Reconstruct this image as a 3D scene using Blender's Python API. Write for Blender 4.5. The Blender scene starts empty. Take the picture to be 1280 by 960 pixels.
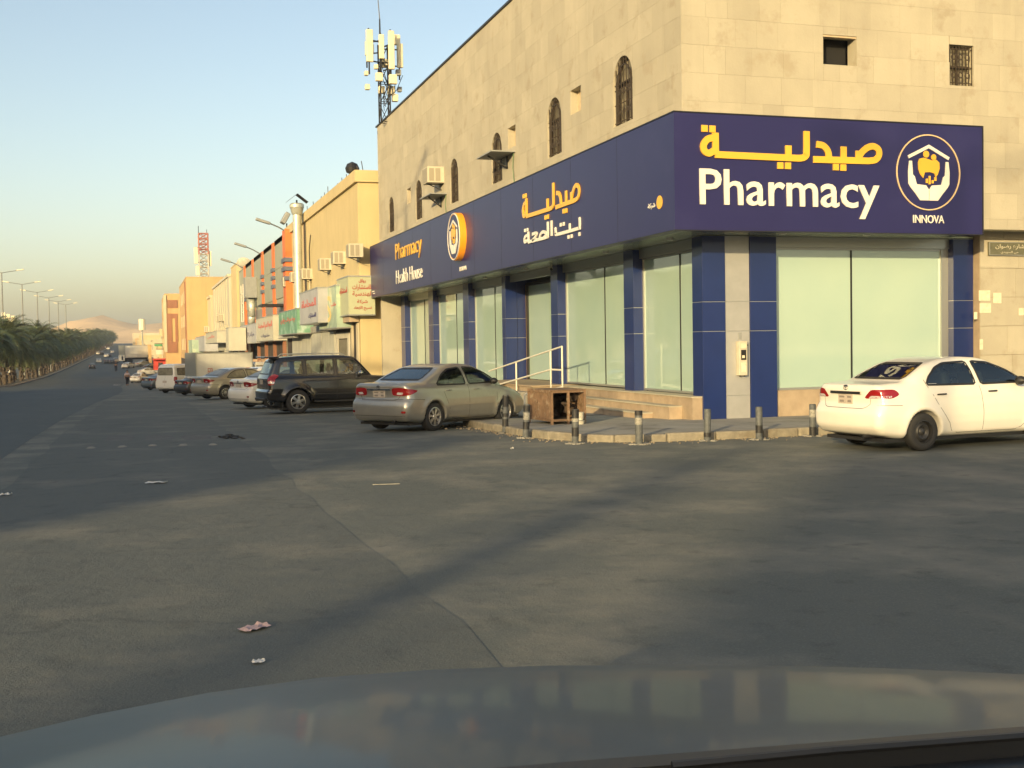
import bpy, bmesh, math, random
import numpy as np
from mathutils import Vector, Matrix
random.seed(11)
SC = bpy.context.scene
COL = SC.collection
PI = math.pi
# ------------------------------------------------------------------ camera
CAM = dict(yaw=0.30845305, pitch=-0.03448537, roll=-0.01611230, f=1454.5, h=1.79)
def _basis(yaw, pitch, roll):
    f = np.array([math.sin(yaw)*math.cos(pitch), math.cos(yaw)*math.cos(pitch), math.sin(pitch)])
    r = np.array([math.cos(yaw), -math.sin(yaw), 0.0]); u = np.cross(r, f)
    return f, r*math.cos(roll)+u*math.sin(roll), -r*math.sin(roll)+u*math.cos(roll)
CF, CR, CU = _basis(CAM['yaw'], CAM['pitch'], CAM['roll'])
cd = bpy.data.cameras.new('camera'); cam = bpy.data.objects.new('camera', cd); COL.objects.link(cam)
cd.sensor_width = 36; cd.lens = CAM['f']*36/1280; cd.clip_start = 0.05; cd.clip_end = 8000
M = Matrix(((CR[0], CU[0], -CF[0], 0), (CR[1], CU[1], -CF[1], 0), (CR[2], CU[2], -CF[2], CAM['h']), (0, 0, 0, 1)))
cam.matrix_world = M
SC.camera = cam
# ------------------------------------------------------------------ light
SUN_AZ = math.radians(180+40); SUN_EL = math.radians(12)
w = bpy.data.worlds.new('World'); SC.world = w; w.use_nodes = True
nt = w.node_tree; bg = nt.nodes['Background']
sky = nt.nodes.new('ShaderNodeTexSky'); sky.sky_type = 'NISHITA'; sky.sun_disc = False
sky.sun_elevation = SUN_EL; sky.sun_rotation = SUN_AZ
sky.altitude = 600; sky.air_density = 1.0; sky.dust_density = 3.7; sky.ozone_density = 0.0
nt.links.new(sky.outputs[0], bg.inputs[0]); bg.inputs[1].default_value = 0.142
sl = bpy.data.lights.new('sun', 'SUN'); so = bpy.data.objects.new('sun', sl); COL.objects.link(so)
sl.energy = 4.1; sl.angle = math.radians(0.6); sl.color = (1.0, 0.755, 0.39)
sd = Vector((math.sin(SUN_AZ)*math.cos(SUN_EL), math.cos(SUN_AZ)*math.cos(SUN_EL), math.sin(SUN_EL)))
so.rotation_euler = sd.to_track_quat('Z', 'Y').to_euler()
SC.view_settings.view_transform = 'Standard'; SC.view_settings.look = 'None'
SC.view_settings.exposure = 0.70; SC.view_settings.gamma = 1.0
SC.cycles.max_bounces = 6; SC.cycles.transparent_max_bounces = 12
# ------------------------------------------------------------------ terrain profile and sight helpers
GY = [-600, 20, 36, 58, 140, 195, 260, 320, 480, 1050, 3000]
GZ = [0, 0, -.27, -.65, -2.4, -3.5, -3.6, -3.1, -1, 7.5, 9.0]
def g(y): return float(np.interp(y, GY, GZ))
OR = np.array([0, 0, CAM['h']])
def ray(x, y): return CF + CR*(x-640)/CAM['f'] - CU*(y-480)/CAM['f']
def onX(x, y, X): d = ray(x, y); return OR + d*(X/d[0])
def onY(x, y, Y): d = ray(x, y); return OR + d*(Y/d[1])
def onZ(x, y, Z=0.0): d = ray(x, y); return OR + d*((Z-CAM['h'])/d[2])
def onG(x, y):
    d = ray(x, y); t = 1.0
    while t < 3000:
        P = OR + d*t
        if P[2] <= g(P[1]): return P
        t *= 1.0007
    return P
# ------------------------------------------------------------------ materials
def mat(name, col, rough=.6, metal=0.0, var=0.0, vs=3.0, bump=0.0, bs=40.0, rnd=0.0, coat=0.0, emis=None,
        col2=None, c2s=1.0, c2t=.55, pos=True, spec=None, streak=0.0, vstretch=None):
    m = bpy.data.materials.new(name); m.use_nodes = True
    n = m.node_tree.nodes; L = m.node_tree.links; b = n['Principled BSDF']
    b.inputs['Roughness'].default_value = rough; b.inputs['Metallic'].default_value = metal
    b.inputs['Base Color'].default_value = (*col, 1)
    if coat: b.inputs['Coat Weight'].default_value = coat; b.inputs['Coat Roughness'].default_value = .08
    if spec is not None: b.inputs['Specular IOR Level'].default_value = spec
    if emis: b.inputs['Emission Color'].default_value = (*emis[:3], 1); b.inputs['Emission Strength'].default_value = emis[3]
    if not (var or bump or rnd or col2 or streak): return m
    if pos: cn = n.new('ShaderNodeNewGeometry').outputs['Position']
    else: cn = n.new('ShaderNodeTexCoord').outputs['Object']
    cur = None
    def noise(scale, det=5, sock=None, ro=.6):
        t = n.new('ShaderNodeTexNoise'); t.inputs['Scale'].default_value = scale; t.inputs['Detail'].default_value = det
        t.inputs['Roughness'].default_value = ro
        L.new(sock or cn, t.inputs['Vector']); return t.outputs['Fac']
    def mixc(fac, a, c):
        mx = n.new('ShaderNodeMix'); mx.data_type = 'RGBA'
        L.new(fac, mx.inputs['Factor'])
        for s, v in ((mx.inputs[6], a), (mx.inputs[7], c)):
            if isinstance(v, tuple): s.default_value = (*v[:3], 1)
            else: L.new(v, s)
        return mx.outputs[2]
    sock = cn
    if vstretch:
        mp = n.new('ShaderNodeMapping'); mp.inputs['Scale'].default_value = vstretch; L.new(cn, mp.inputs['Vector']); sock = mp.outputs[0]
    base = col
    if var:
        r = n.new('ShaderNodeMapRange'); r.inputs['From Min'].default_value = .3; r.inputs['From Max'].default_value = .7
        L.new(noise(vs, 6, sock), r.inputs['Value'])
        cur = mixc(r.outputs[0], tuple(c*(1-var) for c in col), tuple(min(1, c*(1+var)) for c in col))
    if col2:
        r = n.new('ShaderNodeMapRange'); r.inputs['From Min'].default_value = c2t; r.inputs['From Max'].default_value = c2t+.12
        L.new(noise(c2s, 8, sock, .65), r.inputs['Value'])
        cur = mixc(r.outputs[0], cur or col, col2)
    if streak:
        mp = n.new('ShaderNodeMapping'); mp.inputs['Scale'].default_value = (2.2, 2.2, .16); L.new(cn, mp.inputs['Vector'])
        r = n.new('ShaderNodeMapRange'); r.inputs['From Min'].default_value = .5; r.inputs['From Max'].default_value = .78
        r.inputs['To Max'].default_value = streak
        L.new(noise(1.0, 5, mp.outputs[0]), r.inputs['Value'])
        cur = mixc(r.outputs[0], cur or col, tuple(c*.45 for c in col))
    if rnd:
        oi = n.new('ShaderNodeObjectInfo'); ge = n.new('ShaderNodeNewGeometry')
        ad = n.new('ShaderNodeMath'); ad.operation = 'ADD'; L.new(oi.outputs['Random'], ad.inputs[0]); L.new(ge.outputs['Random Per Island'], ad.inputs[1])
        fr = n.new('ShaderNodeMath'); fr.operation = 'FRACT'; L.new(ad.outputs[0], fr.inputs[0])
        r = n.new('ShaderNodeMapRange'); r.inputs['To Min'].default_value = 1-rnd; r.inputs['To Max'].default_value = 1+rnd
        L.new(fr.outputs[0], r.inputs['Value'])
        hs = n.new('ShaderNodeHueSaturation'); L.new(r.outputs[0], hs.inputs['Value'])
        if cur is not None: L.new(cur, hs.inputs['Color'])
        else: hs.inputs['Color'].default_value = (*col, 1)
        cur = hs.outputs[0]
    if cur is not None: L.new(cur, b.inputs['Base Color'])
    if bump:
        bp = n.new('ShaderNodeBump'); bp.inputs['Strength'].default_value = bump; bp.inputs['Distance'].default_value = .02
        L.new(noise(bs, 6), bp.inputs['Height']); L.new(bp.outputs[0], b.inputs['Normal'])
    return m
def glassmat(name, tint, rough=.02, fac=.35):
    m = bpy.data.materials.new(name); m.use_nodes = True; n = m.node_tree.nodes; L = m.node_tree.links
    n.remove(n['Principled BSDF'])
    gl = n.new('ShaderNodeBsdfGlossy'); gl.inputs['Roughness'].default_value = rough; gl.inputs['Color'].default_value = (.9, .95, .95, 1)
    tr = n.new('ShaderNodeBsdfTransparent'); tr.inputs['Color'].default_value = (*tint, 1)
    lw = n.new('ShaderNodeFresnel'); lw.inputs['IOR'].default_value = 1.5
    ma = n.new('ShaderNodeMath'); ma.operation = 'MULTIPLY_ADD'; ma.inputs[1].default_value = 1.0; ma.inputs[2].default_value = fac*.25
    L.new(lw.outputs[0], ma.inputs[0])
    mx = n.new('ShaderNodeMixShader'); L.new(ma.outputs[0], mx.inputs[0]); L.new(tr.outputs[0], mx.inputs[1]); L.new(gl.outputs[0], mx.inputs[2])
    L.new(mx.outputs[0], n['Material Output'].inputs['Surface']); return m

MT = {}
MT['stone'] = mat('limestone_cladding', (.395, .362, .272), .75, var=.085, vs=.8, bump=.14, bs=22, rnd=.065, col2=(.345, .305, .22), c2s=1.5, c2t=.55, streak=.16)
MT['stone2'] = mat('tan_plinth_stone', (.34, .265, .18), .7, var=.16, vs=3.5, bump=.15, bs=30, rnd=.07, col2=(.36, .27, .18), c2s=1.7, c2t=.58)
MT['joint'] = mat('mortar_joint', (.34, .28, .20), .9)
MT['blue'] = mat('blue_aluminium_cladding', (.010, .024, .115), .30, metal=.0, var=.08, vs=2, coat=.25)
MT['sign'] = mat('navy_sign_sheet', (.015, .013, .082), .42, var=.05, vs=.8, coat=.15, col2=(.019, .017, .09), c2s=.6)
MT['silver'] = mat('silver_composite_panel', (.42, .42, .40), .38, metal=.35, var=.08, vs=2.5)
MT['alu'] = mat('aluminium_frame', (.45, .46, .43), .35, metal=.7)
MT['soffit'] = mat('soffit_panel', (.40, .45, .36), .22, metal=.45, var=.1, vs=2, rnd=.1)
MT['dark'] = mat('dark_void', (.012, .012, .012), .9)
MT['darkmetal'] = mat('dark_metal', (.035, .035, .037), .45, metal=.5)
MT['yellow'] = mat('yellow_letter_acrylic', (.74, .42, .035), .4, coat=.2)
MT['white'] = mat('white_letter_acrylic', (.72, .70, .62), .4, coat=.2)
MT['orange'] = mat('orange_logo_side', (.85, .33, .02), .4, emis=(1.0, .35, .02, .05))
MT['ring'] = mat('pale_gold_ring_vinyl', (.62, .47, .27), .45)
MT['conc'] = mat('weathered_concrete', (.27, .26, .225), .9, var=.2, vs=1.6, bump=.3, bs=18, col2=(.16, .15, .125), c2s=.8, c2t=.52)
MT['kerb'] = mat('kerb_concrete', (.245, .22, .165), .9, var=.25, vs=6, bump=.5, bs=22, col2=(.20, .17, .12), c2s=2.5, c2t=.55, rnd=.12)
MT['whitepaint'] = mat('white_painted_steel', (.66, .63, .52), .45, var=.12, vs=8)
MT['rust'] = mat('rusty_steel', (.17, .105, .06), .85, var=.35, vs=9, bump=.3, bs=60, col2=(.30, .25, .18), c2s=5, c2t=.55)
MT['iron'] = mat('window_ironwork', (.06, .045, .03), .6, metal=.3)
MT['winpane'] = mat('dusty_window_glass', (.20, .18, .125), .3, var=.5, vs=4, spec=.6)
MT['ac'] = mat('air_conditioner_cream', (.50, .46, .35), .55, var=.08, vs=6)
MT['acgrill'] = mat('air_conditioner_grille', (.30, .27, .20), .6)
MT['rubber'] = mat('tyre_rubber', (.022, .022, .022), .8, bump=.1, bs=60)
MT['rim'] = mat('alloy_rim', (.55, .55, .55), .28, metal=.85)
MT['steelrim'] = mat('black_steel_rim', (.035, .035, .035), .5, metal=.3)
MT['blackplastic'] = mat('black_trim_plastic', (.018, .018, .018), .5)
MT['chrome'] = mat('chrome_trim', (.7, .7, .7), .12, metal=1.0)
MT['seat'] = mat('beige_seat_fabric', (.17, .155, .13), .9)
MT['carglass'] = glassmat('car_window_glass', (.52, .60, .55))
MT['darkglass'] = glassmat('dark_car_window_glass', (.12, .13, .13))
MT['red'] = mat('red_lamp_lens', (.24, .010, .010), .12, coat=.6)
MT['clearlens'] = mat('clear_lamp_lens', (.72, .70, .68), .1, metal=.3, coat=.6)
MT['platechar'] = mat('faded_plate_characters', (.22, .19, .16), .6)
MT['plate'] = mat('number_plate', (.46, .40, .33), .5, var=.15, vs=30)
MT['frond'] = mat('palm_frond_green', (.075, .10, .042), .6, rnd=.35, var=.3, vs=.6, col2=(.17, .15, .07), c2s=.4, c2t=.56)
MT['trunk'] = mat('palm_trunk_bark', (.06, .048, .036), .95, var=.35, vs=3, bump=.8, bs=8)
MT['lamp'] = mat('galvanised_lamp_post', (.20, .21, .20), .5, metal=.5)
MT['greypaint'] = mat('grey_painted_metal', (.25, .26, .25), .55, var=.1, vs=3)

# ------------------------------------------------------------------ object helpers
def tag(o, label=None, cat=None, group=None, kind=None):
    if label: o['label'] = label
    if cat: o['category'] = cat
    if group: o['group'] = group
    if kind: o['kind'] = kind
    return o
def thing(name, label, cat, loc=(0, 0, 0), rz=0.0, group=None):
    o = bpy.data.objects.new(name, None); COL.objects.link(o); o.empty_display_size = .2
    o.location = [float(c) for c in loc]; o.rotation_euler = (0, 0, rz)
    return tag(o, label, cat, group)
class MB:
    def __init__(s): s.v = []; s.f = []
    def add(s, vs, fs):
        k = len(s.v); s.v += [tuple(float(c) for c in v) for v in vs]; s.f += [tuple(i+k for i in f) for f in fs]; return s
    def box(s, x0, x1, y0, y1, z0, z1):
        x0, x1 = min(x0, x1), max(x0, x1); y0, y1 = min(y0, y1), max(y0, y1); z0, z1 = min(z0, z1), max(z0, z1)
        return s.add([(x0, y0, z0), (x1, y0, z0), (x1, y1, z0), (x0, y1, z0), (x0, y0, z1), (x1, y0, z1), (x1, y1, z1), (x0, y1, z1)],
                     [(3, 2, 1, 0), (4, 5, 6, 7), (0, 1, 5, 4), (1, 2, 6, 5), (2, 3, 7, 6), (3, 0, 4, 7)])
    def obox(s, c, dx, dy, dz, R):
        vs = []
        for z in (-1, 1):
            for x, y in ((-1, -1), (1, -1), (1, 1), (-1, 1)):
                vs.append(Vector(c)+R @ Vector((x*dx/2, y*dy/2, z*dz/2)))
        return s.add(vs, [(3, 2, 1, 0), (4, 5, 6, 7), (0, 1, 5, 4), (1, 2, 6, 5), (2, 3, 7, 6), (3, 0, 4, 7)])
    def bar(s, p0, p1, w, h=None):
        p0, p1 = Vector(p0), Vector(p1); d = p1-p0; R = d.to_track_quat('X', 'Z').to_matrix()
        return s.obox((p0+p1)/2, d.length, w, h or w, R)
    def cyl(s, p0, p1, r0, r1=None, n=10, cap=True):
        r1 = r0 if r1 is None else r1
        p0, p1 = Vector(p0), Vector(p1); R = (p1-p0).to_track_quat('Z', 'Y').to_matrix(); vs = []
        for p, r in ((p0, r0), (p1, r1)):
            for i in range(n): a = 2*PI*i/n; vs.append(p+R @ Vector((r*math.cos(a), r*math.sin(a), 0)))
        fs = [(i, (i+1) % n, n+(i+1) % n, n+i) for i in range(n)]
        if cap: fs += [tuple(range(n))[::-1], tuple(range(n, 2*n))]
        return s.add(vs, fs)
    def tube(s, pts, r, n=8, r1=None):
        pts = [Vector(p) for p in pts]
        for i in range(len(pts)-1):
            t0 = i/(len(pts)-1); t1 = (i+1)/(len(pts)-1); q = r if r1 is None else r1
            s.cyl(pts[i], pts[i+1], r+(q-r)*t0, r+(q-r)*t1, n)
        return s
    def lathe(s, prof, c, ax='z', n=24):
        vs = []; m = len(prof)
        for i in range(n):
            a = 2*PI*i/n
            for r, h in prof:
                x, y = r*math.cos(a), r*math.sin(a)
                p = {'z': (x, y, h), 'y': (x, h, y), 'x': (h, x, y)}[ax]
                vs.append((c[0]+p[0], c[1]+p[1], c[2]+p[2]))
        fs = [(i*m+j, ((i+1) % n)*m+j, ((i+1) % n)*m+j+1, i*m+j+1) for i in range(n) for j in range(m-1)]
        return s.add(vs, fs)
    def prism(s, poly, fn, t0, t1):
        n = len(poly); vs = [fn(a, b, t0) for a, b in poly]+[fn(a, b, t1) for a, b in poly]
        fs = [tuple(range(n))[::-1], tuple(range(n, 2*n))]+[(i, (i+1) % n, n+(i+1) % n, n+i) for i in range(n)]
        return s.add(vs, fs)
    def grid(s, rows, flip=False):
        nu = len(rows); nv = len(rows[0]); vs = [p for r in rows for p in r]
        fs = [(i*nv+j, (i+1)*nv+j, (i+1)*nv+j+1, i*nv+j+1) for i in range(nu-1) for j in range(nv-1)]
        if flip: fs = [f[::-1] for f in fs]
        return s.add(vs, fs)
    def build(s, name, m=None, parent=None, world=True, smooth=False, fix=True, bevel=0, auto=None):
        me = bpy.data.meshes.new(name)
        off = Vector((0, 0, 0))
        if parent is not None and world:
            off = parent_off(parent)
        me.from_pydata([(v[0]-off[0], v[1]-off[1], v[2]-off[2]) for v in s.v], [], s.f)
        if fix and len(s.f) < 30000:
            bm = bmesh.new(); bm.from_mesh(me); bmesh.ops.recalc_face_normals(bm, faces=bm.faces); bm.to_mesh(me); bm.free()
        me.update()
        if smooth: me.polygons.foreach_set('use_smooth', [True]*len(me.polygons))
        o = bpy.data.objects.new(name, me); COL.objects.link(o)
        if m is not None: me.materials.append(MT[m] if isinstance(m, str) else m)
        if parent is not None: o.parent = parent
        if bevel:
            b = o.modifiers.new('bevel', 'BEVEL'); b.width = bevel; b.segments = 2; b.limit_method = 'ANGLE'
        if auto:
            me.polygons.foreach_set('use_smooth', [True]*len(me.polygons))
            es = o.modifiers.new('edge_split', 'EDGE_SPLIT'); es.split_angle = math.radians(auto)
        return o
def parent_off(p):
    off = Vector((0, 0, 0))
    while p is not None: off += Vector(p.location); p = p.parent
    return off
def copy_tree(o, parent=None, mats=None):
    c = o.copy(); COL.objects.link(c); c.parent = parent
    if mats and c.type == 'MESH':
        for i, sl_ in enumerate(c.material_slots):
            if sl_.material and sl_.material.name in mats:
                new = mats[sl_.material.name]; sl_.link = 'OBJECT'; sl_.material = new
    for ch in [x for x in o.children]: copy_tree(ch, c, mats)
    return c
def del_tree(o):
    for ch in list(o.children): del_tree(ch)
    bpy.data.objects.remove(o)
# ------------------------------------------------------------------ text
AR = {'ا': (0xFE8D, 0xFE8E, 0, 0), 'ب': (0xFE8F, 0xFE90, 0xFE91, 0xFE92), 'ة': (0xFE93, 0xFE94, 0, 0), 'ت': (0xFE95, 0xFE96, 0xFE97, 0xFE98), 'ج': (0xFE9D, 0xFE9E, 0xFE9F, 0xFEA0), 'ح': (0xFEA1, 0xFEA2, 0xFEA3, 0xFEA4), 'د': (0xFEA9, 0xFEAA, 0, 0), 'ر': (0xFEAD, 0xFEAE, 0, 0), 'س': (0xFEB1, 0xFEB2, 0xFEB3, 0xFEB4), 'ش': (0xFEB5, 0xFEB6, 0xFEB7, 0xFEB8), 'ض': (0xFEBD, 0xFEBE, 0xFEBF, 0xFEC0), 'ع': (0xFEC9, 0xFECA, 0xFECB, 0xFECC), 'ف': (0xFED1, 0xFED2, 0xFED3, 0xFED4), 'ق': (0xFED5, 0xFED6, 0xFED7, 0xFED8), 'ك': (0xFED9, 0xFEDA, 0xFEDB, 0xFEDC), 'ل': (0xFEDD, 0xFEDE, 0xFEDF, 0xFEE0), 'م': (0xFEE1, 0xFEE2, 0xFEE3, 0xFEE4), 'ن': (0xFEE5, 0xFEE6, 0xFEE7, 0xFEE8), 'ه': (0xFEE9, 0xFEEA, 0xFEEB, 0xFEEC), 'و': (0xFEED, 0xFEEE, 0, 0), 'ي': (0xFEF1, 0xFEF2, 0xFEF3, 0xFEF4)}
def arabic(s):
    out = []
    for wd in s.split(' '):
        r = []
        for i, c in enumerate(wd):
            if c not in AR: r.append(c); continue
            pv = i > 0 and wd[i-1] in AR and AR[wd[i-1]][2] != 0
            nx = i < len(wd)-1 and wd[i+1] in AR and AR[c][2] != 0
            r.append(chr(AR[c][3 if pv and nx else 1 if pv else 2 if nx else 0]))
        out.append(''.join(reversed(r)))
    return ' '.join(reversed(out))
def textfit(name, body, m, parent, P0, ux, uz, w, h, depth=.02, off=.01, nrm=None):
    """text whose bounding box fills w x h from the lower left point P0; ux, uz unit directions; depth along nrm"""
    c = bpy.data.curves.new(name, 'FONT'); c.body = body; c.offset = off; c.resolution_u = 3; c.extrude = .5
    o = bpy.data.objects.new(name, c); COL.objects.link(o)
    me = bpy.data.meshes.new_from_object(o.evaluated_get(bpy.context.evaluated_depsgraph_get()))
    bpy.data.objects.remove(o); bpy.data.curves.remove(c)
    a = np.zeros(len(me.vertices)*3); me.vertices.foreach_get('co', a); a = a.reshape(-1, 3)
    lo = a.min(0); hi = a.max(0); ux, uz = Vector(ux), Vector(uz); nr = Vector(nrm) if nrm else ux.cross(uz)
    off3 = parent_off(parent) if parent is not None else Vector((0, 0, 0))
    s = (a-lo)/(hi-lo+1e-9)
    co = np.array(P0)-np.array(off3)+np.outer(s[:, 0]*w, ux)+np.outer(s[:, 1]*h, uz)+np.outer(s[:, 2]*depth, nr)
    me.vertices.foreach_set('co', co.ravel()); me.name = name
    me.materials.clear(); me.materials.append(MT[m] if isinstance(m, str) else m); me.update()
    ob = bpy.data.objects.new(name, me); COL.objects.link(ob); ob.parent = parent
    return ob
def catmull(p, n=6):
    if len(p) < 3: return [tuple(q) for q in p]
    p = [np.array(q, float) for q in p]; q = [2*p[0]-p[1]]+p+[2*p[-1]-p[-2]]; out = []
    for i in range(1, len(q)-2):
        for k in range(n):
            t = k/n
            out.append(tuple(.5*((2*q[i])+(-q[i-1]+q[i+1])*t+(2*q[i-1]-5*q[i]+4*q[i+1]-q[i+2])*t*t+(-q[i-1]+3*q[i]-3*q[i+1]+q[i+2])*t**3)))
    out.append(tuple(p[-1])); return out
def ribbon(mb, pts, wd, fn, t0, t1, smooth=True):
    """thick flat stroke with mitred joins; fn(a, b, t) -> point"""
    p = [np.array(q, float) for q in (catmull(pts) if smooth else pts)]; n = len(p); Lf = []; Rt = []
    for i in range(n):
        d0 = p[i]-p[i-1] if i > 0 else p[1]-p[0]; d1 = p[i+1]-p[i] if i < n-1 else d0
        d0 = d0/(np.linalg.norm(d0)+1e-9); d1 = d1/(np.linalg.norm(d1)+1e-9)
        t = d0+d1; t = t/(np.linalg.norm(t)+1e-9); nn = np.array([-t[1], t[0]]); k = wd/2/max(.45, float(np.dot(nn, [-d0[1], d0[0]])))
        Lf.append(p[i]+nn*k); Rt.append(p[i]-nn*k)
    vs = []
    for t in (t0, t1): vs += [fn(q[0], q[1], t) for q in Lf]+[fn(q[0], q[1], t) for q in Rt]
    fs = []
    for i in range(n-1):
        fs += [(i, i+1, n+i+1, n+i), (2*n+i, 3*n+i, 3*n+i+1, 2*n+i+1), (i, 2*n+i, 2*n+i+1, i+1), (n+i, n+i+1, 3*n+i+1, 3*n+i)]
    fs += [(0, n, 3*n, 2*n), (n-1, 3*n-1, 4*n-1, 2*n-1)]
    mb.add(vs, fs)
# ================================================================== GROUND, ROAD, MEDIAN, HILLS
def asphalt(name, c0, c1, dust, dt=.5, cracks=.0):
    m = bpy.data.materials.new(name); m.use_nodes = True; n = m.node_tree.nodes; L = m.node_tree.links; b = n['Principled BSDF']
    ge = n.new('ShaderNodeNewGeometry').outputs['Position']
    def noise(sc, det=8, ro=.62, v=None):
        t = n.new('ShaderNodeTexNoise'); t.inputs['Scale'].default_value = sc; t.inputs['Detail'].default_value = det; t.inputs['Roughness'].default_value = ro
        L.new(v or ge, t.inputs['Vector']); return t.outputs['Fac']
    def mr(v, a, c, lo=0, hi=1):
        r = n.new('ShaderNodeMapRange'); L.new(v, r.inputs['Value'])
        for k, q in zip(('From Min', 'From Max', 'To Min', 'To Max'), (a, c, lo, hi)): r.inputs[k].default_value = q
        return r.outputs[0]
    def mix(f, a, c):
        x = n.new('ShaderNodeMix'); x.data_type = 'RGBA'
        L.new(f, x.inputs['Factor']) if not isinstance(f, float) else setattr(x.inputs['Factor'], 'default_value', f)
        for s, v in ((x.inputs[6], a), (x.inputs[7], c)):
            if isinstance(v, tuple): s.default_value = (*v, 1)
            else: L.new(v, s)
        return x.outputs[2]
    mp = n.new('ShaderNodeMapping'); mp.inputs['Scale'].default_value = (1, .25, 1); L.new(ge, mp.inputs['Vector'])
    base = mix(mr(noise(.35, 8, .6, mp.outputs[0]), .35, .65), c0, c1)
    base = mix(mr(noise(.55), dt, dt+.2), base, dust)
    base = mix(mr(noise(2.6), .56, .70, 0, .55), base, tuple(.55*q for q in c0))
    base = mix(mr(noise(60, 4, .8), .5, .75, 0, .5), base, tuple(min(1, 2.0*q) for q in c1))
    vo = n.new('ShaderNodeTexVoronoi'); vo.feature = 'DISTANCE_TO_EDGE'; vo.inputs['Scale'].default_value = .33
    wp = n.new('ShaderNodeTexNoise'); wp.inputs['Scale'].default_value = 1.4; wp.inputs['Detail'].default_value = 6; L.new(ge, wp.inputs['Vector'])
    va = n.new('ShaderNodeVectorMath'); va.operation = 'MULTIPLY_ADD'; va.inputs[1].default_value = (1.6, 1.6, 0); L.new(wp.outputs['Color'], va.inputs[0]); L.new(ge, va.inputs[2])
    L.new(va.outputs[0], vo.inputs['Vector'])
    ck = mr(vo.outputs['Distance'], .004, .018, 1, 0); pm = mr(noise(.22, 3), .46, .60)
    mu = n.new('ShaderNodeMath'); mu.operation = 'MULTIPLY'; L.new(ck, mu.inputs[0]); L.new(pm, mu.inputs[1])
    m2 = n.new('ShaderNodeMath'); m2.operation = 'MULTIPLY'; L.new(mu.outputs[0], m2.inputs[0]); m2.inputs[1].default_value = cracks
    base = mix(m2.outputs[0], base, tuple(.35*q for q in c0))
    L.new(base, b.inputs['Base Color']); b.inputs['Roughness'].default_value = .82; b.inputs['Specular IOR Level'].default_value = .35
    bp = n.new('ShaderNodeBump'); bp.inputs['Strength'].default_value = .8; bp.inputs['Distance'].default_value = .012
    ad = n.new('ShaderNodeMath'); ad.operation = 'MULTIPLY_ADD'; ad.inputs[1].default_value = 4.0
    L.new(noise(2.2, 6), ad.inputs[0]); L.new(noise(55, 3, .8), ad.inputs[2]); L.new(ad.outputs[0], bp.inputs['Height']); L.new(bp.outputs[0], b.inputs['Normal'])
    return m
MT['sand'] = mat('desert_ground', (.55, .40, .22), .95, var=.15, vs=.02, col2=(.46, .34, .20), c2s=.01, c2t=.5)
MT['asphalt'] = asphalt('dusty_worn_asphalt', (.102, .112, .100), (.130, .138, .122), (.215, .205, .165), .47, .12)
MT['road'] = asphalt('blue_grey_road_asphalt', (.072, .086, .086), (.094, .108, .106), (.125, .130, .116), .58, .1)
MT['patch'] = asphalt('newer_dark_asphalt_patch', (.092, .102, .095), (.116, .124, .112), (.19, .183, .15), .52, .35)
YS = [-300, -120, -60, -30, -10, 0, 5, 10, 15, 20, 24, 28, 32, 36, 42, 50, 58, 70, 85, 100, 120, 140, 165, 195, 225, 260, 290, 320, 360, 400, 440, 480, 550, 650, 750, 900, 1050, 1400, 2600]
def sheet(name, m, xs, ys, dz, kind='structure'):
    mb = MB(); xs = list(xs)
    mb.grid([[((x(y) if callable(x) else x), y, g(y)+dz) for x in xs] for y in ys], flip=True)
    return tag(mb.build(name, m, fix=False), kind=kind)
sheet('ground', 'sand', [-2500, -900, -300, -120, -60, -20, 0, 20, 60, 120, 300, 900, 2500], YS, -.012)
ysn = [y for y in YS if -120 <= y <= 1050]
sheet('car_park_and_side_street', 'asphalt', [-20, -8, 0, 5, 10, 16], [y for y in ysn if y <= 650], -.004)
sheet('side_street', 'asphalt', [15.99, 30, 60, 140], [y for y in ysn if -60 <= y <= 20]+[21.9], -.006)
def lane_edge(y): return 2.3-3.3*min(1, max(0, (y-10)/60))-6*max(0, (y-120)/900)
sheet('road', 'road', [-18.95, -12, lambda y: -1.9-1.5*math.sin(y*.05)*.3-4*max(0, (y-150)/900)], [y for y in ysn if y >= -60], 0.0)
sheet('far_carriageway', 'road', [-44, -30, -23.1], [y for y in ysn if y >= -60], -.002)
# darker asphalt repair strips laid over the old surface
mb = MB()
def strip(x0, x1, y0, y1, dz, jag=.12, n=14):
    rows = []
    rr = random.Random(int(abs(x0*13+y0*7)))
    for i in range(n+1):
        y = y0+(y1-y0)*i/n
        rows.append([(x0+rr.uniform(-jag, jag), y, g(y)+dz), (x1+rr.uniform(-jag, jag), y, g(y)+dz)])
    mb.grid(rows, flip=True)
strip(-1.75, 1.9, -6, 60, .0012, .07, 60)
tag(mb.build('asphalt_patches', 'patch', fix=False), kind='structure')
# hills on the horizon
from mathutils import noise as MN
rows = []
for i in range(26):
    y = 1120+i*45; r = []
    for j in range(90):
        x = -1300+j*34
        prof = 17*math.exp(-((x+66)/46)**2)+21*math.exp(-((x-45)/110)**2)+9*math.exp(-((x+330)/210)**2)+20*math.exp(-((x-330)/260)**2)
        t = min(1, max(0, (i-.2)/7)); t = t*t*(3-2*t)
        h = prof*t*(.92+.45*MN.fractal(Vector((x*.008, y*.006, 2.0)), 1, 2, 5))+4*t*MN.fractal(Vector((x*.03, y*.03, 7.0)), 1, 2, 4)
        r.append((x, y, g(y)+max(-1, h)))
    rows.append(r)
MT['hill'] = mat('ochre_rock_hillside', (.72, .50, .26), .95, var=.16, vs=.03, bump=1.0, bs=.12, col2=(.56, .38, .20), c2s=.02, c2t=.52)
mb = MB(); mb.grid(rows, flip=True); tag(mb.build('hills', 'hill', fix=False, smooth=True), kind='structure')
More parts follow.
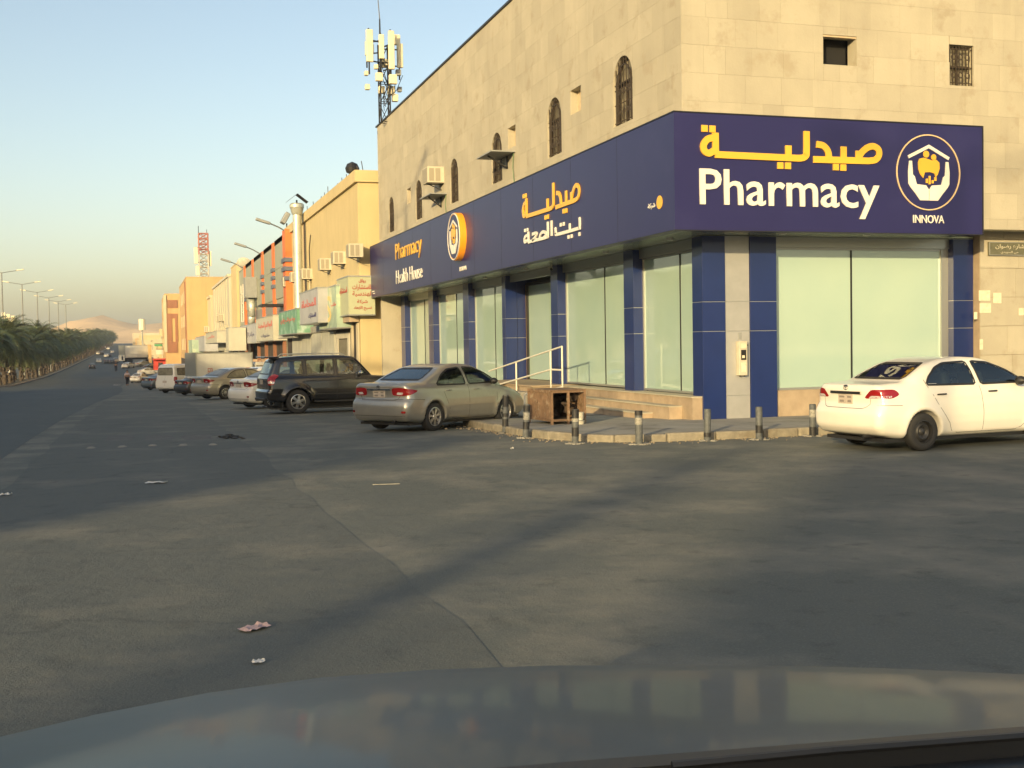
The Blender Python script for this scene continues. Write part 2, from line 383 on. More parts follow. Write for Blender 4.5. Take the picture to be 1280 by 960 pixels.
# median: kerbs and soil
MX = -19.0
mb = MB(); ysm = [y for y in ysn]
for a, b in zip(ysm[:-1], ysm[1:]):
    for x0, x1 in ((MX-.25, MX), (MX-4.05, MX-3.8)):
        mb.add([(x0, a, g(a)-.05), (x1, a, g(a)-.05), (x1, b, g(b)-.05), (x0, b, g(b)-.05), (x0, a, g(a)+.2), (x1, a, g(a)+.2), (x1, b, g(b)+.2), (x0, b, g(b)+.2)],
               [(4, 5, 6, 7), (1, 2, 6, 5), (0, 4, 7, 3), (0, 1, 5, 4)])
MT['mkerb'] = mat('pale_median_kerb', (.30, .27, .21), .9, var=.2, vs=1.5)
ok = tag(mb.build('median_kerb', 'mkerb', fix=False), kind='structure')
mb = MB(); mb.grid([[(MX-3.8, y, g(y)+.16), (MX-.25, y, g(y)+.16)] for y in ysm], flip=True)
MT['soil'] = mat('median_soil', (.05, .045, .03), .95, var=.3, vs=1.0, col2=(.03, .04, .02), c2s=1.5)
tag(mb.build('median_soil', 'soil', fix=False), kind='structure')
# ================================================================== PAVEMENT ROUND THE CORNER
PZ = .13
outer = [(7.15, 26.3)]
outer += [(7.15, 21.4), (7.3, 20.2), (7.8, 19.35), (8.7, 18.98)]
outer += [(10.5, 18.9), (13.5, 18.95), (34, 19.0)]
def gz(x, y, z): return (x, y, z+g(y))
mb = MB()
inner = [(11.9, 26.3), (11.9, 23.5), (11.9, 23.2), (11.9, 23.0), (12.4, 23.0), (12.6, 23.0), (13.5, 23.0), (34, 23.0)]
N = 10; rows = []
for (a, b), (c, d) in zip(outer, inner):
    rows.append([gz(a+.16*(1 if a < 8 else 0)+(c-a)*k/N, b+.16*(1 if a >= 8 else 0)*(b < 22)+(d-b)*k/N, PZ) for k in range(N+1)])
mb.grid(rows)
pav = tag(mb.build('pavement', 'conc', fix=False), kind='structure')
# kerb stones one by one, following the outer edge
pts = []
for (a, b), (c, d) in zip(outer[:-1], outer[1:]):
    n = max(1, int(math.hypot(c-a, d-b)/.05))
    pts += [(a+(c-a)*k/n, b+(d-b)*k/n) for k in range(n)]
pts.append(outer[-1])
i = 0; rk = random.Random(5); first = None
while i < len(pts)-16:
    j = min(len(pts)-1, i+int(rk.uniform(14, 20))); a, b = pts[i], pts[j]
    if a[0] > 22: break
    v = Vector((b[0]-a[0], b[1]-a[1], 0)); L_ = v.length; R = v.to_track_quat('X', 'Z').to_matrix()
    c = Vector(((a[0]+b[0])/2, (a[1]+b[1])/2, 0)); c += R @ Vector((0, .08, 0)); c.z = g(c.y)+.065-.02+rk.uniform(-.015, .012)
    k = MB(); k.obox((0, 0, 0), L_-.02, .17, .19, Matrix.Identity(3))
    if first is None:
        o = k.build('kerb_stone', 'kerb', bevel=.03); o.parent = pav; first = o
    else:
        o = first.copy(); COL.objects.link(o); o.scale.x = (L_-.02)/first_len
    if first is o: first_len = L_-.02
    o.location = c; o.rotation_euler = R.to_euler(); o.rotation_euler.z += rk.uniform(-.02, .02); i = j
# sand and broken mortar gathered along the kerb
mb = MB(); rk = random.Random(9)
for _ in range(1100):
    q = pts[rk.randrange(len(pts))]
    if q[0] > 15: continue
    onleft = q[0] < 7.9
    d = abs(rk.gauss(0, .22)); x, y = (q[0]-d, q[1]+rk.uniform(-.1, .1)) if onleft else (q[0]+rk.uniform(-.1, .1), q[1]-d)
    if q[1] > 24.8: d = rk.gauss(0, .5); x, y = q[0]+d*.6-.2, q[1]+rk.uniform(-.3, .9)
    s = rk.uniform(.004, .016)*(1.6 if q[1] > 24.5 else 1)
    mb.obox((x, y, g(y)+s*.3), s*2, s*1.6, s, Matrix.Rotation(rk.uniform(0, 3), 3, 'Z') @ Matrix.Rotation(rk.uniform(-.5, .5), 3, 'X'))
MT['rubble'] = mat('sandy_rubble', (.27, .22, .15), .95, rnd=.3)
tag(mb.build('rubble', 'rubble', fix=False), 'sandy rubble and grit lying along the broken kerb at the corner', 'rubble', kind='stuff')
# narrow footway in front of the farther shops
mb = MB(); fy = [y for y in YS if 36 <= y <= 320]; fy = [26.32, 28, 32]+fy
mb.grid([[(8.9-.012*(y-26)*(y > 60), y, g(y)+.14) for _ in (0,)]+[(12.0, y, g(y)+.14)] for y in fy], flip=True)
mb.grid([[(8.9-.012*(y-26)*(y > 60), y, g(y)-.05), (8.9-.012*(y-26)*(y > 60), y, g(y)+.14)] for y in fy])
tag(mb.build('shop_footway', 'conc', fix=False), kind='structure')

# ================================================================== PHARMACY BUILDING
WX, WY, ZR = 10.72, 21.85, 11.96
YE = 53.5
ph = thing('corner_building', 'pale stone corner building of two storeys behind the navy pharmacy sign', 'building', (WX, WY, 0))
ARCH = [24.9, 29.55, 34.85, 40.0, 45.5, 50.8]; AW = .56; AZ0, AZ1, AZS = 6.82, 8.36, 7.78
SQ = [(27.55, 28.3, 7.65, 8.27), (32.9, 33.65, 7.65, 8.27), (41.45, 42.15, 7.65, 8.27), (46.9, 47.6, 7.65, 8.27)]
leftO = [(y-AW, y+AW, AZ0, AZ1) for y in ARCH]+SQ                     # (a0, a1, z0, z1) with a = Y
rightO = [(14.06, 14.89, 7.66, 8.29), (17.28, 17.92, 7.38, 8.28)]     # a = X
def split_rects(a0, a1, z0, z1, holes):
    rs = [(a0, a1, z0, z1)]
    for h in holes:
        out = []
        for r in rs:
            if h[0] >= r[1] or h[1] <= r[0] or h[2] >= r[3] or h[3] <= r[2]: out.append(r); continue
            if r[0] < h[0]: out.append((r[0], h[0], r[2], r[3]))
            if h[1] < r[1]: out.append((h[1], r[1], r[2], r[3]))
            m0, m1 = max(r[0], h[0]), min(r[1], h[1])
            if r[2] < h[2]: out.append((m0, m1, r[2], h[2]))
            if h[3] < r[3]: out.append((m0, m1, h[3], r[3]))
        rs = out
    return rs
# structural wall behind the cladding
mb = MB(); T = .03; G = .0014
zlo = 4.2
for (a0, a1, z0, z1) in split_rects(WY+T, YE, zlo, ZR, leftO): mb.box(WX+T, WX+.34, a0, a1, z0, z1)
for (a0, a1, z0, z1) in split_rects(WX+.34, 27, zlo, ZR, rightO): mb.box(a0, a1, WY+T, WY+.34, z0, z1)
mb.box(WX+T, WX+.34, YE, YE+.25, -1, ZR); mb.box(WX+.34, 27, YE, YE+.25, -1, ZR); mb.box(26.8, 27, WY+.34, YE, -.6, ZR)
mb.box(WX+T, 27, WY+T, YE+.25, ZR-.35, ZR-.2)
mb.box(WX+.9, 27, WY+1.1, YE, 4.15, 4.2)
mb.build('wall', 'stone', ph)
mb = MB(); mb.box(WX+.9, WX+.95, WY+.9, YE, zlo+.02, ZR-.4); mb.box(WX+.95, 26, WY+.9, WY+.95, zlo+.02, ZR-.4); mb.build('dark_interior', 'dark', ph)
# cladding stones
cells = []; rk = random.Random(3)
def course_cells(face, a_lo, a_hi, holes, zmin=4.2):
    z = 7.31-.575*6
    while z < ZR-.02:
        z0, z1 = max(z, zmin), min(z+.575, ZR-.03); a = a_lo+(0 if face == 'R' else 0); first_ = True
        if z1-z0 > .05:
            while a < a_hi-.01:
                wd = rk.choice([.5, .62, .75, .85, .95]) if not first_ else rk.uniform(.35, .9); first_ = False
                b = min(a+wd, a_hi)
                if a_hi-b < .2: b = a_hi
                for r in split_rects(a, b, z0, z1, holes):
                    if r[1]-r[0] > .02 and r[3]-r[2] > .02:
                        P = np.array((WX, (r[0]+r[1])/2, (r[2]+r[3])/2) if face == 'L' else ((r[0]+r[1])/2, WY, (r[2]+r[3])/2))-OR
                        dist = float(P @ CF); hid = (r[3] < 6.38 and ((face == 'L' and r[0] < 53.5) or (face == 'R' and r[1] < 17.8)))
                        xs = P @ CR/dist*CAM['f']+640; ysn_ = 480-P @ CU/dist*CAM['f']
                        inv = -20 < xs < 1300 and -30 < ysn_ < 960
                        cells.append((face, r, dist*(1 if inv and not hid else 9)))
                a = b
        z += .575
course_cells('L', WY, YE, leftO); course_cells('R', WX+T, 26.0, rightO)
cells.sort(key=lambda c: c[2])
cache = {}; rest = MB()
poff = parent_off(ph)
for k, (face, r, _) in enumerate(cells):
    pr = rk.uniform(0, .0035)
    da, dz_ = r[1]-r[0]-G*2, r[3]-r[2]-G*2
    if face == 'L': bx = (WX-pr, WX+T, r[0]+G, r[1]-G, r[2]+G, r[3]-G)
    else: bx = (r[0]+G, r[1]-G, WY-pr, WY+T, r[2]+G, r[3]-G)
    if k < 298:
        key = (face, round(da, 2), round(dz_, 2))
        c = Vector(((bx[0]+bx[1])/2, (bx[2]+bx[3])/2, (bx[4]+bx[5])/2))-poff
        if key not in cache:
            q = MB(); q.box(*[v-o_ for v, o_ in zip(bx, (c.x+poff.x,)*2+(c.y+poff.y,)*2+(c.z+poff.z,)*2)])
            o = q.build('cladding_stone', 'stone', None, fix=False); o.parent = ph; cache[key] = o
        else: o = cache[key].copy(); COL.objects.link(o)
        o.location = c
    else: rest.box(*bx)
tag(rest.build('cladding_stones', 'stone', ph, fix=False), kind='stuff')
mb = MB(); mb.box(WX-.05, WX+.3, WY-.05, YE+.3, ZR-.028, ZR+.03); mb.box(WX+.3, 27, WY-.05, WY+.3, ZR-.028, ZR+.03); mb.build('roof_coping', 'darkmetal', ph)
# arched windows
def Lf(a, b, t): return (WX+t, a, b)
for yc in ARCH:
    for s in (-1, 1):       # spandrel stones beside the arch head
        n = 8; poly = [(yc+s*AW, AZ1)]+[(yc+s*AW*math.cos(PI/2*k/n), AZS+(AZ1-AZS)*math.sin(PI/2*k/n)) for k in range(n+1)]
        q = MB(); q.prism(poly, Lf, -.002, .30); q.build('arch_stone', 'stone', ph)
    n = 14; arc = [(yc+AW*math.cos(PI*k/n), AZS+(AZ1-AZS)*math.sin(PI*k/n)) for k in range(n+1)]
    outline = [(yc+AW, AZ0)]+arc+[(yc-AW, AZ0)]
    q = MB(); q.prism([(a, b) for a, b in outline], Lf, .17, .185); win = q.build('window', 'winpane', ph)
    q = MB(); ribbon(q, [(a*(1-.0)+0, b) for a, b in [(yc+AW-.03, AZ0)]+[(yc+(AW-.03)*math.cos(PI*k/n), AZS+(AZ1-AZS-.03)*math.sin(PI*k/n)) for k in range(n+1)]+[(yc-AW+.03, AZ0)]], .06, Lf, .09, .15, False)
    ribbon(q, [(yc+AW*.72, AZ0+.05), (yc+AW*.72, AZS-.1)]+[(yc+AW*.72*math.cos(PI*k/n), AZS-.1+(AZ1-AZS-.08)*math.sin(PI*k/n)) for k in range(1, n)]+[(yc-AW*.72, AZS-.1), (yc-AW*.72, AZ0+.05)], .03, Lf, .02, .05, False)
    q.box(WX+.09, WX+.15, yc-AW+.06, yc+AW-.06, AZS-.03, AZS+.03); q.box(WX+.1, WX+.14, yc-.02, yc+.02, AZ0, AZS)
    o = q.build('window_frame', 'iron', None, fix=False); o.location = -poff; o.parent = win; 
    q = MB()
    for k in range(-3, 4):
        a = yc+k*.15; top = AZS+(AZ1-AZS)*math.sqrt(max(0, 1-((a-yc)/AW)**2)); q.box(WX+.02, WX+.038, a-.009, a+.009, AZ0+.02, top)
    for z in (AZ0+.08, AZ0+.5, AZS-.12, AZS): q.box(WX+.04, WX+.055, yc-AW, yc+AW, z-.012, z+.012)
    for k in range(-2, 3):
        for z in (AZ0+.3, AZ0+.75):
            q.lathe([(.05, -.008), (.07, -.008), (.07, .008), (.05, .008), (.05, -.008)], (WX+.03, yc+k*.19, z), 'x', 10)
    o = q.build('window_grille', 'iron', None, fix=False); o.location = -poff; o.parent = win
    win.location = (0, 0, 0)
# square openings: reveals with dark board at the back
MT['board'] = mat('dusty_plywood_board', (.50, .40, .26), .8, var=.15, vs=6)
for (a0, a1, z0, z1) in SQ:
    q = MB(); q.box(WX+.20, WX+.22, a0, a1, z0, z1); q.build('opening_board', 'board', ph)
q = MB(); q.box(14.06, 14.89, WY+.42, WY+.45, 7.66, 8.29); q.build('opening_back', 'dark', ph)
q = MB(); q.box(14.06, 14.89, WY+.02, WY+.10, 8.25, 8.29); q.box(14.06, 14.10, WY+.1, WY+.3, 7.66, 8.25); q.build('opening_frame', 'board', ph)
q = MB(); q.box(17.28, 17.92, WY+.22, WY+.24, 7.38, 8.28); win = q.build('window', 'winpane', ph)
q = MB()
for k in range(8): q.box(17.30+k*.085, 17.315+k*.085, WY+.03, WY+.05, 7.4, 8.26)
for z in (7.45, 7.8, 8.2): q.box(17.28, 17.92, WY+.052, WY+.068, z-.01, z+.01)
q.box(17.57, 17.61, WY+.14, WY+.2, 7.38, 8.28); q.box(17.28, 17.92, WY+.14, WY+.2, 7.80, 7.85)
for x in (17.42, 17.6, 17.78):
    for z in (7.62, 8.02): q.lathe([(.05, -.008), (.07, -.008), (.07, .008), (.05, .008), (.05, -.008)], (x, WY+.04, z), 'y', 10)
o = q.build('window_grille', 'iron', None, fix=False); o.location = -poff; o.parent = win
# ledge and street-level wall to the right of the shop front
q = MB(); q.box(17.9, 27, 21.95, 22.25, 4.72, 4.90); q.build('ledge', 'stone', ph, bevel=.01)
q = MB(); q.box(18.62, 27, 22.52, 22.9, -.05, 4.72); q.build('street_wall', 'stone2', ph)
a = 18.62; rk = random.Random(8)
for r_ in range(7):
    a = 18.62
    while a < 22.5:
        b = min(a+rk.uniform(.6, 1.3), 22.6); z0 = r_*.675
        q = MB(); q.box(a+.004, b-.004, 22.50-rk.uniform(0, .005), 22.52, z0+.004, min(4.72, z0+.67)); q.build('wall_stone', 'stone', ph, fix=False); a = b
MT['paper'] = mat('torn_paper_bill', (.66, .58, .42), .9, var=.15, vs=12)
for (x0, y0, x1, y1) in ((1224, 363, 1238, 376), (1225, 379, 1239, 391), (1242, 366, 1252, 379), (1218, 390, 1222, 399), (1274, 385, 1280, 394), (1225, 424, 1229, 437)):
    P = onY(x0, y1, 22.48); Q = onY(x1, y0, 22.48)
    q = MB(); q.box(P[0], Q[0], 22.488, 22.494, P[2], Q[2]); o = q.build('paper_bill', 'paper')
    tag(o, {1224: 'square cream paper bill pasted high on the stone wall beside the blue pillar', 1225: 'cream paper bill pasted just under another on the stone wall', 1242: 'torn cream bill right of two whole ones on the stone wall', 1218: 'small pale scrap of paper stuck next to the blue pillar edge', 1274: 'pale torn bill on the stone wall at the right edge of the photo'}[x0] if not (x0 == 1225 and y0 == 424) else 'narrow strip of peeling paper low on the wall above the white car', 'poster')
# street name plate
sg = thing('street_name_sign', 'grey green street name plate with Arabic lettering on the stone wall', 'sign', (18.85, 22.45, 3.68))
MT['plateg'] = mat('weathered_green_plate', (.115, .115, .075), .6, var=.25, vs=8)
q = MB(); q.box(18.82, 19.98, 22.44, 22.49, 3.66, 3.98); q.build('plate', 'plateg', sg, bevel=.01)
q = MB()
for z0, z1 in ((3.665, 3.68), (3.96, 3.975)): q.box(18.83, 19.97, 22.432, 22.44, z0, z1)
q.box(18.83, 18.845, 22.432, 22.44, 3.68, 3.96); q.box(19.955, 19.97, 22.432, 22.44, 3.68, 3.96); q.build('rim', 'greypaint', sg)
MT['letterw'] = mat('faded_white_lettering', (.50, .47, .36), .7)
textfit('lettering', arabic('شارع رضوان'), 'letterw', sg, (19.0, 22.437, 3.79), (1, 0, 0), (0, 0, 1), .82, .14, .004, .008, (0, -1, 0))
textfit('lettering', arabic('حي السويدي'), 'letterw', sg, (19.15, 22.437, 3.70), (1, 0, 0), (0, 0, 1), .5, .07, .004, .004, (0, -1, 0))

# ------------------------------------------------------------------ shop front (ground floor)
GLX, GLY = 11.86, 22.95           # glass planes
ZG = 3.84
def pillar(name, x0, x1, y0, y1, m='blue', zb=0.0, seams=(1.99, 2.63), cut=None, top=4.06):
    q = MB(); q.box(x0+.006, x1-.006, y0+.006, y1-.006, zb, top); pl = q.build(name, 'alu', ph)
    zs = [zb]+list(seams)+[top]
    for z0, z1 in zip(zs[:-1], zs[1:]):
        q = MB(); q.box(x0, x1, y0, y1, z0+.006, z1-.006); o = q.build('cladding_panel', m, None, fix=False, bevel=.004); o.location = -poff; o.parent = pl
    pl.location = (0, 0, 0)
def gb(y): return g(y)-.05
pillar('pillar', 11.58, 12.13, 22.71, 23.20, zb=.0)
pillar('pillar', 12.137, 12.73, 22.735, 23.15, m='silver', zb=.0, seams=(.58, 1.99, 2.63))
pillar('pillar', 12.737, 13.39, 22.71, 23.15, zb=.0)
pillar('pillar', 18.05, 18.60, 22.71, 23.15, zb=.0)
for y0, y1, zb in ((26.40, 27.0, .5), (31.85, 32.44, .5), (36.92, 37.32, .4), (41.5, 42.25, .0), (46.95, 47.75, -.6), (52.35, 53.15, -.7)):
    pillar('pillar', 11.58, 11.98, y0, y1, zb=zb)
pillar('pillar', 11.99, 12.7, 36.94, 37.30, zb=.5)      # cheek of the entrance recess
q = MB(); q.box(11.55, 11.62, 36.84, 36.915, .6, 3.9); 
MT['gold'] = mat('sunlit_reveal_yellow', (.62, .40, .13), .3, metal=.6)
q = MB(); q.box(12.28, 12.36, 36.80, 36.90, .6, 3.75); q.build('sunlit_reveal_strip', 'gold', ph)  # yellow strip: sunlight on the recess reveal is put into its colour
# frosted shop windows
def frosted():
    m = bpy.data.materials.new('frosted_green_shop_glass'); m.use_nodes = True; n = m.node_tree.nodes; L = m.node_tree.links; b = n['Principled BSDF']
    ge = n.new('ShaderNodeNewGeometry'); no = n.new('ShaderNodeTexNoise'); no.inputs['Scale'].default_value = .9; no.inputs['Detail'].default_value = 5
    L.new(ge.outputs['Position'], no.inputs['Vector'])
    mx = n.new('ShaderNodeMix'); mx.data_type = 'RGBA'; mx.inputs[6].default_value = (.33, .475, .425, 1); mx.inputs[7].default_value = (.43, .565, .465, 1)
    L.new(no.outputs['Fac'], mx.inputs['Factor']); L.new(mx.outputs[2], b.inputs['Base Color'])
    b.inputs['Roughness'].default_value = .55; b.inputs['Coat Weight'].default_value = 1.0; b.inputs['Coat Roughness'].default_value = .03; b.inputs['Coat IOR'].default_value = 2.3
    return m
MT['frost'] = frosted()
def shopwin_left(y0, y1, z0, mull):
    q = MB(); q.box(GLX, GLX+.02, y0, y1, z0, ZG); wn = q.build('shop_window', 'frost', ph)
    q = MB(); q.box(GLX-.03, GLX-.002, y0, y0+.05, z0, ZG); q.box(GLX-.03, GLX-.002, y1-.05, y1, z0, ZG); q.box(GLX-.03, GLX-.002, y0+.05, y1-.05, z0, z0+.05); q.box(GLX-.03, GLX-.002, y0+.05, y1-.05, ZG-.05, ZG)
    o = q.build('window_frame', 'alu', None); o.location = -poff; o.parent = wn
    q = MB(); q.box(GLX-.018, GLX-.002, mull-.02, mull+.02, z0+.05, ZG-.05); o = q.build('mullion', 'darkmetal', None); o.location = -poff; o.parent = wn
    wn.location = (0, 0, 0)
for y0, y1, z0, mu in ((23.20, 26.40, .60, 24.35), (27.0, 31.85, .62, 28.9), (37.32, 41.5, .4, 39.0), (42.25, 46.95, .3, 44.2), (47.75, 52.35, .2, 49.6)): shopwin_left(y0, y1, z0, mu)
q = MB(); q.box(13.39, 18.05, GLY, GLY+.02, .66, ZG); wn = q.build('shop_window', 'frost', ph)
q = MB(); q.box(13.39, 13.44, GLY-.03, GLY-.002, .66, ZG); q.box(17.86, 18.05, GLY-.05, GLY-.002, .66, ZG); q.box(13.44, 17.86, GLY-.03, GLY-.002, .66, .71); q.box(13.44, 17.86, GLY-.03, GLY-.002, ZG-.05, ZG)
o = q.build('window_frame', 'alu', None); o.location = -poff; o.parent = wn
q = MB(); q.box(15.43, 15.47, GLY-.018, GLY-.002, .71, ZG-.05); o = q.build('mullion', 'darkmetal', None); o.location = -poff; o.parent = wn
wn.location = (0, 0, 0)
q = MB(); q.box(11.75, 11.9, 23.15, 53.2, ZG, 4.07); q.box(11.9, 18.6, 22.86, 22.97, ZG, 4.07); q.build('transom', 'alu', ph)
q = MB(); q.box(12.7, 12.75, 31, 37, .3, 4.06); q.box(11.95, 12.5, 22.99, 31.9, .3, 4.06); q.box(12.5, 18.7, 23.16, 23.3, -.05, 4.06); q.box(11.9, 12.4, 37.35, 53.4, -.6, 4.06); q.build('inner_wall', 'greypaint', ph)
# entrance recess
q = MB(); q.box(12.34, 12.36, 34.3, 36.8, .62, 3.7); dr = q.build('shop_window', 'frost', ph)
q = MB(); q.box(12.34, 12.36, 32.6, 34.15, .62, 3.7); dr = q.build('door', 'frost', ph)
q = MB()
for y0, y1, z0, z1 in ((32.45, 32.6, .6, 3.8), (34.12, 34.3, .6, 3.8), (36.75, 36.83, .6, 3.8), (32.6, 34.12, 2.95, 3.1), (32.6, 34.12, 3.7, 3.8), (34.3, 36.75, 3.7, 3.8)): q.box(12.27, 12.38, y0, y1, z0, z1)
o = q.build('door_frame', 'darkmetal', None); o.location = -poff; o.parent = dr
q = MB(); q.box(12.18, 12.22, 33.9, 33.94, 1.35, 1.75); q.box(12.2, 12.34, 33.9, 33.94, 1.38, 1.42); q.box(12.2, 12.34, 33.9, 33.94, 1.68, 1.72); q.box(12.2, 12.3, 33.8, 33.95, 2.1, 2.25)
o = q.build('door_handle', 'darkmetal', None); o.location = -poff; o.parent = dr
dr.location = (0, 0, 0)
# soffit panels under the sign
rk = random.Random(2)
y = 21.52
while y < 53.4:
    q = MB(); q.box(10.40, 11.62, y+.01, min(53.9, y+1.2)-.01, 4.07, 4.085); q.build('soffit_panel', 'soffit', ph, fix=False); y += 1.2
x = 11.62
while x < 17.8:
    q = MB(); q.box(x+.01, min(17.8, x+1.2)-.01, 21.52, 22.75, 4.07, 4.085); q.build('soffit_panel', 'soffit', ph, fix=False); x += 1.2
q = MB(); q.box(11.6, 12.9, 22.7, 53.4, 4.075, 4.12); q.box(12.9, 18.6, 22.7, 23.3, 4.075, 4.12); q.build('ceiling_board', 'soffit', ph)
# spotlight domes in the soffit
q = MB(); 
for yy in (23.5, 27.2, 33.6, 38.0): q.lathe([(.0, -.05), (.07, -.045), (.09, 0)], (11.2, yy, 4.068), 'z', 12)
for xx in (13.2, 15.3): q.lathe([(.0, -.03), (.07, -.025), (.09, 0)], (xx, 22.1, 4.068), 'z', 12)
q.build('soffit_lamp', 'silver', ph)
cm = thing('security_camera', 'small dark security camera under the soffit above the entrance', 'camera', (11.3, 31.6, 3.95))
q = MB(); q.cyl((11.3, 31.6, 4.065), (11.3, 31.6, 3.98), .03); q.bar((11.3, 31.75, 3.95), (11.22, 31.35, 3.9), .09); q.build('camera_body', 'silver', cm, bevel=.01)
q = MB(); q.cyl((11.222, 31.36, 3.9), (11.20, 31.28, 3.885), .04); q.build('lens', 'dark', cm)
# plinth under the windows and steps
q = MB(); q.box(13.39, 18.05, 22.80, 22.86, -.02, .64); q.box(13.39, 18.05, 22.78, 22.94, .642, .66); q.build('plinth', 'stone2', ph)
xx = 13.39
while xx < 18.0:
    b = min(18.05, xx+rk.uniform(.7, 1.1)); q = MB(); q.box(xx+.003, b-.003, 22.785, 22.80, .0, .64); q.build('plinth_stone', 'stone2', ph, fix=False); xx = b
def stonerun(x0, x1, y0, y1, z0, z1, n, nm):
    for k in range(n):
        a, b = y0+(y1-y0)*k/n, y0+(y1-y0)*(k+1)/n
        q = MB(); q.box(x0, x1, a+.005, b-.005, z0, z1-.03); q.build(nm, 'stone2', ph, fix=False)
        q = MB(); q.box(x0-.025, x1, a+.003, b-.003, z1-.028, z1); q.build('tread_stone', 'stone', ph, fix=False)
stonerun(11.34, 11.84, 22.76, 31.0, -.15, .585, 8, 'plinth_stone')
stonerun(11.02, 11.335, 23.25, 30.4, -.15, .37, 6, 'plinth_stone')
stonerun(10.72, 11.012, 24.1, 28.6, -.15, .19, 4, 'plinth_stone')
# entrance landing, stairs and ramp
q = MB(); q.box(10.55, 12.4, 31.2, 36.9, -.5, .56); q.box(10.5, 12.4, 31.15, 36.95, .562, .60); q.build('landing', 'stone2', ph)
for k in range(3):
    q = MB(); q.box(10.55-.32*(k+1), 10.55-.32*k-.004, 31.3, 33.6, -.5, .42-.18*k); o = q.build('entrance_step', 'silver' if 0 else 'conc', ph, bevel=.008)
q = MB(); q.add([(10.3, 36.96, .6), (11.5, 36.96, .6), (11.5, 46, g(46)+.16), (10.3, 46, g(46)+.16), (10.3, 36.96, -.6), (11.5, 36.96, -.6), (11.5, 46, -.9), (10.3, 46, -.9)],
             [(0, 1, 2, 3), (4, 7, 6, 5), (0, 4, 5, 1), (1, 5, 6, 2), (2, 6, 7, 3), (3, 7, 4, 0)]); q.build('ramp', 'conc', ph)
# stair railing: posts, hand rail and mid rail running down the ramp
rl = thing('ramp_railing', 'white painted steel railing sloping beside the pharmacy entrance', 'railing', (10.5, 34, .6))
P1 = onX(688, 438, 10.45); P2 = onX(611, 464, 10.45)
P3 = onX(690, 462, 10.45); P4 = onX(640, 479, 10.45)
def lineY(A, B, y): t = (y-A[1])/(B[1]-A[1]); return (10.45, y, A[2]+(B[2]-A[2])*t)
y0 = P1[1]; y1 = P2[1]; zoff = P1[2]-P3[2]
q = MB(); q.tube([lineY(P1, P2, y0-.9), lineY(P1, P2, y0)], .024); q.tube([lineY(P1, P2, y0), lineY(P1, P2, y1)], .024); q.build('hand_rail', 'whitepaint', rl)
q = MB(); a = lineY(P1, P2, y0); b = lineY(P1, P2, y1); q.tube([(a[0], a[1]-.9, a[2]-zoff), (a[0], a[1], a[2]-zoff), (b[0], b[1], b[2]-zoff)], .025); q.build('mid_rail', 'whitepaint', rl)
for yy in (y0-.9, y0, y0+3.0, y0+6.2):
    if yy > y1: continue
    a = lineY(P1, P2, yy); q = MB(); q.cyl((a[0], a[1], a[2]), (a[0], a[1], max(a[2]-1.15, g(yy)+.1)), .024); q.build('post', 'whitepaint', rl)
P5 = onX(692, 480, 10.3); P6 = onX(656, 493, 9.5)
q = MB(); q.tube([(10.45, y0-.9, .64), P6], .03); q.cyl(P6, (P6[0], P6[1], g(P6[1])+.14), .03); q.build('stair_rail', 'whitepaint', rl)
# intercom / call box on the silver pillar
tb = thing('wall_phone_box', 'cream intercom box with dark window on the silver pillar', 'intercom', (12.5, 22.68, 1.0))
q = MB(); q.box(12.39, 12.60, 22.60, 22.732, 1.02, 1.77); q.build('housing', 'ac', tb, bevel=.015)
q = MB(); q.box(12.44, 12.56, 22.590, 22.599, 1.36, 1.58); q.build('window', 'dark', tb)
q = MB(); q.box(12.46, 12.52, 22.58, 22.589, 1.40, 1.46); q.box(12.43, 12.57, 22.585, 22.599, 1.62, 1.72); q.box(12.44, 12.56, 22.592, 22.599, 1.1, 1.3); q.build('label', 'paper', tb)
q = MB(); q.box(12.45, 12.53, 22.725, 22.734, 1.8, 1.96); q.build('sticker', 'greypaint', tb)
q = MB(); q.cyl((12.44, 22.66, 1.0), (12.44, 22.66, 1.02), .02); q.cyl((12.55, 22.66, 1.0), (12.55, 22.66, 1.02), .02); q.cyl((12.6, 22.66, 1.68), (12.64, 22.66, 1.68), .015); q.build('knob', 'dark', tb)
# ------------------------------------------------------------------ the big sign box
SX, SY, Z0, Z1 = 10.36, 21.49, 4.05, 6.41
sb = thing('pharmacy_sign', 'long navy pharmacy fascia sign wrapping round the corner of the stone building', 'sign', (SX, SY, Z0))
q = MB(); q.box(SX, SX+.34, SY, 54.1, Z0, Z1); q.build('left_face', 'sign', sb)
q = MB(); q.box(SX+.341, 17.85, SY+.002, SY+.34, Z0, Z1); q.build('front_face', 'sign', sb)
q = MB(); q.box(SX-.015, SX+.36, SY-.015, 54.12, Z1+.001, Z1+.025); q.box(SX+.36, 17.87, SY-.015, SY+.36, Z1+.001, Z1+.025)
q.box(SX-.012, SX+.02, SY-.012, 54.12, Z0-.02, Z0-.001); q.box(SX+.02, 17.87, SY-.012, SY+.02, Z0-.02, Z0-.001); q.box(17.852, 17.875, SY-.012, SY+.34, Z0, Z1); q.build('edge_trim', 'darkmetal', sb)
for k in range(1, 11):
    yy = SY+k*2.96
    q = MB(); q.box(SX-.0025, SX-.0002, yy-.004, yy+.004, Z0, Z1); q.build('sheet_seam', 'darkmetal', sb, fix=False)
def zfront(px, py): P = onY(px, py, SY-.03); return (P[0], P[2])
def zz(zx, zy): return zfront(830+zx/3.122, 130+zy/3.122)       # enlarged view of the front sign -> sign plane
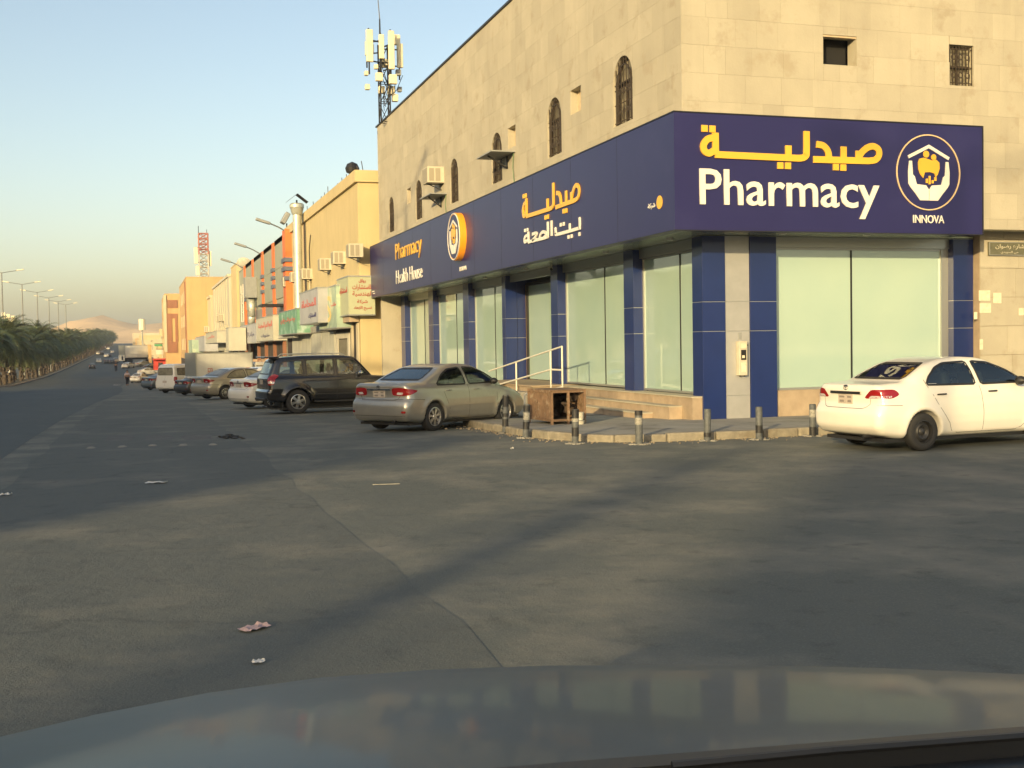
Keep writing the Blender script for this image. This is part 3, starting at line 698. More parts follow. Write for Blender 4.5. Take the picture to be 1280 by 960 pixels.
STK = [  # pharmacy in Arabic, drawn as strokes
    [(757, 219), (772, 190), (795, 170), (818, 165), (838, 178), (840, 200), (826, 217), (800, 222)],
    [(800, 222), (584, 216)], [(702, 221), (702, 166)], [(760, 222), (760, 182)],
    [(596, 157), (622, 163), (640, 184), (646, 217)],
    [(557, 106), (557, 185), (553, 203), (535, 211), (505, 211)], [(505, 211), (200, 197)], [(486, 209), (486, 162)],
    [(201, 112), (202, 199)], [(199, 132), (172, 136), (155, 158), (158, 182), (176, 192), (199, 178)]]
DOTS = [(159, 95), (190, 97), (455, 240), (485, 241), (672, 246), (701, 248)]
def rib_word(nm, strokes, dots, m, fn, wd, dot, par, d=.03, sm=None):
    q = MB()
    for i, s in enumerate(strokes):
        ribbon(q, s, wd, fn, .002, d+.0015*i, len(s) > 2)
    for (a, b) in dots: q.prism([(a-dot/2, b-dot/2), (a+dot/2, b-dot/2), (a+dot/2, b+dot/2), (a-dot/2, b+dot/2)], fn, .002, d)
    return q.build(nm, m, par)
SW = [[zz(*p) for p in s] for s in STK]; DW = [zz(*p) for p in DOTS]
fnF = lambda a, b, t: (a, SY-t, b)
rib_word('arabic_word', SW, DW, 'yellow', fnF, .138, .135, sb)
textfit('english_word', 'Pharmacy', 'white', sb, (10.91, SY-.002, 4.33), (1, 0, 0), (0, 0, 1), 4.26, .96, .03, .010, (0, -1, 0))
textfit('brand_word', 'INNOVA', 'white', sb, (16.03, SY-.002, 4.27), (1, 0, 0), (0, 0, 1), .80, .175, .02, .006, (0, -1, 0))
# round emblem: ring, roof, two people, cupped hands
def emblem(cx, cz, R, fn, par, ring=True, d0=.002, sx=1.0):
    def P(px, py): return (cx+(px-520)/243*R*sx, cz-(py-405)/295*R*1.0)
    if ring:
        q = MB(); ribbon(q, [(cx+R*sx*math.cos(2*PI*k/48), cz+R*math.sin(2*PI*k/48)) for k in range(49)], .026, fn, d0, d0+.02, False); q.build('emblem_ring', 'ring', par)
    q = MB(); ribbon(q, [P(365, 288), P(522, 200), P(678, 292)], R*.085, fn, d0, d0+.02, False); q.build('emblem_roof', 'white', par)
    q = MB(); outl = [(372, 318), (392, 318), (398, 425), (412, 440), (428, 500), (500, 508), (520, 540), (520, 626), (455, 626), (420, 575), (378, 520), (366, 495), (364, 400)]
    q.prism([P(*p) for p in outl], fn, d0, d0+.02); q.build('emblem_hand', 'white', par)
    q = MB(); q.prism([P(1046-x, y) for x, y in outl], fn, d0, d0+.02); q.build('emblem_hand', 'white', par)
    q = MB(); bd = [(440, 325), (450, 300), (480, 290), (515, 300), (545, 310), (580, 303), (602, 325), (605, 370), (590, 420), (575, 440), (565, 412), (530, 402), (490, 405), (478, 450), (455, 420), (442, 380)]
    q.prism([P(*p) for p in bd], fn, d0, d0+.02)
    for x, y, r in ((502, 262, 22), (560, 284, 19), (502, 388, 0), (555, 385, 0)):
        if r: q.prism([P(x+r*math.cos(2*PI*k/14), y+r*1.25*math.sin(2*PI*k/14)) for k in range(14)], fn, d0, d0+.02)
    for x0, x1, ya, yb in ((500, 514, 455, 488), (522, 534, 432, 498), (545, 558, 465, 490), (566, 580, 440, 470)): q.prism([P(x0, yb), P(x1, yb), P(x1, ya), P(x0, ya)], fn, d0, d0+.02)
    q.build('emblem_family', 'yellow', par)
emblem(16.43, 5.37, .81, fnF, sb)
# ---- left face lettering (read from the street: right is -Y)
fnL = lambda a, b, t: (SX-t, -a, b)
xs_ = [p[0] for s in SW for p in s]; zs_ = [p[1] for s in SW for p in s]
ax0, ax1, az0, az1 = min(xs_), max(xs_), min(zs_), max(zs_)
def mapL(p): return (-31.15+(p[0]-ax0)/(ax1-ax0)*4.35, 5.30+(p[1]-az0)/(az1-az0)*.66)
rib_word('arabic_word', [[mapL(p) for p in s] for s in SW], [mapL(p) for p in DW], 'yellow', fnL, .11, .115, sb)
BT = [[(297, 75), (297, 32), (285, 25), (190, 25), (180, 35), (177, 60)], [(250, 60), (250, 27)], [(158, 25), (158, 100)], [(138, 100), (138, 35), (130, 25), (78, 25)],
      [(92, 27), (98, 45), (112, 56), (126, 50), (128, 36), (118, 26)], [(52, 60), (75, 60), (70, 42), (52, 26), (78, 26)], [(52, 26), (28, 25)], [(28, 80), (28, 24)], [(27, 62), (12, 58), (5, 42), (10, 30), (27, 36)]]
BD = [(295, 6), (243, 6), (258, 6), (205, 66), (220, 66), (7, 86), (22, 86)]
mB = lambda p: (-31.15+p[0]/300*4.4, 4.50+(p[1]-6)/94*.50)
BD = [(295, -2), (243, -2), (258, -2), (205, 66), (220, 66), (7, 92), (22, 92)]
rib_word('arabic_word', [[mB(p) for p in s] for s in BT], [mB(p) for p in BD], 'white', fnL, .085, .09, sb)
textfit('english_word', 'Pharmacy', 'yellow', sb, (SX-.002, 48.35, 5.18), (0, -1, 0), (0, 0, 1), 4.75, .88, .03, -.004, (-1, 0, 0))
textfit('english_word', 'Health House', 'white', sb, (SX-.002, 48.3, 4.38), (0, -1, 0), (0, 0, 1), 4.75, .56, .03, -.012, (-1, 0, 0))
textfit('brand_word', 'INNOVA', 'white', sb, (SX-.002, 38.1, 4.27), (0, -1, 0), (0, 0, 1), .85, .14, .02, .015, (-1, 0, 0))
textfit('small_word', arabic('شركة'), 'white', sb, (SX-.002, 22.78, 4.58), (0, -1, 0), (0, 0, 1), .36, .13, .01, .01, (-1, 0, 0))
q = MB(); q.prism([(-22.2+.14*math.cos(2*PI*k/20), 4.68+.14*math.sin(2*PI*k/20)) for k in range(20)], fnL, .001, .012); q.build('small_badge', 'yellow', sb)
q = MB(); q.box(SX-.02, SX-.001, 53.2, 53.7, 4.3, 4.34); q.box(SX-.02, SX-.001, 53.1, 53.5, 4.2, 4.24); q.build('small_word', 'white', sb)
# projecting round logo
lg = thing('round_logo_sign', 'projecting round navy logo disc with orange rim on the long sign', 'sign', (SX, 38, 5.42))
q = MB(); q.lathe([(0, 0), (.80, 0), (.80, -.20), (.76, -.22), (.72, -.22)], (SX, 38, 5.42), 'x', 48); q.build('orange_rim', 'orange', lg, auto=40)
q = MB(); q.lathe([(.735, -.23), (.0, -.23)], (SX, 38, 5.42), 'x', 48); q.build('disc_face', 'sign', lg)
q = MB(); ribbon(q, [(-38+.77*math.cos(2*PI*k/48), 5.42+.77*math.sin(2*PI*k/48)) for k in range(49)], .03, fnL, .22, .245, False); q.build('disc_ring', 'white', lg)
emblem(-38, 5.42, .76, fnL, lg, False, .231)
# ================================================================== THINGS ON THE PHARMACY WALL AND ROOF
def ac_unit(label, X, yc, zc, w_=.66, h_=.42, d_=.55, group=None, cat='air conditioner'):
    t = thing('air_conditioner', label, cat, (X, yc, zc-h_/2), group=group)
    q = MB(); q.box(X-d_, X+.05, yc-w_/2, yc+w_/2, zc-h_/2, zc+h_/2); q.build('case', 'ac', t, bevel=.012)
    q = MB(); q.box(X-d_-.012, X-d_-.001, yc-w_/2+.04, yc+w_/2-.04, zc-h_/2+.04, zc+h_/2-.04)
    q.build('rear_grille', 'acgrill', t)
    q = MB()
    for k in (0, 1): q.box(X-d_+.06+k*.24, X-d_+.06+k*.24+.18, yc-w_/2-.012, yc-w_/2-.001, zc-h_/2+.06, zc+h_/2-.06)
    q.build('side_grille', 'acgrill', t)
    q = MB(); q.bar((X, yc, zc-h_/2-.22), (X-d_+.1, yc, zc-h_/2-.01), .03); q.bar((X, yc, zc-h_/2-.015), (X-d_+.05, yc, zc-h_/2-.015), .03); q.build('bracket', 'darkmetal', t)
    return t
ac_unit('cream window air conditioner on the stone wall between two arched windows', WX, 41.8, 8.0, .78, .58, .62)
def shelf(label, y0, y1, z, d):
    t = thing('wall_shelf', label, 'shelf', (WX, (y0+y1)/2, z))
    q = MB(); q.box(WX-d, WX-.002, y0, y1, z-.04, z); q.build('slab', 'greypaint', t)
    q = MB(); q.bar((WX-.01, (y0+y1)/2, z-.4), (WX-d+.12, (y0+y1)/2, z-.045), .05); q.bar((WX-.02, (y0+y1)/2, z-.42), (WX-.02, (y0+y1)/2, z-.045), .05); q.build('bracket', 'darkmetal', t)
    q = MB(); q.tube([(WX-.03, y0+.1, z-.04), (WX-.05, y0+.12, z-.5), (WX-.03, y0+.05, 6.45)], .013, 6)
    q.build('drain_hose', mat('green_hose', (.12, .20, .10), .6), t)
shelf('grey bracket shelf in front of an arched window above the Arabic sign words', 32.95, 34.5, 7.50, .75)
shelf('grey bracket shelf under the window air conditioner on the stone wall', 41.0, 42.7, 7.28, .62)
MT['panel'] = mat('cream_antenna_panel', (.66, .60, .42), .5, var=.08, vs=5)
def antenna(name, label, base, top, spec, dr, whip=0, lat=.35, col='darkmetal'):
    t = thing(name, label, 'antenna tower', base)
    bx, by, bz = base; H = top-bz
    q = MB(); c = [(-lat/2, -lat/2), (lat/2, -lat/2), (lat/2, lat/2), (-lat/2, lat/2)]
    for dx, dy in c: q.cyl((bx+dx, by+dy, bz), (bx+dx, by+dy, top), .035, n=6)
    n = int(H/.7)
    for k in range(n):
        za, zb = bz+H*k/n, bz+H*(k+1)/n
        for j in range(4):
            a, b = c[j], c[(j+1) % 4]; q.cyl((bx+a[0], by+a[1], za), (bx+b[0], by+b[1], zb), .018, n=4); q.cyl((bx+a[0], by+a[1], za), (bx+b[0], by+b[1], za), .018, n=4)
    q.build('lattice_mast', col, t)
    for (dx, z0, z1, dy, wd) in spec:
        q = MB(); q.box(bx+dx-wd/2, bx+dx+wd/2, by+dy-.09, by+dy+.09, z0, z1); q.build('antenna_panel', 'panel', t, bevel=.03)
        q = MB(); q.cyl((bx+dx, by+dy+.16, z0-.5), (bx+dx, by+dy+.16, z1+.1), .035, n=6); q.bar((bx, by, (z0+z1)/2+.3), (bx+dx, by+dy+.16, (z0+z1)/2+.3), .05); q.bar((bx, by, z0+.1), (bx+dx, by+dy+.16, z0+.1), .05); q.build('mounting_pole', 'darkmetal', t)
    rr = random.Random(int(bx*7+by))
    for (dx, z, s, dy) in dr:
        q = MB(); q.box(bx+dx-s/2, bx+dx+s/2, by+dy-.12, by+dy+.12, z-s*.6, z+s*.6); q.build('radio_unit', 'panel' if rr.random() < .6 else 'greypaint', t, bevel=.02)
    q = MB()
    for k in range(9):
        x0 = bx+rr.uniform(-.9, .9); z0 = bz+H*rr.uniform(.45, .8); q.tube([(x0, by+rr.uniform(-.3, .3), z0), (x0*.6+bx*.4+rr.uniform(-.25, .25), by-.2, z0-.7), (bx+rr.uniform(-.1, .1), by-.2, z0-1.1)], .016, 5)
    q.build('cables', 'blackplastic', t)
    if whip: q = MB(); q.cyl((bx-.15, by, top-.2), (bx-.15, by, top+1.1), .05, .03, 6); q.cyl((bx-.15, by, top+1.1), (bx-.32, by, top+whip), .022, .012, 6); q.build('whip_aerial', 'darkmetal', t)
    return t
# scale at the pharmacy mast
MYY = 51.5
def mp_(px, py): P = onY(px, py, MYY); return P[0], P[2]
bx_, _ = mp_(481, 140); k_ = (mp_(500, 100)[0]-mp_(480, 100)[0])/20
zt_ = mp_(480, 55)[1]; dxp = lambda px: (px-481)*k_; zp = lambda py: mp_(481, py)[1]
antenna('telecom_mast', 'dark telecom mast crowded with cream antenna panels on the stone building roof', (bx_, MYY, ZR-.2), zt_,
        [(dxp(461), zp(82), zp(42), -.5, .30), (dxp(475), zp(78), zp(48), -.6, .22), (dxp(486.5), zp(91), zp(43.5), -.7, .26), (dxp(500), zp(85), zp(55), -.2, .26), (dxp(463), zp(68), zp(50), .4, .2)],
        [(dxp(496.5), zp(49), .36, 0), (dxp(472), zp(100), .30, -.5), (dxp(489), zp(102), .34, -.5), (dxp(497), zp(92), .22, -.3), (dxp(469), zp(87), .16, -.4), (dxp(459), zp(93), .16, 0), (dxp(460), zp(110), .2, 0), (dxp(494), zp(122), .26, 0), (dxp(500), zp(111), .18, 0), (dxp(483), zp(78), .3, .2), (dxp(466), zp(60), .3, .3), (dxp(490), zp(112), .3, .1), (dxp(478), zp(112), .26, .1)], whip=3.6, lat=.42)

# ================================================================== SHOP ROW BEYOND
MT['ywall'] = mat('yellow_ochre_render', (.50, .41, .22), .85, var=.06, vs=.7, bump=.06, streak=.22)
MT['cream'] = mat('cream_render', (.48, .42, .29), .85, var=.07, vs=.6, streak=.3)
MT['tan'] = mat('tan_orange_render', (.46, .31, .145), .85, var=.06, vs=.4, streak=.25)
MT['brown'] = mat('brown_render_band', (.25, .115, .065), .8, var=.08, vs=.5)
MT['orangep'] = mat('orange_painted_pilaster', (.66, .165, .045), .6, var=.1, vs=1.5, streak=.3)
MT['greygreen'] = mat('grey_green_cladding_sheet', (.29, .30, .225), .5, var=.07, vs=.5, rnd=.06, streak=.3)
MT['bluegrey'] = mat('blue_grey_band', (.10, .12, .17), .5)
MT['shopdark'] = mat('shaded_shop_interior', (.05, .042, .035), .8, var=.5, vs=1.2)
MT['shutter'] = mat('pale_metal_shutter', (.42, .42, .36), .55, var=.12, vs=1.5, streak=.5)
MT['lgreysign'] = mat('faded_lilac_grey_sign', (.36, .37, .38), .5, var=.12, vs=1.2)
MT['creamsign'] = mat('cream_sign_sheet', (.46, .45, .36), .5, var=.1, vs=1.0)
MT['greensign'] = mat('pale_green_sign_sheet', (.30, .40, .31), .5, var=.25, vs=.6, col2=(.56, .60, .40), c2s=.7, c2t=.5)
MT['greensign2'] = mat('green_landscape_sign', (.14, .30, .20), .5, var=.3, vs=.8, col2=(.42, .52, .48), c2s=.8, c2t=.52)
MT['olivesign'] = mat('olive_cream_sign', (.40, .42, .27), .5, var=.05)
MT['redtext'] = mat('dark_red_lettering', (.36, .045, .03), .5)
MT['pinktext'] = mat('red_sign_lettering', (.55, .10, .08), .5)
MT['goldtext'] = mat('gold_sign_ornament', (.62, .48, .18), .5)
MT['bluetext'] = mat('dark_blue_lettering', (.05, .05, .14), .5)
def yx(px, X, py=400): return float(onX(px, py, X)[1])
def zx_(px, py, X): return float(onX(px, py, X)[2])
def bldg(name, label, X, y0, y1, ztop, m, depth=12, cornice=0, cm=None, zb=None):
    b = thing(name, label, 'building', (X, y0, g(y0)))
    q = MB(); zb = g(y1)-1.2 if zb is None else zb; q.box(X, X+depth, y0, y1, zb, ztop-(cornice or 0)); q.build('wall', m, b)
    if cornice:
        q = MB(); q.box(X-.14, X+depth, y0-.14, y1, ztop-cornice, ztop); q.build('parapet', cm or m, b)
    else:
        q = MB(); q.box(X-.04, X+depth, y0-.04, y1, ztop, ztop+.12); q.build('roof_coping', cm or m, b)
    return b
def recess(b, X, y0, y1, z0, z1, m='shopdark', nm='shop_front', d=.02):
    q = MB(); q.box(X-d, X+.05, y0, y1, z0, z1); return q.build(nm, m, b)  # dark slab proud of the wall; shop shade is put into its colour
def window_on(b, X, yc, zc, w_, h_, m='winpane'):
    q = MB(); q.box(X-.02, X+.02, yc-w_/2, yc+w_/2, zc-h_/2, zc+h_/2); wn = q.build('window', m, b)
    q = MB(); t = .06
    for a in ((yc-w_/2-t, yc-w_/2, zc-h_/2-t, zc+h_/2+t), (yc+w_/2, yc+w_/2+t, zc-h_/2-t, zc+h_/2+t), (yc-w_/2, yc+w_/2, zc-h_/2-t, zc-h_/2), (yc-w_/2, yc+w_/2, zc+h_/2, zc+h_/2+t), (yc-.025, yc+.025, zc-h_/2, zc+h_/2)): q.box(X-.05, X+.01, *a)
    o = q.build('window_frame', 'cream', None, fix=False); o.location = -parent_off(b); o.parent = wn; wn.location = (0, 0, 0); return wn
def signbox(label, X, px0, px1, py0, py1, d, m, texts=(), side=None, depth=None):
    """box sign on plane X; (px0 far edge, px1 near edge, py0 top and py1 bottom at the near edge)"""
    y1 = yx(px0, X, py0); y0 = yx(px1, X, py0); zt = zx_(px1, py0, X); zb = zx_(px1, py1, X)
    t = thing('shop_sign', label, 'sign', (X, y0, zb))
    q = MB(); q.box(X, X+d, y0, y1, zb, zt); q.build('sign_box', m, t)
    q = MB()
    for a in ((y0-.03, y1+.03, zt+.001, zt+.06), (y0-.03, y1+.03, zb-.06, zb-.001)): q.box(X-.02, X+d, *a)
    q.build('sign_frame', 'alu', t)
    for (body, col, u0, u1, v0, v1) in texts:
        L_ = y1-y0; hh = zt-zb
        textfit('sign_lettering', body, col, t, (X-.004, y1-u0*L_, zb+v0*hh), (0, -1, 0), (0, 0, 1), (u1-u0)*L_, (v1-v0)*hh, .01, .012, (-1, 0, 0))
    return t, y0, y1, zb, zt
# --- yellow building
YX = 9.9
yb = bldg('yellow_shop_building', 'plain yellow rendered building with a deep roof band next to the stone one', YX, 54.5, 83.2, 10.05, 'ywall', 14, .55)
q = MB(); q.box(YX-.02, YX+.0, 73.1, 73.35, 3.8, 9.45); q.build('wall_groove', 'brown', yb)
q = MB(); q.tube([(YX-.05, yx(389, YX), 4.6), (YX-.05, yx(390, YX), 6.2), (YX-.12, yx(391, YX), 7.6), (YX-.3, yx(397, YX), 8.3)], .03, 6); q.build('loose_cable', 'darkmetal', yb)
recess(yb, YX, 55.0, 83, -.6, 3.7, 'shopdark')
for k, (a, b) in enumerate(((61.5, 66), (66.2, 70.5), (70.7, 75), (75.2, 79.5))):
    q = MB(); q.box(YX-.12, YX-.03, a, b, g(a)+.1, 2.6); sh = q.build('roller_shutter', 'shutter', yb)
    q = MB()
    for j in range(22): q.box(YX-.135, YX-.121, a+.1, b-.1, g(a)+.2+j*.14, g(a)+.26+j*.14)
    o = q.build('shutter_rib', 'shutter', None, fix=False); o.location = -parent_off(yb); o.parent = sh; sh.location = (0, 0, 0); tag(o, kind='stuff')
q = MB(); q.box(YX-.22, YX, 61.3, 79.6, 2.62, 3.0); q.build('shutter_lintel', 'conc', yb)
MT['whitetrim'] = mat('white_shop_trim', (.48, .46, .38), .6, var=.1)
q = MB(); q.box(YX-.10, YX-.02, 57.2, 57.6, -.5, 2.5); q.box(YX-.10, YX-.02, 60.6, 61.2, -.5, 2.5); q.box(YX-.10, YX-.02, 57.6, 60.6, 2.2, 2.5); q.build('door_surround', 'whitetrim', yb)
q = MB(); q.box(YX-.06, YX-.02, 57.7, 60.5, -.5, 2.15); q.build('shop_door', 'winpane', yb)
q = MB(); q.box(YX-.10, YX-.02, 54.6, 55.1, -.5, 2.9); q.box(YX-.1, YX-.02, 56.2, 56.6, -.5, 2.9); q.build('door_surround', 'cream', yb)
q = MB(); q.box(YX-.5, YX-.03, 54.6, 61, 2.95, 3.45); q.build('shop_canopy', 'stone2', yb)
# air conditioners along the yellow wall
ACS = [(440, 315, 'nearest'), (420, 324, 'second nearest'), (403, 332, 'third nearest'), (380, 344, 'just right of the round duct'), (366, 348, 'just left of the round duct'), (356, 354, 'farthest, by the orange pilaster')]
for px, py, wd in ACS:
    y = yx(px+3, YX-.3, py); z = zx_(px, py, YX-.3)
    lab = {'nearest': 'cream window air conditioner nearest the stone building on the yellow wall', 'second nearest': 'cream window air conditioner second from the stone building on the yellow wall',
           'third nearest': 'cream window air conditioner third from the stone building on the yellow wall', 'just right of the round duct': 'cream window air conditioner just right of the round duct',
           'just left of the round duct': 'cream window air conditioner just left of the round duct', 'farthest, by the orange pilaster': 'cream window air conditioner farthest along, beside the orange pilaster'}[wd]
    ac_unit(lab, YX, y, z, .78, .62, .62, group='air conditioners on the yellow wall')
    if px in (380, 366, 356):
        q = MB(); q.cyl((YX-.1, y, z-.4), (YX-.1, y, z-2.0), .04, n=6); q.build('drain_pipe', 'cream', yb)
# exhaust duct with cap
DY = yx(373, YX-.5, 300); dr_ = .26
du = thing('kitchen_duct', 'tall pale metal exhaust duct with a flared cap against the yellow wall', 'duct', (YX-.55, DY, 3.6))
MT['duct'] = mat('galvanised_duct', (.50, .52, .46), .42, metal=.4, var=.12, vs=1.5)
zc_ = zx_(373, 268, YX-.5)
q = MB(); q.cyl((YX-.55, DY, 3.4), (YX-.55, DY, zc_), dr_, n=20)
q.build('duct_pipe', 'duct', du, auto=40)
for k in range(6):
    q = MB(); zz0 = 4.4+k*1.05; q.lathe([(dr_+.001, -.02), (dr_+.02, -.02), (dr_+.02, .02), (dr_+.001, .02)], (YX-.55, DY, zz0), 'z', 20); q.build('duct_joint', 'duct', du)
q = MB(); q.lathe([(dr_, 0), (dr_*1.25, .05), (dr_*1.6, .42), (dr_*1.7, .45), (dr_*1.7, .62), (dr_*1.3, .7), (dr_*1.2, .65), (0, .6)], (YX-.55, DY, zc_), 'z', 20); q.build('duct_cap', 'duct', du, auto=40)
q = MB(); q.add([(YX-1.2, DY-.5, zc_+.75), (YX+.1, DY-.5, zc_+.75), (YX-.55, DY-.5, zc_+1.25), (YX-1.2, DY+.5, zc_+.75), (YX+.1, DY+.5, zc_+.75), (YX-.55, DY+.5, zc_+1.25)], [(0, 2, 5, 3), (2, 1, 4, 5)]); q.cyl((YX-.55, DY, zc_+.6), (YX-.55, DY, zc_+.9), .05); q.build('rain_cowl', 'darkmetal', du)
# roof items
def vent(label, X, Y, z, s):
    t = thing('roof_vent', label, 'vent', (X, Y, z))
    q = MB(); q.cyl((X, Y, z), (X, Y, z+.45*s), .2*s, n=12); q.build('vent_neck', 'greypaint', t)
    q = MB(); n = 14
    q.lathe([(.12*s, 0), (.36*s, .12*s), (.42*s, .35*s), (.30*s, .6*s), (.05*s, .72*s)], (X, Y, z+.45*s), 'z', n); o = q.build('turbine', 'darkmetal', t)
P = onX(443, 207, YX+.3); vent('black turbine vent on the corner of the yellow roof', P[0], P[1]+.6, 9.9, .85)
t = thing('roof_floodlight', 'grey floodlight on the far end of the yellow roof band', 'floodlight', (YX, 82, 10.05))
q = MB(); q.cyl((YX, 82, 10.0), (YX, 82, 10.4), .05); q.build('post', 'darkmetal', t); q = MB(); q.obox((YX-.1, 82, 10.75), .35, 1.0, .8, Matrix.Rotation(.5, 3, 'Y')); q.build('lamp_head', 'greypaint', t, bevel=.06)
q = MB(); rr = random.Random(4)
for k in range(9):
    y = 56+k*3.0
    for j in range(2): q.cyl((YX+.3+j*.25, y+rr.uniform(-.3, .3), 10.0), (YX+.3+j*.25+rr.uniform(-.05, .05), y+rr.uniform(-.3, .3), 10.05+rr.uniform(.35, .8)), .02, n=5)
q.build('starter_bars', 'iron', yb)
# --- signs on the yellow building
t, *_ = signbox('olive cream corner sign board with dark red Arabic lettering beside the navy sign', 9.28, 421, 435, 346, 393, 1.25, 'olivesign', [(arabic('استشارات'), 'redtext', .1, .9, .55, .75)])
Yf = yx(435, 9.28, 346)
for body, v0, v1, u0, u1 in (('رواق', .83, .95, .42, .70), ('للاستشارات', .63, .80, .16, .95), ('الهندسية', .46, .62, .16, .95), ('شركة', .27, .39, .34, .76), ('نسيج الابعاد', .10, .22, .2, .92)):
    zt, zb = zx_(435, 346, 9.28), zx_(435, 393, 9.28)
    textfit('sign_lettering', arabic(body), 'redtext', t, (9.28+u0*1.18, Yf-.004, zb+v0*(zt-zb)), (1, 0, 0), (0, 0, 1), (u1-u0)*1.18, (v1-v0)*(zt-zb), .01, .014, (0, -1, 0))
signbox('tall pale green sign with gold curls left of the olive corner board', 9.10, 398, 420, 357, 409, .75, 'greensign', [('S', 'goldtext', .42, .72, .15, .8), ('(', 'goldtext', .25, .35, .1, .7), (arabic('مكتب'), 'pinktext', .72, .98, .5, .62)])
signbox('faded white shop sign with pink Arabic lettering below the round duct', 8.6, 374, 397, 360, 402, 1.2, 'lgreysign', [(arabic('المحاماة'), 'pinktext', .12, .9, .5, .75), (arabic('للاستشارات'), 'bluetext', .5, .9, .12, .3)])
signbox('green shop sign with red lettering at the corner of the orange striped building', 8.9, 348, 371, 386, 416, 1.0, 'greensign2', [(arabic('مطعم البخاري'), 'pinktext', .12, .9, .45, .72)])
signbox('small white shop sign under the green one by the brown column', 9.2, 348, 367, 413, 421, .3, 'creamsign', [(arabic('مفتوح'), 'bluetext', .2, .8, .3, .7)])
# --- orange striped building
OX = 9.95
oz = zx_(353, 292, OX-.4)
ob = bldg('orange_striped_building', 'grey green clad building with bright orange pilasters', OX, 83.4, 124.0, oz-.05, 'greygreen', 14)
yps = [(349.5, 357, 1.5), (333, 336.3, .9), (319, 323, .9), (308, 311, .9), (299, 301, .9)]
pil_y = []
for a, b, _ in yps:
    y1, y0 = yx(a, OX-.3, 330), yx(b, OX-.5, 330); y1 = max(y1, y0+.7); y1 = min(y1, y0+(1.6 if a > 340 else 1.3)); pil_y.append((y0, y1))
    dp = .5 if a > 340 else .16
    q = MB(); q.box(OX-dp, OX+.02, y0, y1, 3.4, oz+.1); pl = q.build('pilaster', 'orangep', ob)
    for z in (zx_(353, 327, OX-.5), zx_(353, 338, OX-.5), zx_(353, 350, OX-.5)):
        q = MB(); q.box(OX-dp-.10, OX+.02, y0-.18, y1+.18, z-.14, z+.14); o = q.build('pilaster_band', 'bluegrey', None, fix=False); o.location = -parent_off(ob); o.parent = pl
    pl.location = (0, 0, 0)
zlow = zx_(345, 375, OX)
for (a, b) in zip(pil_y[:-1], pil_y[1:]):
    y0, y1 = a[1]+.1, b[0]-.1; n = 2
    for k in range(n):
        u0, u1 = y0+(y1-y0)*k/n, y0+(y1-y0)*(k+1)/n
        for z0, z1 in ((zlow, zlow+2.2), (zlow+2.22, zlow+4.4), (zlow+4.42, oz-.2)):
            q = MB(); q.box(OX-.08, OX-.01, u0+.01, u1-.01, z0, z1); q.build('cladding_sheet', 'greygreen', ob, fix=False)
    q = MB(); q.box(OX-.03, OX+.0, y0, y1, 3.9, zlow-.3); q.build('window_band', mat('grey_window_band', (.20, .20, .19), .4), ob)
for (y0, y1), lb in list(zip(pil_y, ('nearest', '', 'middle', '', 'last'))):
    if not lb: continue
    t = thing('facade_floodlight', {'nearest': 'floodlight on an arm above the nearest orange pilaster', 'middle': 'floodlight on an arm above the middle orange pilaster', 'last': 'floodlight on an arm above the farthest orange pilaster'}[lb], 'floodlight', (OX-.5, y0, oz), group='floodlights above the orange pilasters')
    q = MB(); q.tube([(OX-.3, y0+.3, oz-.1), (OX-.9, y0+.3, oz+.25), (OX-1.5, y0+.3, oz+.5)], .05, 6); q.build('arm', 'lamp', t)
    q = MB(); q.obox((OX-1.9, y0+.3, oz+.62), 1.0, .36, .18, Matrix.Rotation(.3, 3, 'Y')); q.build('lamp_head', 'greypaint', t, bevel=.05)
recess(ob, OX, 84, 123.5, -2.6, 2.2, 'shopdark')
q = MB(); rr = random.Random(6)
y = 85
while y < 122:
    wd = rr.uniform(.5, 1.6); q.box(OX-.2-rr.uniform(0, .5), OX-.03, y, y+wd, g(y)+.1, g(y)+rr.uniform(.9, 2.6)); y += wd+rr.uniform(.3, 2.0)
q.build('shop_goods', mat('mixed_shop_goods', (.38, .27, .18), .8, var=.5, vs=1.0), ob)
q = MB()
for k in range(7): q.box(OX-.25, OX-.02, 84+k*6.3, 84.5+k*6.3, g(90+k*5)-.4, 2.3)
q.build('column', 'brown', ob)
q = MB(); q.box(OX-1.7, OX-.02, 83.9, 86.9, 4.75, 4.9); q.build('canopy', 'darkmetal', ob)
signbox('long shop sign with orange red lettering under the striped facade', 9.0, 320, 341, 394, 425, 1.0, 'creamsign', [(arabic('المطاعم السعيدة'), 'pinktext', .15, .95, .45, .8), (arabic('مشويات'), 'bluetext', .3, .8, .12, .3)])
signbox('long faded lilac shop sign left of the orange lettered one', 9.0, 300, 319.6, 404, 428, 1.0, 'lgreysign', [(arabic('مركز الخدمة'), 'bluetext', .15, .9, .25, .6)])
t = thing('duct_bend', 'grey curved ventilation pipe between the middle pilasters', 'duct', (OX-.5, 104, 3.5))
q = MB(); yy = yx(314.5, OX-.5, 370); q.tube([(OX-.5, yy, 6.2), (OX-.5, yy, 4.6), (OX-.5, yy+.8, 3.9), (OX-.5, yy+2.2, 3.6)], .3, 10); q.build('pipe', 'duct', t, smooth=True)
q = MB(); q.box(OX-1.1, OX-.1, yy-.8, yy+1.0, 6.2, 8.0); q.build('fan_box', 'greypaint', t)
q = MB(); yy = yx(304, OX-.3, 370)
for k in range(4):
    for j in range(2): q.bar((OX-.3, yy+j*2.4, 4.4+k*.9), (OX-.3, yy+j*2.4+.01, 5.3+k*.9), .08)
    q.bar((OX-.3, yy, 4.4+k*.9), (OX-.3, yy+2.4, 4.4+k*.9), .08)
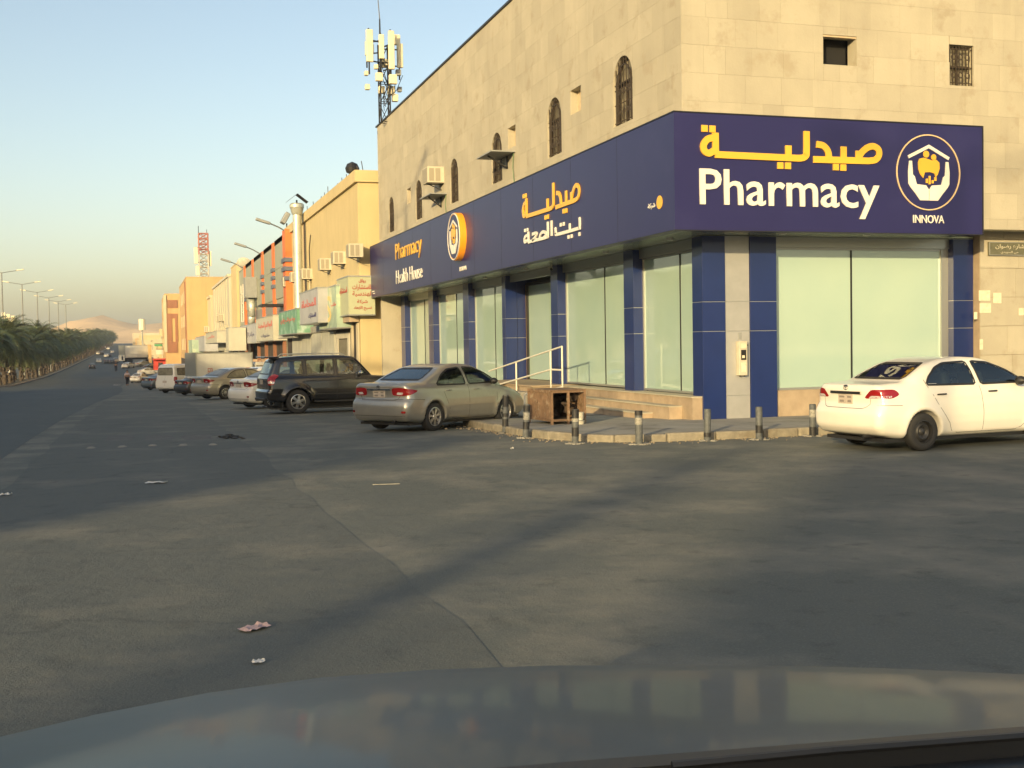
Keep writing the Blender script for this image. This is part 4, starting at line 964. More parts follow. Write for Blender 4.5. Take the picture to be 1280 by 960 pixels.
t = thing('wall_ladder', 'cream metal rack fixed on the far end of the striped facade', 'rack', (OX-.3, yy, 4.4)); q.build('ladder_frame', 'whitepaint', t)
# --- cream strip and grey panelled building
b2 = bldg('cream_narrow_building', 'narrow cream building end between the striped and the grey one', 9.7, 124.2, 131.5, zx_(292, 333, 9.7), 'ywall', 12)
recess(b2, 9.7, 124.6, 131, -2.9, 1.6)
gy0 = 131.7; GX2 = 9.45
gy1 = yx(266, GX2, 354)
gz_ = zx_(291, 338, GX2)
b3 = bldg('grey_panelled_building', 'pale grey panelled building with thin vertical joints', GX2, gy0, gy1, gz_, mat('pale_grey_panel', (.44, .42, .33), .7, var=.06, vs=.4, streak=.2), 12, .3)
q = MB()
for k in range(1, 8): yy = gy0+(gy1-gy0)*k/8; q.box(GX2-.08, GX2, yy-.12, yy+.12, 2.5, gz_-.35)
q.build('panel_rib', 'cream', b3)
rr = random.Random(12)
for k in range(7): window_on(b3, GX2, gy0+2.2+k*3.9, 3.9+.15*(k % 2), .8, .7)
recess(b3, GX2, gy0+.5, gy1-.5, g(gy1)-.8, .9)
for px, py, lab in ((276, 398, 'left of the two on the pale grey building'), (279.5, 397, 'right of the two on the pale grey building')):
    y = yx(px, GX2, py); ac_unit('small cream air conditioner, '+lab, GX2, y, zx_(px, py, GX2), 1.0, .8, .6)
ly0 = gy1+.3; LX = 9.1; ly1 = yx(236, LX, 386)
b4 = bldg('low_cream_building', 'low cream shop building beside the pale grey panelled one', LX, ly0, ly1, zx_(264, 368, LX), 'cream', 12, .35)
recess(b4, LX, ly0+.5, ly1-.5, g(ly1)-.8, .2)
for k in range(11): window_on(b4, LX, ly0+2.6+k*(ly1-ly0-4)/11, 3.1, 1.1, 1.0)
for k in range(5): ac_unit('cream air conditioner on the low cream building, '+('nearest of five', 'second nearest of five', 'middle of five', 'second farthest of five', 'farthest of five')[k], LX, ly0+6+k*11, 4.5, 1.0, .8, .6, group='air conditioners on the low cream building')
# hanging and box signs of the far shops
def fs(label, X, a, b, c, d, dd, m, tx=()): return signbox(label, X, a, b, c, d, dd, m, tx)
fs('grey box sign with a faint drawing, left of the cream one down the street', 7.2, 244, 255.5, 420, 439, 1.6, 'lgreysign')
fs('cream box sign with red line lettering down the street', 6.9, 257, 271, 414, 428, 1.7, 'creamsign', [(arabic('ملابس'), 'pinktext', .2, .8, .4, .75)])
fs('tall thin dark edged sign in front of the cream narrow building', 7.4, 282, 285.5, 410, 438, 1.5, 'creamsign')
fs('pale green upright sign at the left of the far shop signs', 6.4, 233, 240, 425, 443, 1.4, 'greensign')
fs('whitish shop sign between the cream box and the thin upright one', 8.2, 272, 281, 420, 438, .8, 'creamsign')
# --- tan tower block with lattice mast, brown and cream block
TX = 6.3; ty0 = yx(232.5, TX, 347); tz = zx_(232.5, 347, TX); ty1 = yx(224, TX, 355)
b5 = bldg('tan_tower_block', 'tall tan orange block with a brown strip, below the lattice tower', TX, ty0, ty1, tz, 'tan', 16)
q = MB(); q.box(TX-.12, TX-.01, ty0+2.5, ty0+4.5, 1, tz-.4); q.build('brown_strip', 'brown', b5)
for r_ in range(3):
    for k in range(3): window_on(b5, TX, ty0+8+k*6.5, 2.5+r_*3.4, 1.6, 1.6)
recess(b5, TX, ty0+1, ty1-1, g(ty1)-.8, .4)
BX = 4.2; BY = yx(205.5, BX, 367); bz = zx_(205.5, 367, BX)
bw = onY(222.5, 367, BY)[0]-BX
b6 = thing('brown_patterned_building', 'brown and cream patterned block farthest down the row of shops', 'building', (BX, BY, g(BY)))
q = MB(); q.box(BX, BX+14, BY, BY+28, g(BY)-2, bz); q.build('wall', 'tan', b6)
def fb(px0, px1, py0, py1, d, m, nm):
    A = onY(px0, py1, BY); B_ = onY(px1, py0, BY); q = MB(); q.box(A[0], B_[0], BY-d, BY-.01, A[2], B_[2]); return q.build(nm, m, b6)
fb(209, 221.8, 375, 385, .12, 'brown', 'brown_panel'); fb(209, 214.5, 392, 427, .12, 'brown', 'brown_panel'); fb(214.5, 221.8, 392, 398, .12, 'brown', 'brown_panel'); fb(219.5, 221.8, 398, 427, .12, 'brown', 'brown_panel'); fb(209, 221.8, 427, 441, .13, 'brown', 'brown_panel')
fb(205.5, 207.5, 369, 440, .2, 'cream', 'corner_strip')
for r_ in range(3): window_on(b6, BX, BY+8, 3+r_*3.3, 1.8, 1.6); window_on(b6, BX, BY+18, 3+r_*3.3, 1.8, 1.6)
# lattice tower on the tan roof
TY = ty0+6
def tq(px, py): P = onY(px, py, TY); return P[0], P[2]
x0_, z0_ = tq(249.5, 348); x1_, _ = tq(261, 348); zt2 = tq(255, 292)[1]
t = thing('lattice_tower', 'red and white square lattice telecom tower on the tan block roof', 'antenna tower', ((x0_+x1_)/2, TY, tz))
MT['towerred'] = mat('faded_red_steel', (.35, .14, .11), .6); MT['towerwhite'] = mat('faded_white_steel', (.42, .40, .35), .6)
wd = (x1_-x0_); cx_ = (x0_+x1_)/2
for sec, (za, zb, mm) in enumerate(((tz, tz+(zt2-tz)*.55, 'towerwhite'), (tz+(zt2-tz)*.55, zt2, 'towerred'))):
    q = MB(); c = [(-wd/2, -wd/2), (wd/2, -wd/2), (wd/2, wd/2), (-wd/2, wd/2)]; n = 4
    for dx, dy in c: q.cyl((cx_+dx, TY+dy, za), (cx_+dx, TY+dy, zb), .08, n=6)
    for k in range(n):
        u, v = za+(zb-za)*k/n, za+(zb-za)*(k+1)/n
        for j in range(4):
            a, b = c[j], c[(j+1) % 4]; q.cyl((cx_+a[0], TY+a[1], u), (cx_+b[0], TY+b[1], v), .04, n=4); q.cyl((cx_+b[0], TY+b[1], u), (cx_+a[0], TY+a[1], v), .04, n=4); q.cyl((cx_+a[0], TY+a[1], v), (cx_+b[0], TY+b[1], v), .06, n=4)
    q.build('tower_section', mm, t)
for dx, a, b in ((-wd*.85, .35, .7), (wd*.62, .3, .62), (-wd*.7, .1, .3)):
    q = MB(); q.box(cx_+dx-.25, cx_+dx+.25, TY-.5, TY-.2, tz+(zt2-tz)*a, tz+(zt2-tz)*b); q.build('antenna_panel', 'panel', t, bevel=.04)
    q = MB(); q.bar((cx_+dx, TY-.2, tz+(zt2-tz)*b), (cx_, TY, tz+(zt2-tz)*b), .08); q.bar((cx_+dx, TY-.2, tz+(zt2-tz)*a+.2), (cx_, TY, tz+(zt2-tz)*a+.2), .08); q.build('mounting_arm', 'darkmetal', t)
q = MB(); q.cyl((cx_-wd/2, TY, zt2), (cx_-wd/2, TY, zt2+1.1), .05, n=5); q.cyl((cx_+wd*.4, TY, zt2), (cx_+wd*.4, TY, zt2+.6), .04, n=5); q.build('spike', 'darkmetal', t)
# dishes and tanks on roofs
def dish(label, x, y, z, r):
    t = thing('satellite_dish', label, 'satellite dish', (x, y, z))
    q = MB(); R = Matrix.Rotation(-.9, 3, 'X') @ Matrix.Rotation(.2, 3, 'Y'); vs = []
    n = 16; rings = 4; vs = [Vector((x, y, z+r))+R @ Vector((0, 0, -.25*r))]
    for k in range(1, rings+1):
        for i in range(n): a = 2*PI*i/n; rr_ = r*k/rings; vs.append(Vector((x, y, z+r))+R @ Vector((rr_*math.cos(a), rr_*math.sin(a), -.25*r*(1-(k/rings)**2))))
    fs_ = [(0, 1+i, 1+(i+1) % n) for i in range(n)]+[(1+(k-1)*n+i, 1+k*n+i, 1+k*n+(i+1) % n, 1+(k-1)*n+(i+1) % n) for k in range(1, rings) for i in range(n)]
    q.add(vs, fs_); q.build('reflector', 'whitetrim', t, smooth=True)
    q = MB(); q.cyl((x, y, z-.2), (x, y, z+r*.8), .05); q.bar((x, y, z+r), Vector((x, y, z+r))+R @ Vector((0, 0, r*.7)), .04); q.build('dish_stand', 'lamp', t)
P = onX(298, 322, 10.2); dish('white satellite dish on the roof at the end of the striped building', 10.3, 121.5, oz, .75)
for px, lab in ((268, 'left'), (276, 'middle'), (283, 'right')):
    P = onX(px, 345, 12.5); y = P[1]
    if lab == 'middle': dish('white satellite dish on the pale grey building roof', 12.5, y, gz_, 1.2)
    else:
        t = thing('water_tank', 'white roof water tank, %s of the dish on the grey building' % lab, 'water tank', (12.5, y, gz_))
        q = MB(); q.cyl((12.5, y, gz_+.3), (12.5, y, gz_+1.7), .9, n=18); q.lathe([(.9, 0), (.6, .25), (.2, .32), (0, .33)], (12.5, y, gz_+1.7), 'z', 18); q.build('tank', 'whitetrim', t, auto=40)
        q = MB()
        for dx in (-.6, .6):
            for dy in (-.6, .6): q.cyl((12.5+dx, y+dy, gz_), (12.5+dx, y+dy, gz_+.3), .05, n=6)
        q.build('tank_leg', 'lamp', t)
# --- low shops and houses towards the end of the street
rr = random.Random(21); y = BY+30
cols = ['cream', 'ywall', 'cream', 'tan', 'cream']; desc = ['cream', 'yellow', 'pale cream', 'ochre', 'sand coloured']
kk = 0; prev = None
ords = ['nearest', 'second', 'third', 'fourth', 'fifth', 'sixth', 'seventh', 'eighth', 'ninth', 'tenth', 'eleventh', 'twelfth']
while kk < 11:
    L_ = rr.uniform(26, 46)*(1+kk*.12); X = 4.4-.012*(y-250)-.4*kk*.6; h = rr.uniform(5.0, 8.5); zt = g(y)+h+.8
    b = bldg('far_building', '%s %s building past the brown patterned block' % (ords[kk], desc[kk % 5]), X, y, y+L_, zt, cols[kk % 5], 22, .4)
    for r_ in range(2 if h > 6 else 1):
        for k in range(int(L_/5)): window_on(b, X, y+3+k*5, g(y)+4.2+r_*2.6, 1.6, 1.3)
    for k in range(3): q = MB(); q.box(X+3+k*5, X+4.5+k*5, y-.05, y-.01, g(y)+3.5, g(y)+4.8); q.build('window', 'winpane', b)
    recess(b, X, y+1, y+L_-1, g(y)-.5, g(y)+2.8); y += L_+rr.uniform(.5, 3); kk += 1
t = thing('distant_mast', 'slim distant mast with a round head near the hills', 'antenna tower', (onY(177.5, 430, 420)[0], 420, g(420)))
P = onY(177.5, 404, 420); q = MB(); q.cyl((P[0], 420, g(420)), (P[0], 420, P[2]), .35, .2, 8); q.build('pole', 'lamp', t)
q = MB(); q.cyl((P[0], 420, P[2]-2.4), (P[0], 420, P[2]+1.4), 1.1, n=10); q.build('antenna_head', 'panel', t)
# second storeys of the settlement on the slope beyond
for k in range(16):
    x = 8+k*9+rr.uniform(-2, 2); y = 700+rr.uniform(0, 260); h = rr.uniform(6, 12)
    b = thing('hillside_house', ('cream', 'sand', 'ochre', 'pale')[k % 4]+' box shaped house far off at the foot of the hills', 'house', (x, y, g(y)), group='houses at the foot of the hills')
    b['label'] = '%s box shaped house %s of sixteen from the left at the foot of the hills' % (('cream', 'ochre', 'cream', 'tan')[k % 4], ('first', 'second', 'third', 'fourth', 'fifth', 'sixth', 'seventh', 'eighth', 'ninth', 'tenth', 'eleventh', 'twelfth', 'thirteenth', 'fourteenth', 'fifteenth', 'last')[k])
    q = MB(); q.box(x-5, x+5, y-5, y+5, g(y)-1, g(y)+h); q.build('wall', cols[k % 5], b)
    q = MB()
    for j in range(2): q.box(x-3+j*4, x-1.4+j*4, y-5.05, y-5.01, g(y)+h-3, g(y)+h-1.4)
    q.build('window', 'winpane', b)
# red awning stall and green signs
t = thing('red_awning_stall', 'red shop stall front beyond the parked vans', 'stall', (3.2, 225, g(225)))
P = onG(192, 459); sy = 215; a = onY(192, 459, sy); b_ = onY(209, 448, sy)
MT['redst'] = mat('red_stall_cloth', (.50, .05, .035), .7, var=.2, vs=.5)
q = MB(); q.box(a[0], b_[0], sy, sy+3, a[2]-.5, b_[2]); q.build('stall_body', 'redst', t)
q = MB(); q.box(a[0]-.2, b_[0]+.2, sy-1.2, sy-.05, b_[2]-.2, b_[2]); q.build('awning', 'redst', t)
q = MB(); q.box(a[0]+.8, b_[0]-.8, sy-.1, sy-.02, a[2]+.1, b_[2]-.7); q.build('opening', 'shopdark', t)  # flat dark slab; shade inside the stall is put into its colour
for (px0, px1, py0, py1, m, lab) in ((193, 203, 430, 433, 'green', 'thin green hanging sign above the red stall, upper one'), (195, 206, 437, 443, 'cream', 'pale hanging shop sign just above the red stall')):
    A = onY(px0, py1, 235); B_ = onY(px1, py0, 235); t = thing('hanging_sign', lab, 'sign', (A[0], 235, A[2]))
    q = MB(); q.box(A[0], B_[0], 235, 235.3, A[2], B_[2]); q.build('sign_panel', mat('sign_'+m, (.06, .25, .12) if m == 'green' else (.6, .55, .45), .6), t)
    q = MB(); q.bar((A[0], 235.1, B_[2]+.1), (B_[0]+2.5, 235.1, B_[2]+.1), .1); q.build('bracket', 'darkmetal', t)
# distant wall beyond the far carriageway
bwall = thing('boundary_wall', 'long low pale wall beyond the far carriageway, seen between palm trunks', 'wall', (-48, 100, 0))
for y0, y1 in zip(ysn[:-1], ysn[1:]):
    if y0 < -60: continue
    q = MB(); q.add([(-48.2, y0, g(y0)-.5), (-48, y0, g(y0)-.5), (-48, y1, g(y1)-.5), (-48.2, y1, g(y1)-.5), (-48.2, y0, g(y0)+2.2), (-48, y0, g(y0)+2.2), (-48, y1, g(y1)+2.2), (-48.2, y1, g(y1)+2.2)],
        [(3, 2, 1, 0), (4, 5, 6, 7), (0, 1, 5, 4), (1, 2, 6, 5), (2, 3, 7, 6), (3, 0, 4, 7)]); q.build('wall_section', 'lgreysign', bwall)

# unseen blocks added to shade the ground; low sun passes over and between them
for (ya, yb_, h, lab) in ((-45.6, 64, 18.7, 'cream block added to shade the ground, across the far carriageway, left of the frame'), (-170, -63.6, 22.0, 'tan block added to shade the ground, across the far carriageway, behind the camera')):
    b = thing('shade_block', lab, 'building', (-52, ya, 0)); q = MB(); q.box(-56, -50, ya, yb_, -1, h-.8); q.build('wall', 'cream' if ya > -100 else 'tan', b)
    q = MB(); q.box(-56.1, -49.9, ya-.1, yb_+.1, h-.8, h); q.build('parapet', 'whitetrim', b)
    n = int((yb_-ya)/7)
    for r_ in range(5):
        for k in range(n): q = MB(); q.box(-50, -49.95, ya+2.5+k*7, ya+4.5+k*7, 2+r_*3.6, 3.8+r_*3.6); q.build('window', 'winpane', b, fix=False)
# ================================================================== VEHICLES (bodies grown from a signed distance field)
def polytab(pts, h=.02):
    pts = np.array(pts, float); lo = pts.min(0)-.6; hi = pts.max(0)+.6
    nx, nz = ((hi-lo)/h).astype(int)+2
    X, Z = np.meshgrid(lo[0]+h*np.arange(nx), lo[1]+h*np.arange(nz), indexing='ij')
    d = np.full(X.shape, 1e9); ins = np.zeros(X.shape, bool); n = len(pts)
    for i in range(n):
        a, b = pts[i], pts[(i+1) % n]; e = b-a; t = np.clip(((X-a[0])*e[0]+(Z-a[1])*e[1])/(e@e+1e-12), 0, 1)
        d = np.minimum(d, np.hypot(X-a[0]-e[0]*t, Z-a[1]-e[1]*t))
        c = ((a[1] > Z) != (b[1] > Z)); xi = a[0]+(Z-a[1])*(b[0]-a[0])/((b[1]-a[1]) if abs(b[1]-a[1]) > 1e-9 else 1e-9); ins ^= (c & (X < xi))
    T = np.where(ins, -d, d)
    def f(x, z):
        u = np.clip((x-lo[0])/h, 0, nx-1.001); v = np.clip((z-lo[1])/h, 0, nz-1.001); i = u.astype(int); j = v.astype(int); u = u-i; v = v-j
        return T[i, j]*(1-u)*(1-v)+T[i+1, j]*u*(1-v)+T[i, j+1]*(1-u)*v+T[i+1, j+1]*u*v
    return f
def smax(a, b, k): h = np.maximum(k-np.abs(a-b), 0)/k; return np.maximum(a, b)+h*h*k*.25
def smin(a, b, k): h = np.maximum(k-np.abs(a-b), 0)/k; return np.minimum(a, b)-h*h*k*.25
def densify(p, closed=True, n=5, rmax=.12):
    """round off a coarse silhouette"""
    p = [np.array(q, float) for q in p]; out = []
    for i in range(len(p)):
        a, b, c = p[i-1], p[i], p[(i+1) % len(p)]; la, lc = np.linalg.norm(a-b), np.linalg.norm(c-b); r = min(rmax, la*.35, lc*.35)
        s, e = b+(a-b)/la*r, b+(c-b)/lc*r
        for k in range(n): t = k/(n-1); out.append(tuple((1-t)**2*s+2*t*(1-t)*b+t*t*e))
    return out
class Shape:
    def __init__(s, sp):
        s.sp = sp; s.L = sp['L']; s.low = polytab(densify(sp['low'])); s.cab = polytab(densify(sp['cab'])); s.W = sp['W']/2
    def f(s, P):
        sp = s.sp; X, Y, Z = P[:, 0], P[:, 1], P[:, 2]; ay = np.abs(Y)
        t = np.clip(X/s.L, 0, 1); t = t*t*(3-2*t); q = ay*ay
        bw = -sp['bow'][0]*q*(1-t)+sp['bow'][1]*q*t
        dl = s.low(X+bw, Z)
        w_ = s.W+np.interp(Z, *sp['sec'])-sp['tap'][0]*np.clip(1-X/sp['tap'][1], 0, 1)**2-sp['tap'][2]*np.clip((X-s.L+sp['tap'][3])/sp['tap'][3], 0, 1)**2
        for cx in sp['wx']:
            r = np.hypot(X-cx, Z-sp['r']); w_ = w_+sp.get('flare', .02)*np.exp(-((r-sp['ra']-.02)/.09)**2)
        A = smax(dl, ay-w_, sp.get('kr', .12))
        dc = s.cab(X+bw*sp.get('cb', 1.0), Z)
        wc = np.interp(Z, *sp['csec'])-.10*np.clip(1-(X-sp['cx'][0])/.9, 0, 1)**2-.08*np.clip((X-sp['cx'][1]+.9)/.9, 0, 1)**2
        B = smax(dc, ay-wc, sp.get('kc', .10))
        d = smin(A, B, sp.get('ku', .05))
        for cx in sp['wx']:
            c = np.maximum(np.hypot(X-cx, Z-sp['r'])-sp['ra'], .50-ay); d = np.maximum(d, -c)
        for e in sp.get('extra', []):
            (x0, x1, y0, y1, z0, z1, k) = e
            qx, qy, qz = np.abs(X-(x0+x1)/2)-(x1-x0)/2, np.abs(Y-(y0+y1)/2)-(y1-y0)/2, np.abs(Z-(z0+z1)/2)-(z1-z0)/2
            d = smin(d, smax(smax(qx, qy, k), qz, k), .02)
        return d
    def grad(s, P, e=.004):
        g_ = np.stack([s.f(P+np.array(v)*e)-s.f(P-np.array(v)*e) for v in ((1, 0, 0), (0, 1, 0), (0, 0, 1))], 1)/(2*e)
        return g_
    def march(s, P, D, n=70):
        P = np.array(P, float); D = np.array(D, float); D = D/np.linalg.norm(D, axis=-1, keepdims=True)
        if D.ndim == 1: D = np.tile(D, (len(P), 1))
        tot = np.zeros(len(P))
        for _ in range(n):
            st = s.f(P)*.75; st = np.where(tot > 4.2, 0, st); tot += st; P = P+D*st[:, None]
        return P
    def hit(s, Q): return np.abs(s.f(Q)) < .03
def surfnet(sh, h):
    lo = np.array([-.15, -sh.W-.2, .05]); hi = np.array([sh.L+.15, sh.W+.2, sh.sp['H']+.12])
    n = ((hi-lo)/h).astype(int)+1
    ax = [lo[i]+h*np.arange(n[i]) for i in range(3)]
    G_ = np.stack(np.meshgrid(*ax, indexing='ij'), -1).reshape(-1, 3)
    V = sh.f(G_).reshape(n)
    s = V < 0
    cs = [s[a:n[0]-1+a, b:n[1]-1+b, c:n[2]-1+c] for a in (0, 1) for b in (0, 1) for c in (0, 1)]
    tot = sum(c.astype(int) for c in cs); act = (tot > 0) & (tot < 8)
    idx = np.full(act.shape, -1); ii = np.argwhere(act); idx[act] = np.arange(len(ii))
    acc = np.zeros((len(ii), 3)); cnt = np.zeros(len(ii))
    C8 = [(a, b, c) for a in (0, 1) for b in (0, 1) for c in (0, 1)]
    for a in range(8):
        for b in range(a+1, 8):
            A_, B_ = np.array(C8[a]), np.array(C8[b])
            if np.abs(A_-B_).sum() != 1: continue
            va = V[tuple((ii+A_).T)]; vb = V[tuple((ii+B_).T)]; m = (va < 0) != (vb < 0)
            t = np.where(m, va/(va-vb+1e-12), 0); acc += np.where(m[:, None], A_+(B_-A_)*t[:, None], 0); cnt += m
    P = lo+h*(ii+acc/np.maximum(cnt, 1)[:, None])
    for _ in range(2):
        g_ = sh.grad(P); v = sh.f(P); gn = (g_**2).sum(1)+1e-6; st = g_*(v/gn)[:, None]; ln = np.linalg.norm(st, axis=1); st *= (np.minimum(ln, h*.5)/(ln+1e-9))[:, None]; P = P-st
    F_ = []
    for a in range(3):
        b, c = (a+1) % 3, (a+2) % 3
        sl0 = [slice(1, n[k]-1) for k in range(3)]; sl0[a] = slice(0, n[a]-1); sl1 = list(sl0); sl1[a] = slice(1, n[a])
        m = s[tuple(sl0)] != s[tuple(sl1)]; e = np.argwhere(m); off = np.array([1, 1, 1]); off[a] = 0; e = e+off
        sg = s[tuple(e.T)]
        def cell(db, dc): q = e.copy(); q[:, b] += db; q[:, c] += dc; return idx[tuple(q.T)]
        Q = np.stack([cell(-1, -1), cell(0, -1), cell(0, 0), cell(-1, 0)], 1)
        Q[~sg] = Q[~sg][:, ::-1]; F_.append(Q)
    return P, np.concatenate(F_)
def inpoly(x, z, poly):
    ins = np.zeros(len(x), bool); n = len(poly)
    for i in range(n):
        a, b = poly[i], poly[(i+1) % n]
        if abs(a[1]-b[1]) < 1e-9: continue
        c = ((a[1] > z) != (b[1] > z)); ins ^= c & (x < a[0]+(z-a[1])*(b[0]-a[0])/(b[1]-a[1]))
    return ins
def resample(poly, M):
    p = np.array(densify(poly, n=4, rmax=.045)); q = np.vstack([p, p[:1]]); L_ = np.r_[0, np.cumsum(np.linalg.norm(np.diff(q, axis=0), axis=1))]; s = np.linspace(0, L_[-1], M, endpoint=False)
    return np.stack([np.interp(s, L_, q[:, 0]), np.interp(s, L_, q[:, 1])], 1)
def offset(p, d):
    a = np.roll(p, 1, 0); b = np.roll(p, -1, 0); t = b-a; t /= np.linalg.norm(t, axis=1)[:, None]+1e-9; nn = np.stack([t[:, 1], -t[:, 0]], 1)
    A = .5*np.sum(p[:, 0]*np.roll(p[:, 1], -1)-np.roll(p[:, 0], -1)*p[:, 1]); return p+nn*d*(1 if A > 0 else -1)
def patch(mb, sh, poly, lift, D, off, rings=6, M=44, ring=None):
    """surface patch: poly in a plane, lift(a, b) -> start points, marched along D on to the body and pushed out by off"""
    p = resample(poly, M)
    if ring is None:
        c = p.mean(0); layers = [c+(p-c)*(k/rings) for k in range(1, rings+1)]; pts = np.vstack([c[None]]+layers)
    else:
        layers = [offset(p, ring[0]), offset(p, (ring[0]+ring[1])/2), offset(p, ring[1])]; pts = np.vstack(layers)
    S_ = lift(pts[:, 0], pts[:, 1]); Q = sh.march(S_, D); ok_ = sh.hit(Q); g_ = sh.grad(Q, .012); g_ /= np.linalg.norm(g_, axis=1)[:, None]+1e-9; Q = Q+g_*off
    fs = []
    if ring is None:
        fs += [(0, 1+i, 1+(i+1) % M) for i in range(M)]
        for k in range(rings-1): o = 1+k*M; fs += [(o+i, o+M+i, o+M+(i+1) % M, o+(i+1) % M) for i in range(M)]
    else:
        for k in range(2): o = k*M; fs += [(o+i, o+M+i, o+M+(i+1) % M, o+(i+1) % M) for i in range(M)]
    mb.add(Q, [f for f in fs if all(ok_[i] for i in f)])
def line_on(mb, sh, pts, lift, D, wd=.008, off=.0015, n=24):
    p = np.array(pts, float); L_ = np.r_[0, np.cumsum(np.linalg.norm(np.diff(p, axis=0), axis=1))]; s = np.linspace(0, L_[-1], n)
    q = np.stack([np.interp(s, L_, p[:, 0]), np.interp(s, L_, p[:, 1])], 1); t = np.gradient(q, axis=0); t /= np.linalg.norm(t, axis=1)[:, None]+1e-9; nn = np.stack([-t[:, 1], t[:, 0]], 1)*wd/2
    a = np.vstack([q+nn, q-nn]); Q = sh.march(lift(a[:, 0], a[:, 1]), D); ok_ = sh.hit(Q); g_ = sh.grad(Q, .012); g_ /= np.linalg.norm(g_, axis=1)[:, None]+1e-9; Q = Q+g_*off
    mb.add(Q, [(i, i+1, n+i+1, n+i) for i in range(n-1) if ok_[i] and ok_[i+1] and ok_[n+i] and ok_[n+i+1]])
def flipx(o): return o
def wheel(par, x, y, r, wdt, style, rimr):
    """tyre with its rim; y<0 is the car's right side"""
    s = -1 if y < 0 else 1; q = MB()
    pr = [(rimr, -wdt/2+.01), (rimr+.02, -wdt/2), (r-.03, -wdt/2+.004), (r-.008, -wdt/2+.02), (r, -wdt/2+.045), (r, wdt/2-.045), (r-.008, wdt/2-.02), (r-.03, wdt/2-.004), (rimr+.02, wdt/2), (rimr, wdt/2-.01)]
    q.lathe(pr, (x, y, r), 'y', 32); t = q.build('wheel', 'rubber', par, world=False, auto=50)
    q = MB(); fo = s*(wdt/2-.012)
    def L(pr_): q.lathe([(a, s*b) for a, b in pr_], (x, y, r), 'y', 30)
    L([(rimr+.004, wdt/2-.008), (rimr-.012, wdt/2-.004), (rimr-.02, wdt/2-.03), (rimr-.03, wdt/2-.10)])
    if style[0] == 'steel':
        L([(rimr-.03, wdt/2-.05), (rimr*.80, wdt/2-.045), (rimr*.62, wdt/2-.02), (rimr*.5, wdt/2-.03), (rimr*.34, wdt/2-.055), (rimr*.2, wdt/2-.03), (0, wdt/2-.025)])
    else:
        L([(rimr*.30, wdt/2-.02), (rimr*.26, wdt/2-.006), (0, wdt/2-.004)])
        n = style[1]
        for k in range(n):
            a = 2*PI*k/n+.3
            for da in ((-.0, 0) if style[0] == 'single' else (-.11, .11)):
                c, s_ = math.cos(a+da), math.sin(a+da); w0, w1 = style[2], style[3]
                p0, p1 = rimr*.2, rimr*.97; vs = []
                for yy, ex in ((fo, 0), (fo-s*.045, 0)):
                    for rr_, ww in ((p0, w0), (p1, w1)):
                        for sg in (-1, 1): vs.append((x+rr_*c-sg*ww/2*s_, y+yy-s*(.0 if rr_ == p0 else .012), r+rr_*s_+sg*ww/2*c))
                q.add(vs, [(0, 1, 3, 2), (4, 6, 7, 5), (0, 2, 6, 4), (1, 5, 7, 3)])
        o2 = MB(); o2.lathe([(rimr-.03, s*(wdt/2-.11)), (0, s*(wdt/2-.11))], (x, y, r), 'y', 20); d_ = o2.build('brake_shadow_disc', 'steelrim', par, world=False); d_.parent = t
    ri = q.build('rim', 'steelrim' if style[0] == 'steel' else 'rim', par, world=False, auto=40); ri.parent = t
    return t
def rear(a, b): return np.stack([np.full(len(a), -1.0), a, b], 1)
def front(a, b, L=6.0): return np.stack([np.full(len(a), L), a, b], 1)
def right(a, b): return np.stack([a, np.full(len(a), -2.0), b], 1)
def left(a, b): return np.stack([a, np.full(len(a), 2.0), b], 1)
def above(a, b): return np.stack([a, b, np.full(len(a), 3.0)], 1)
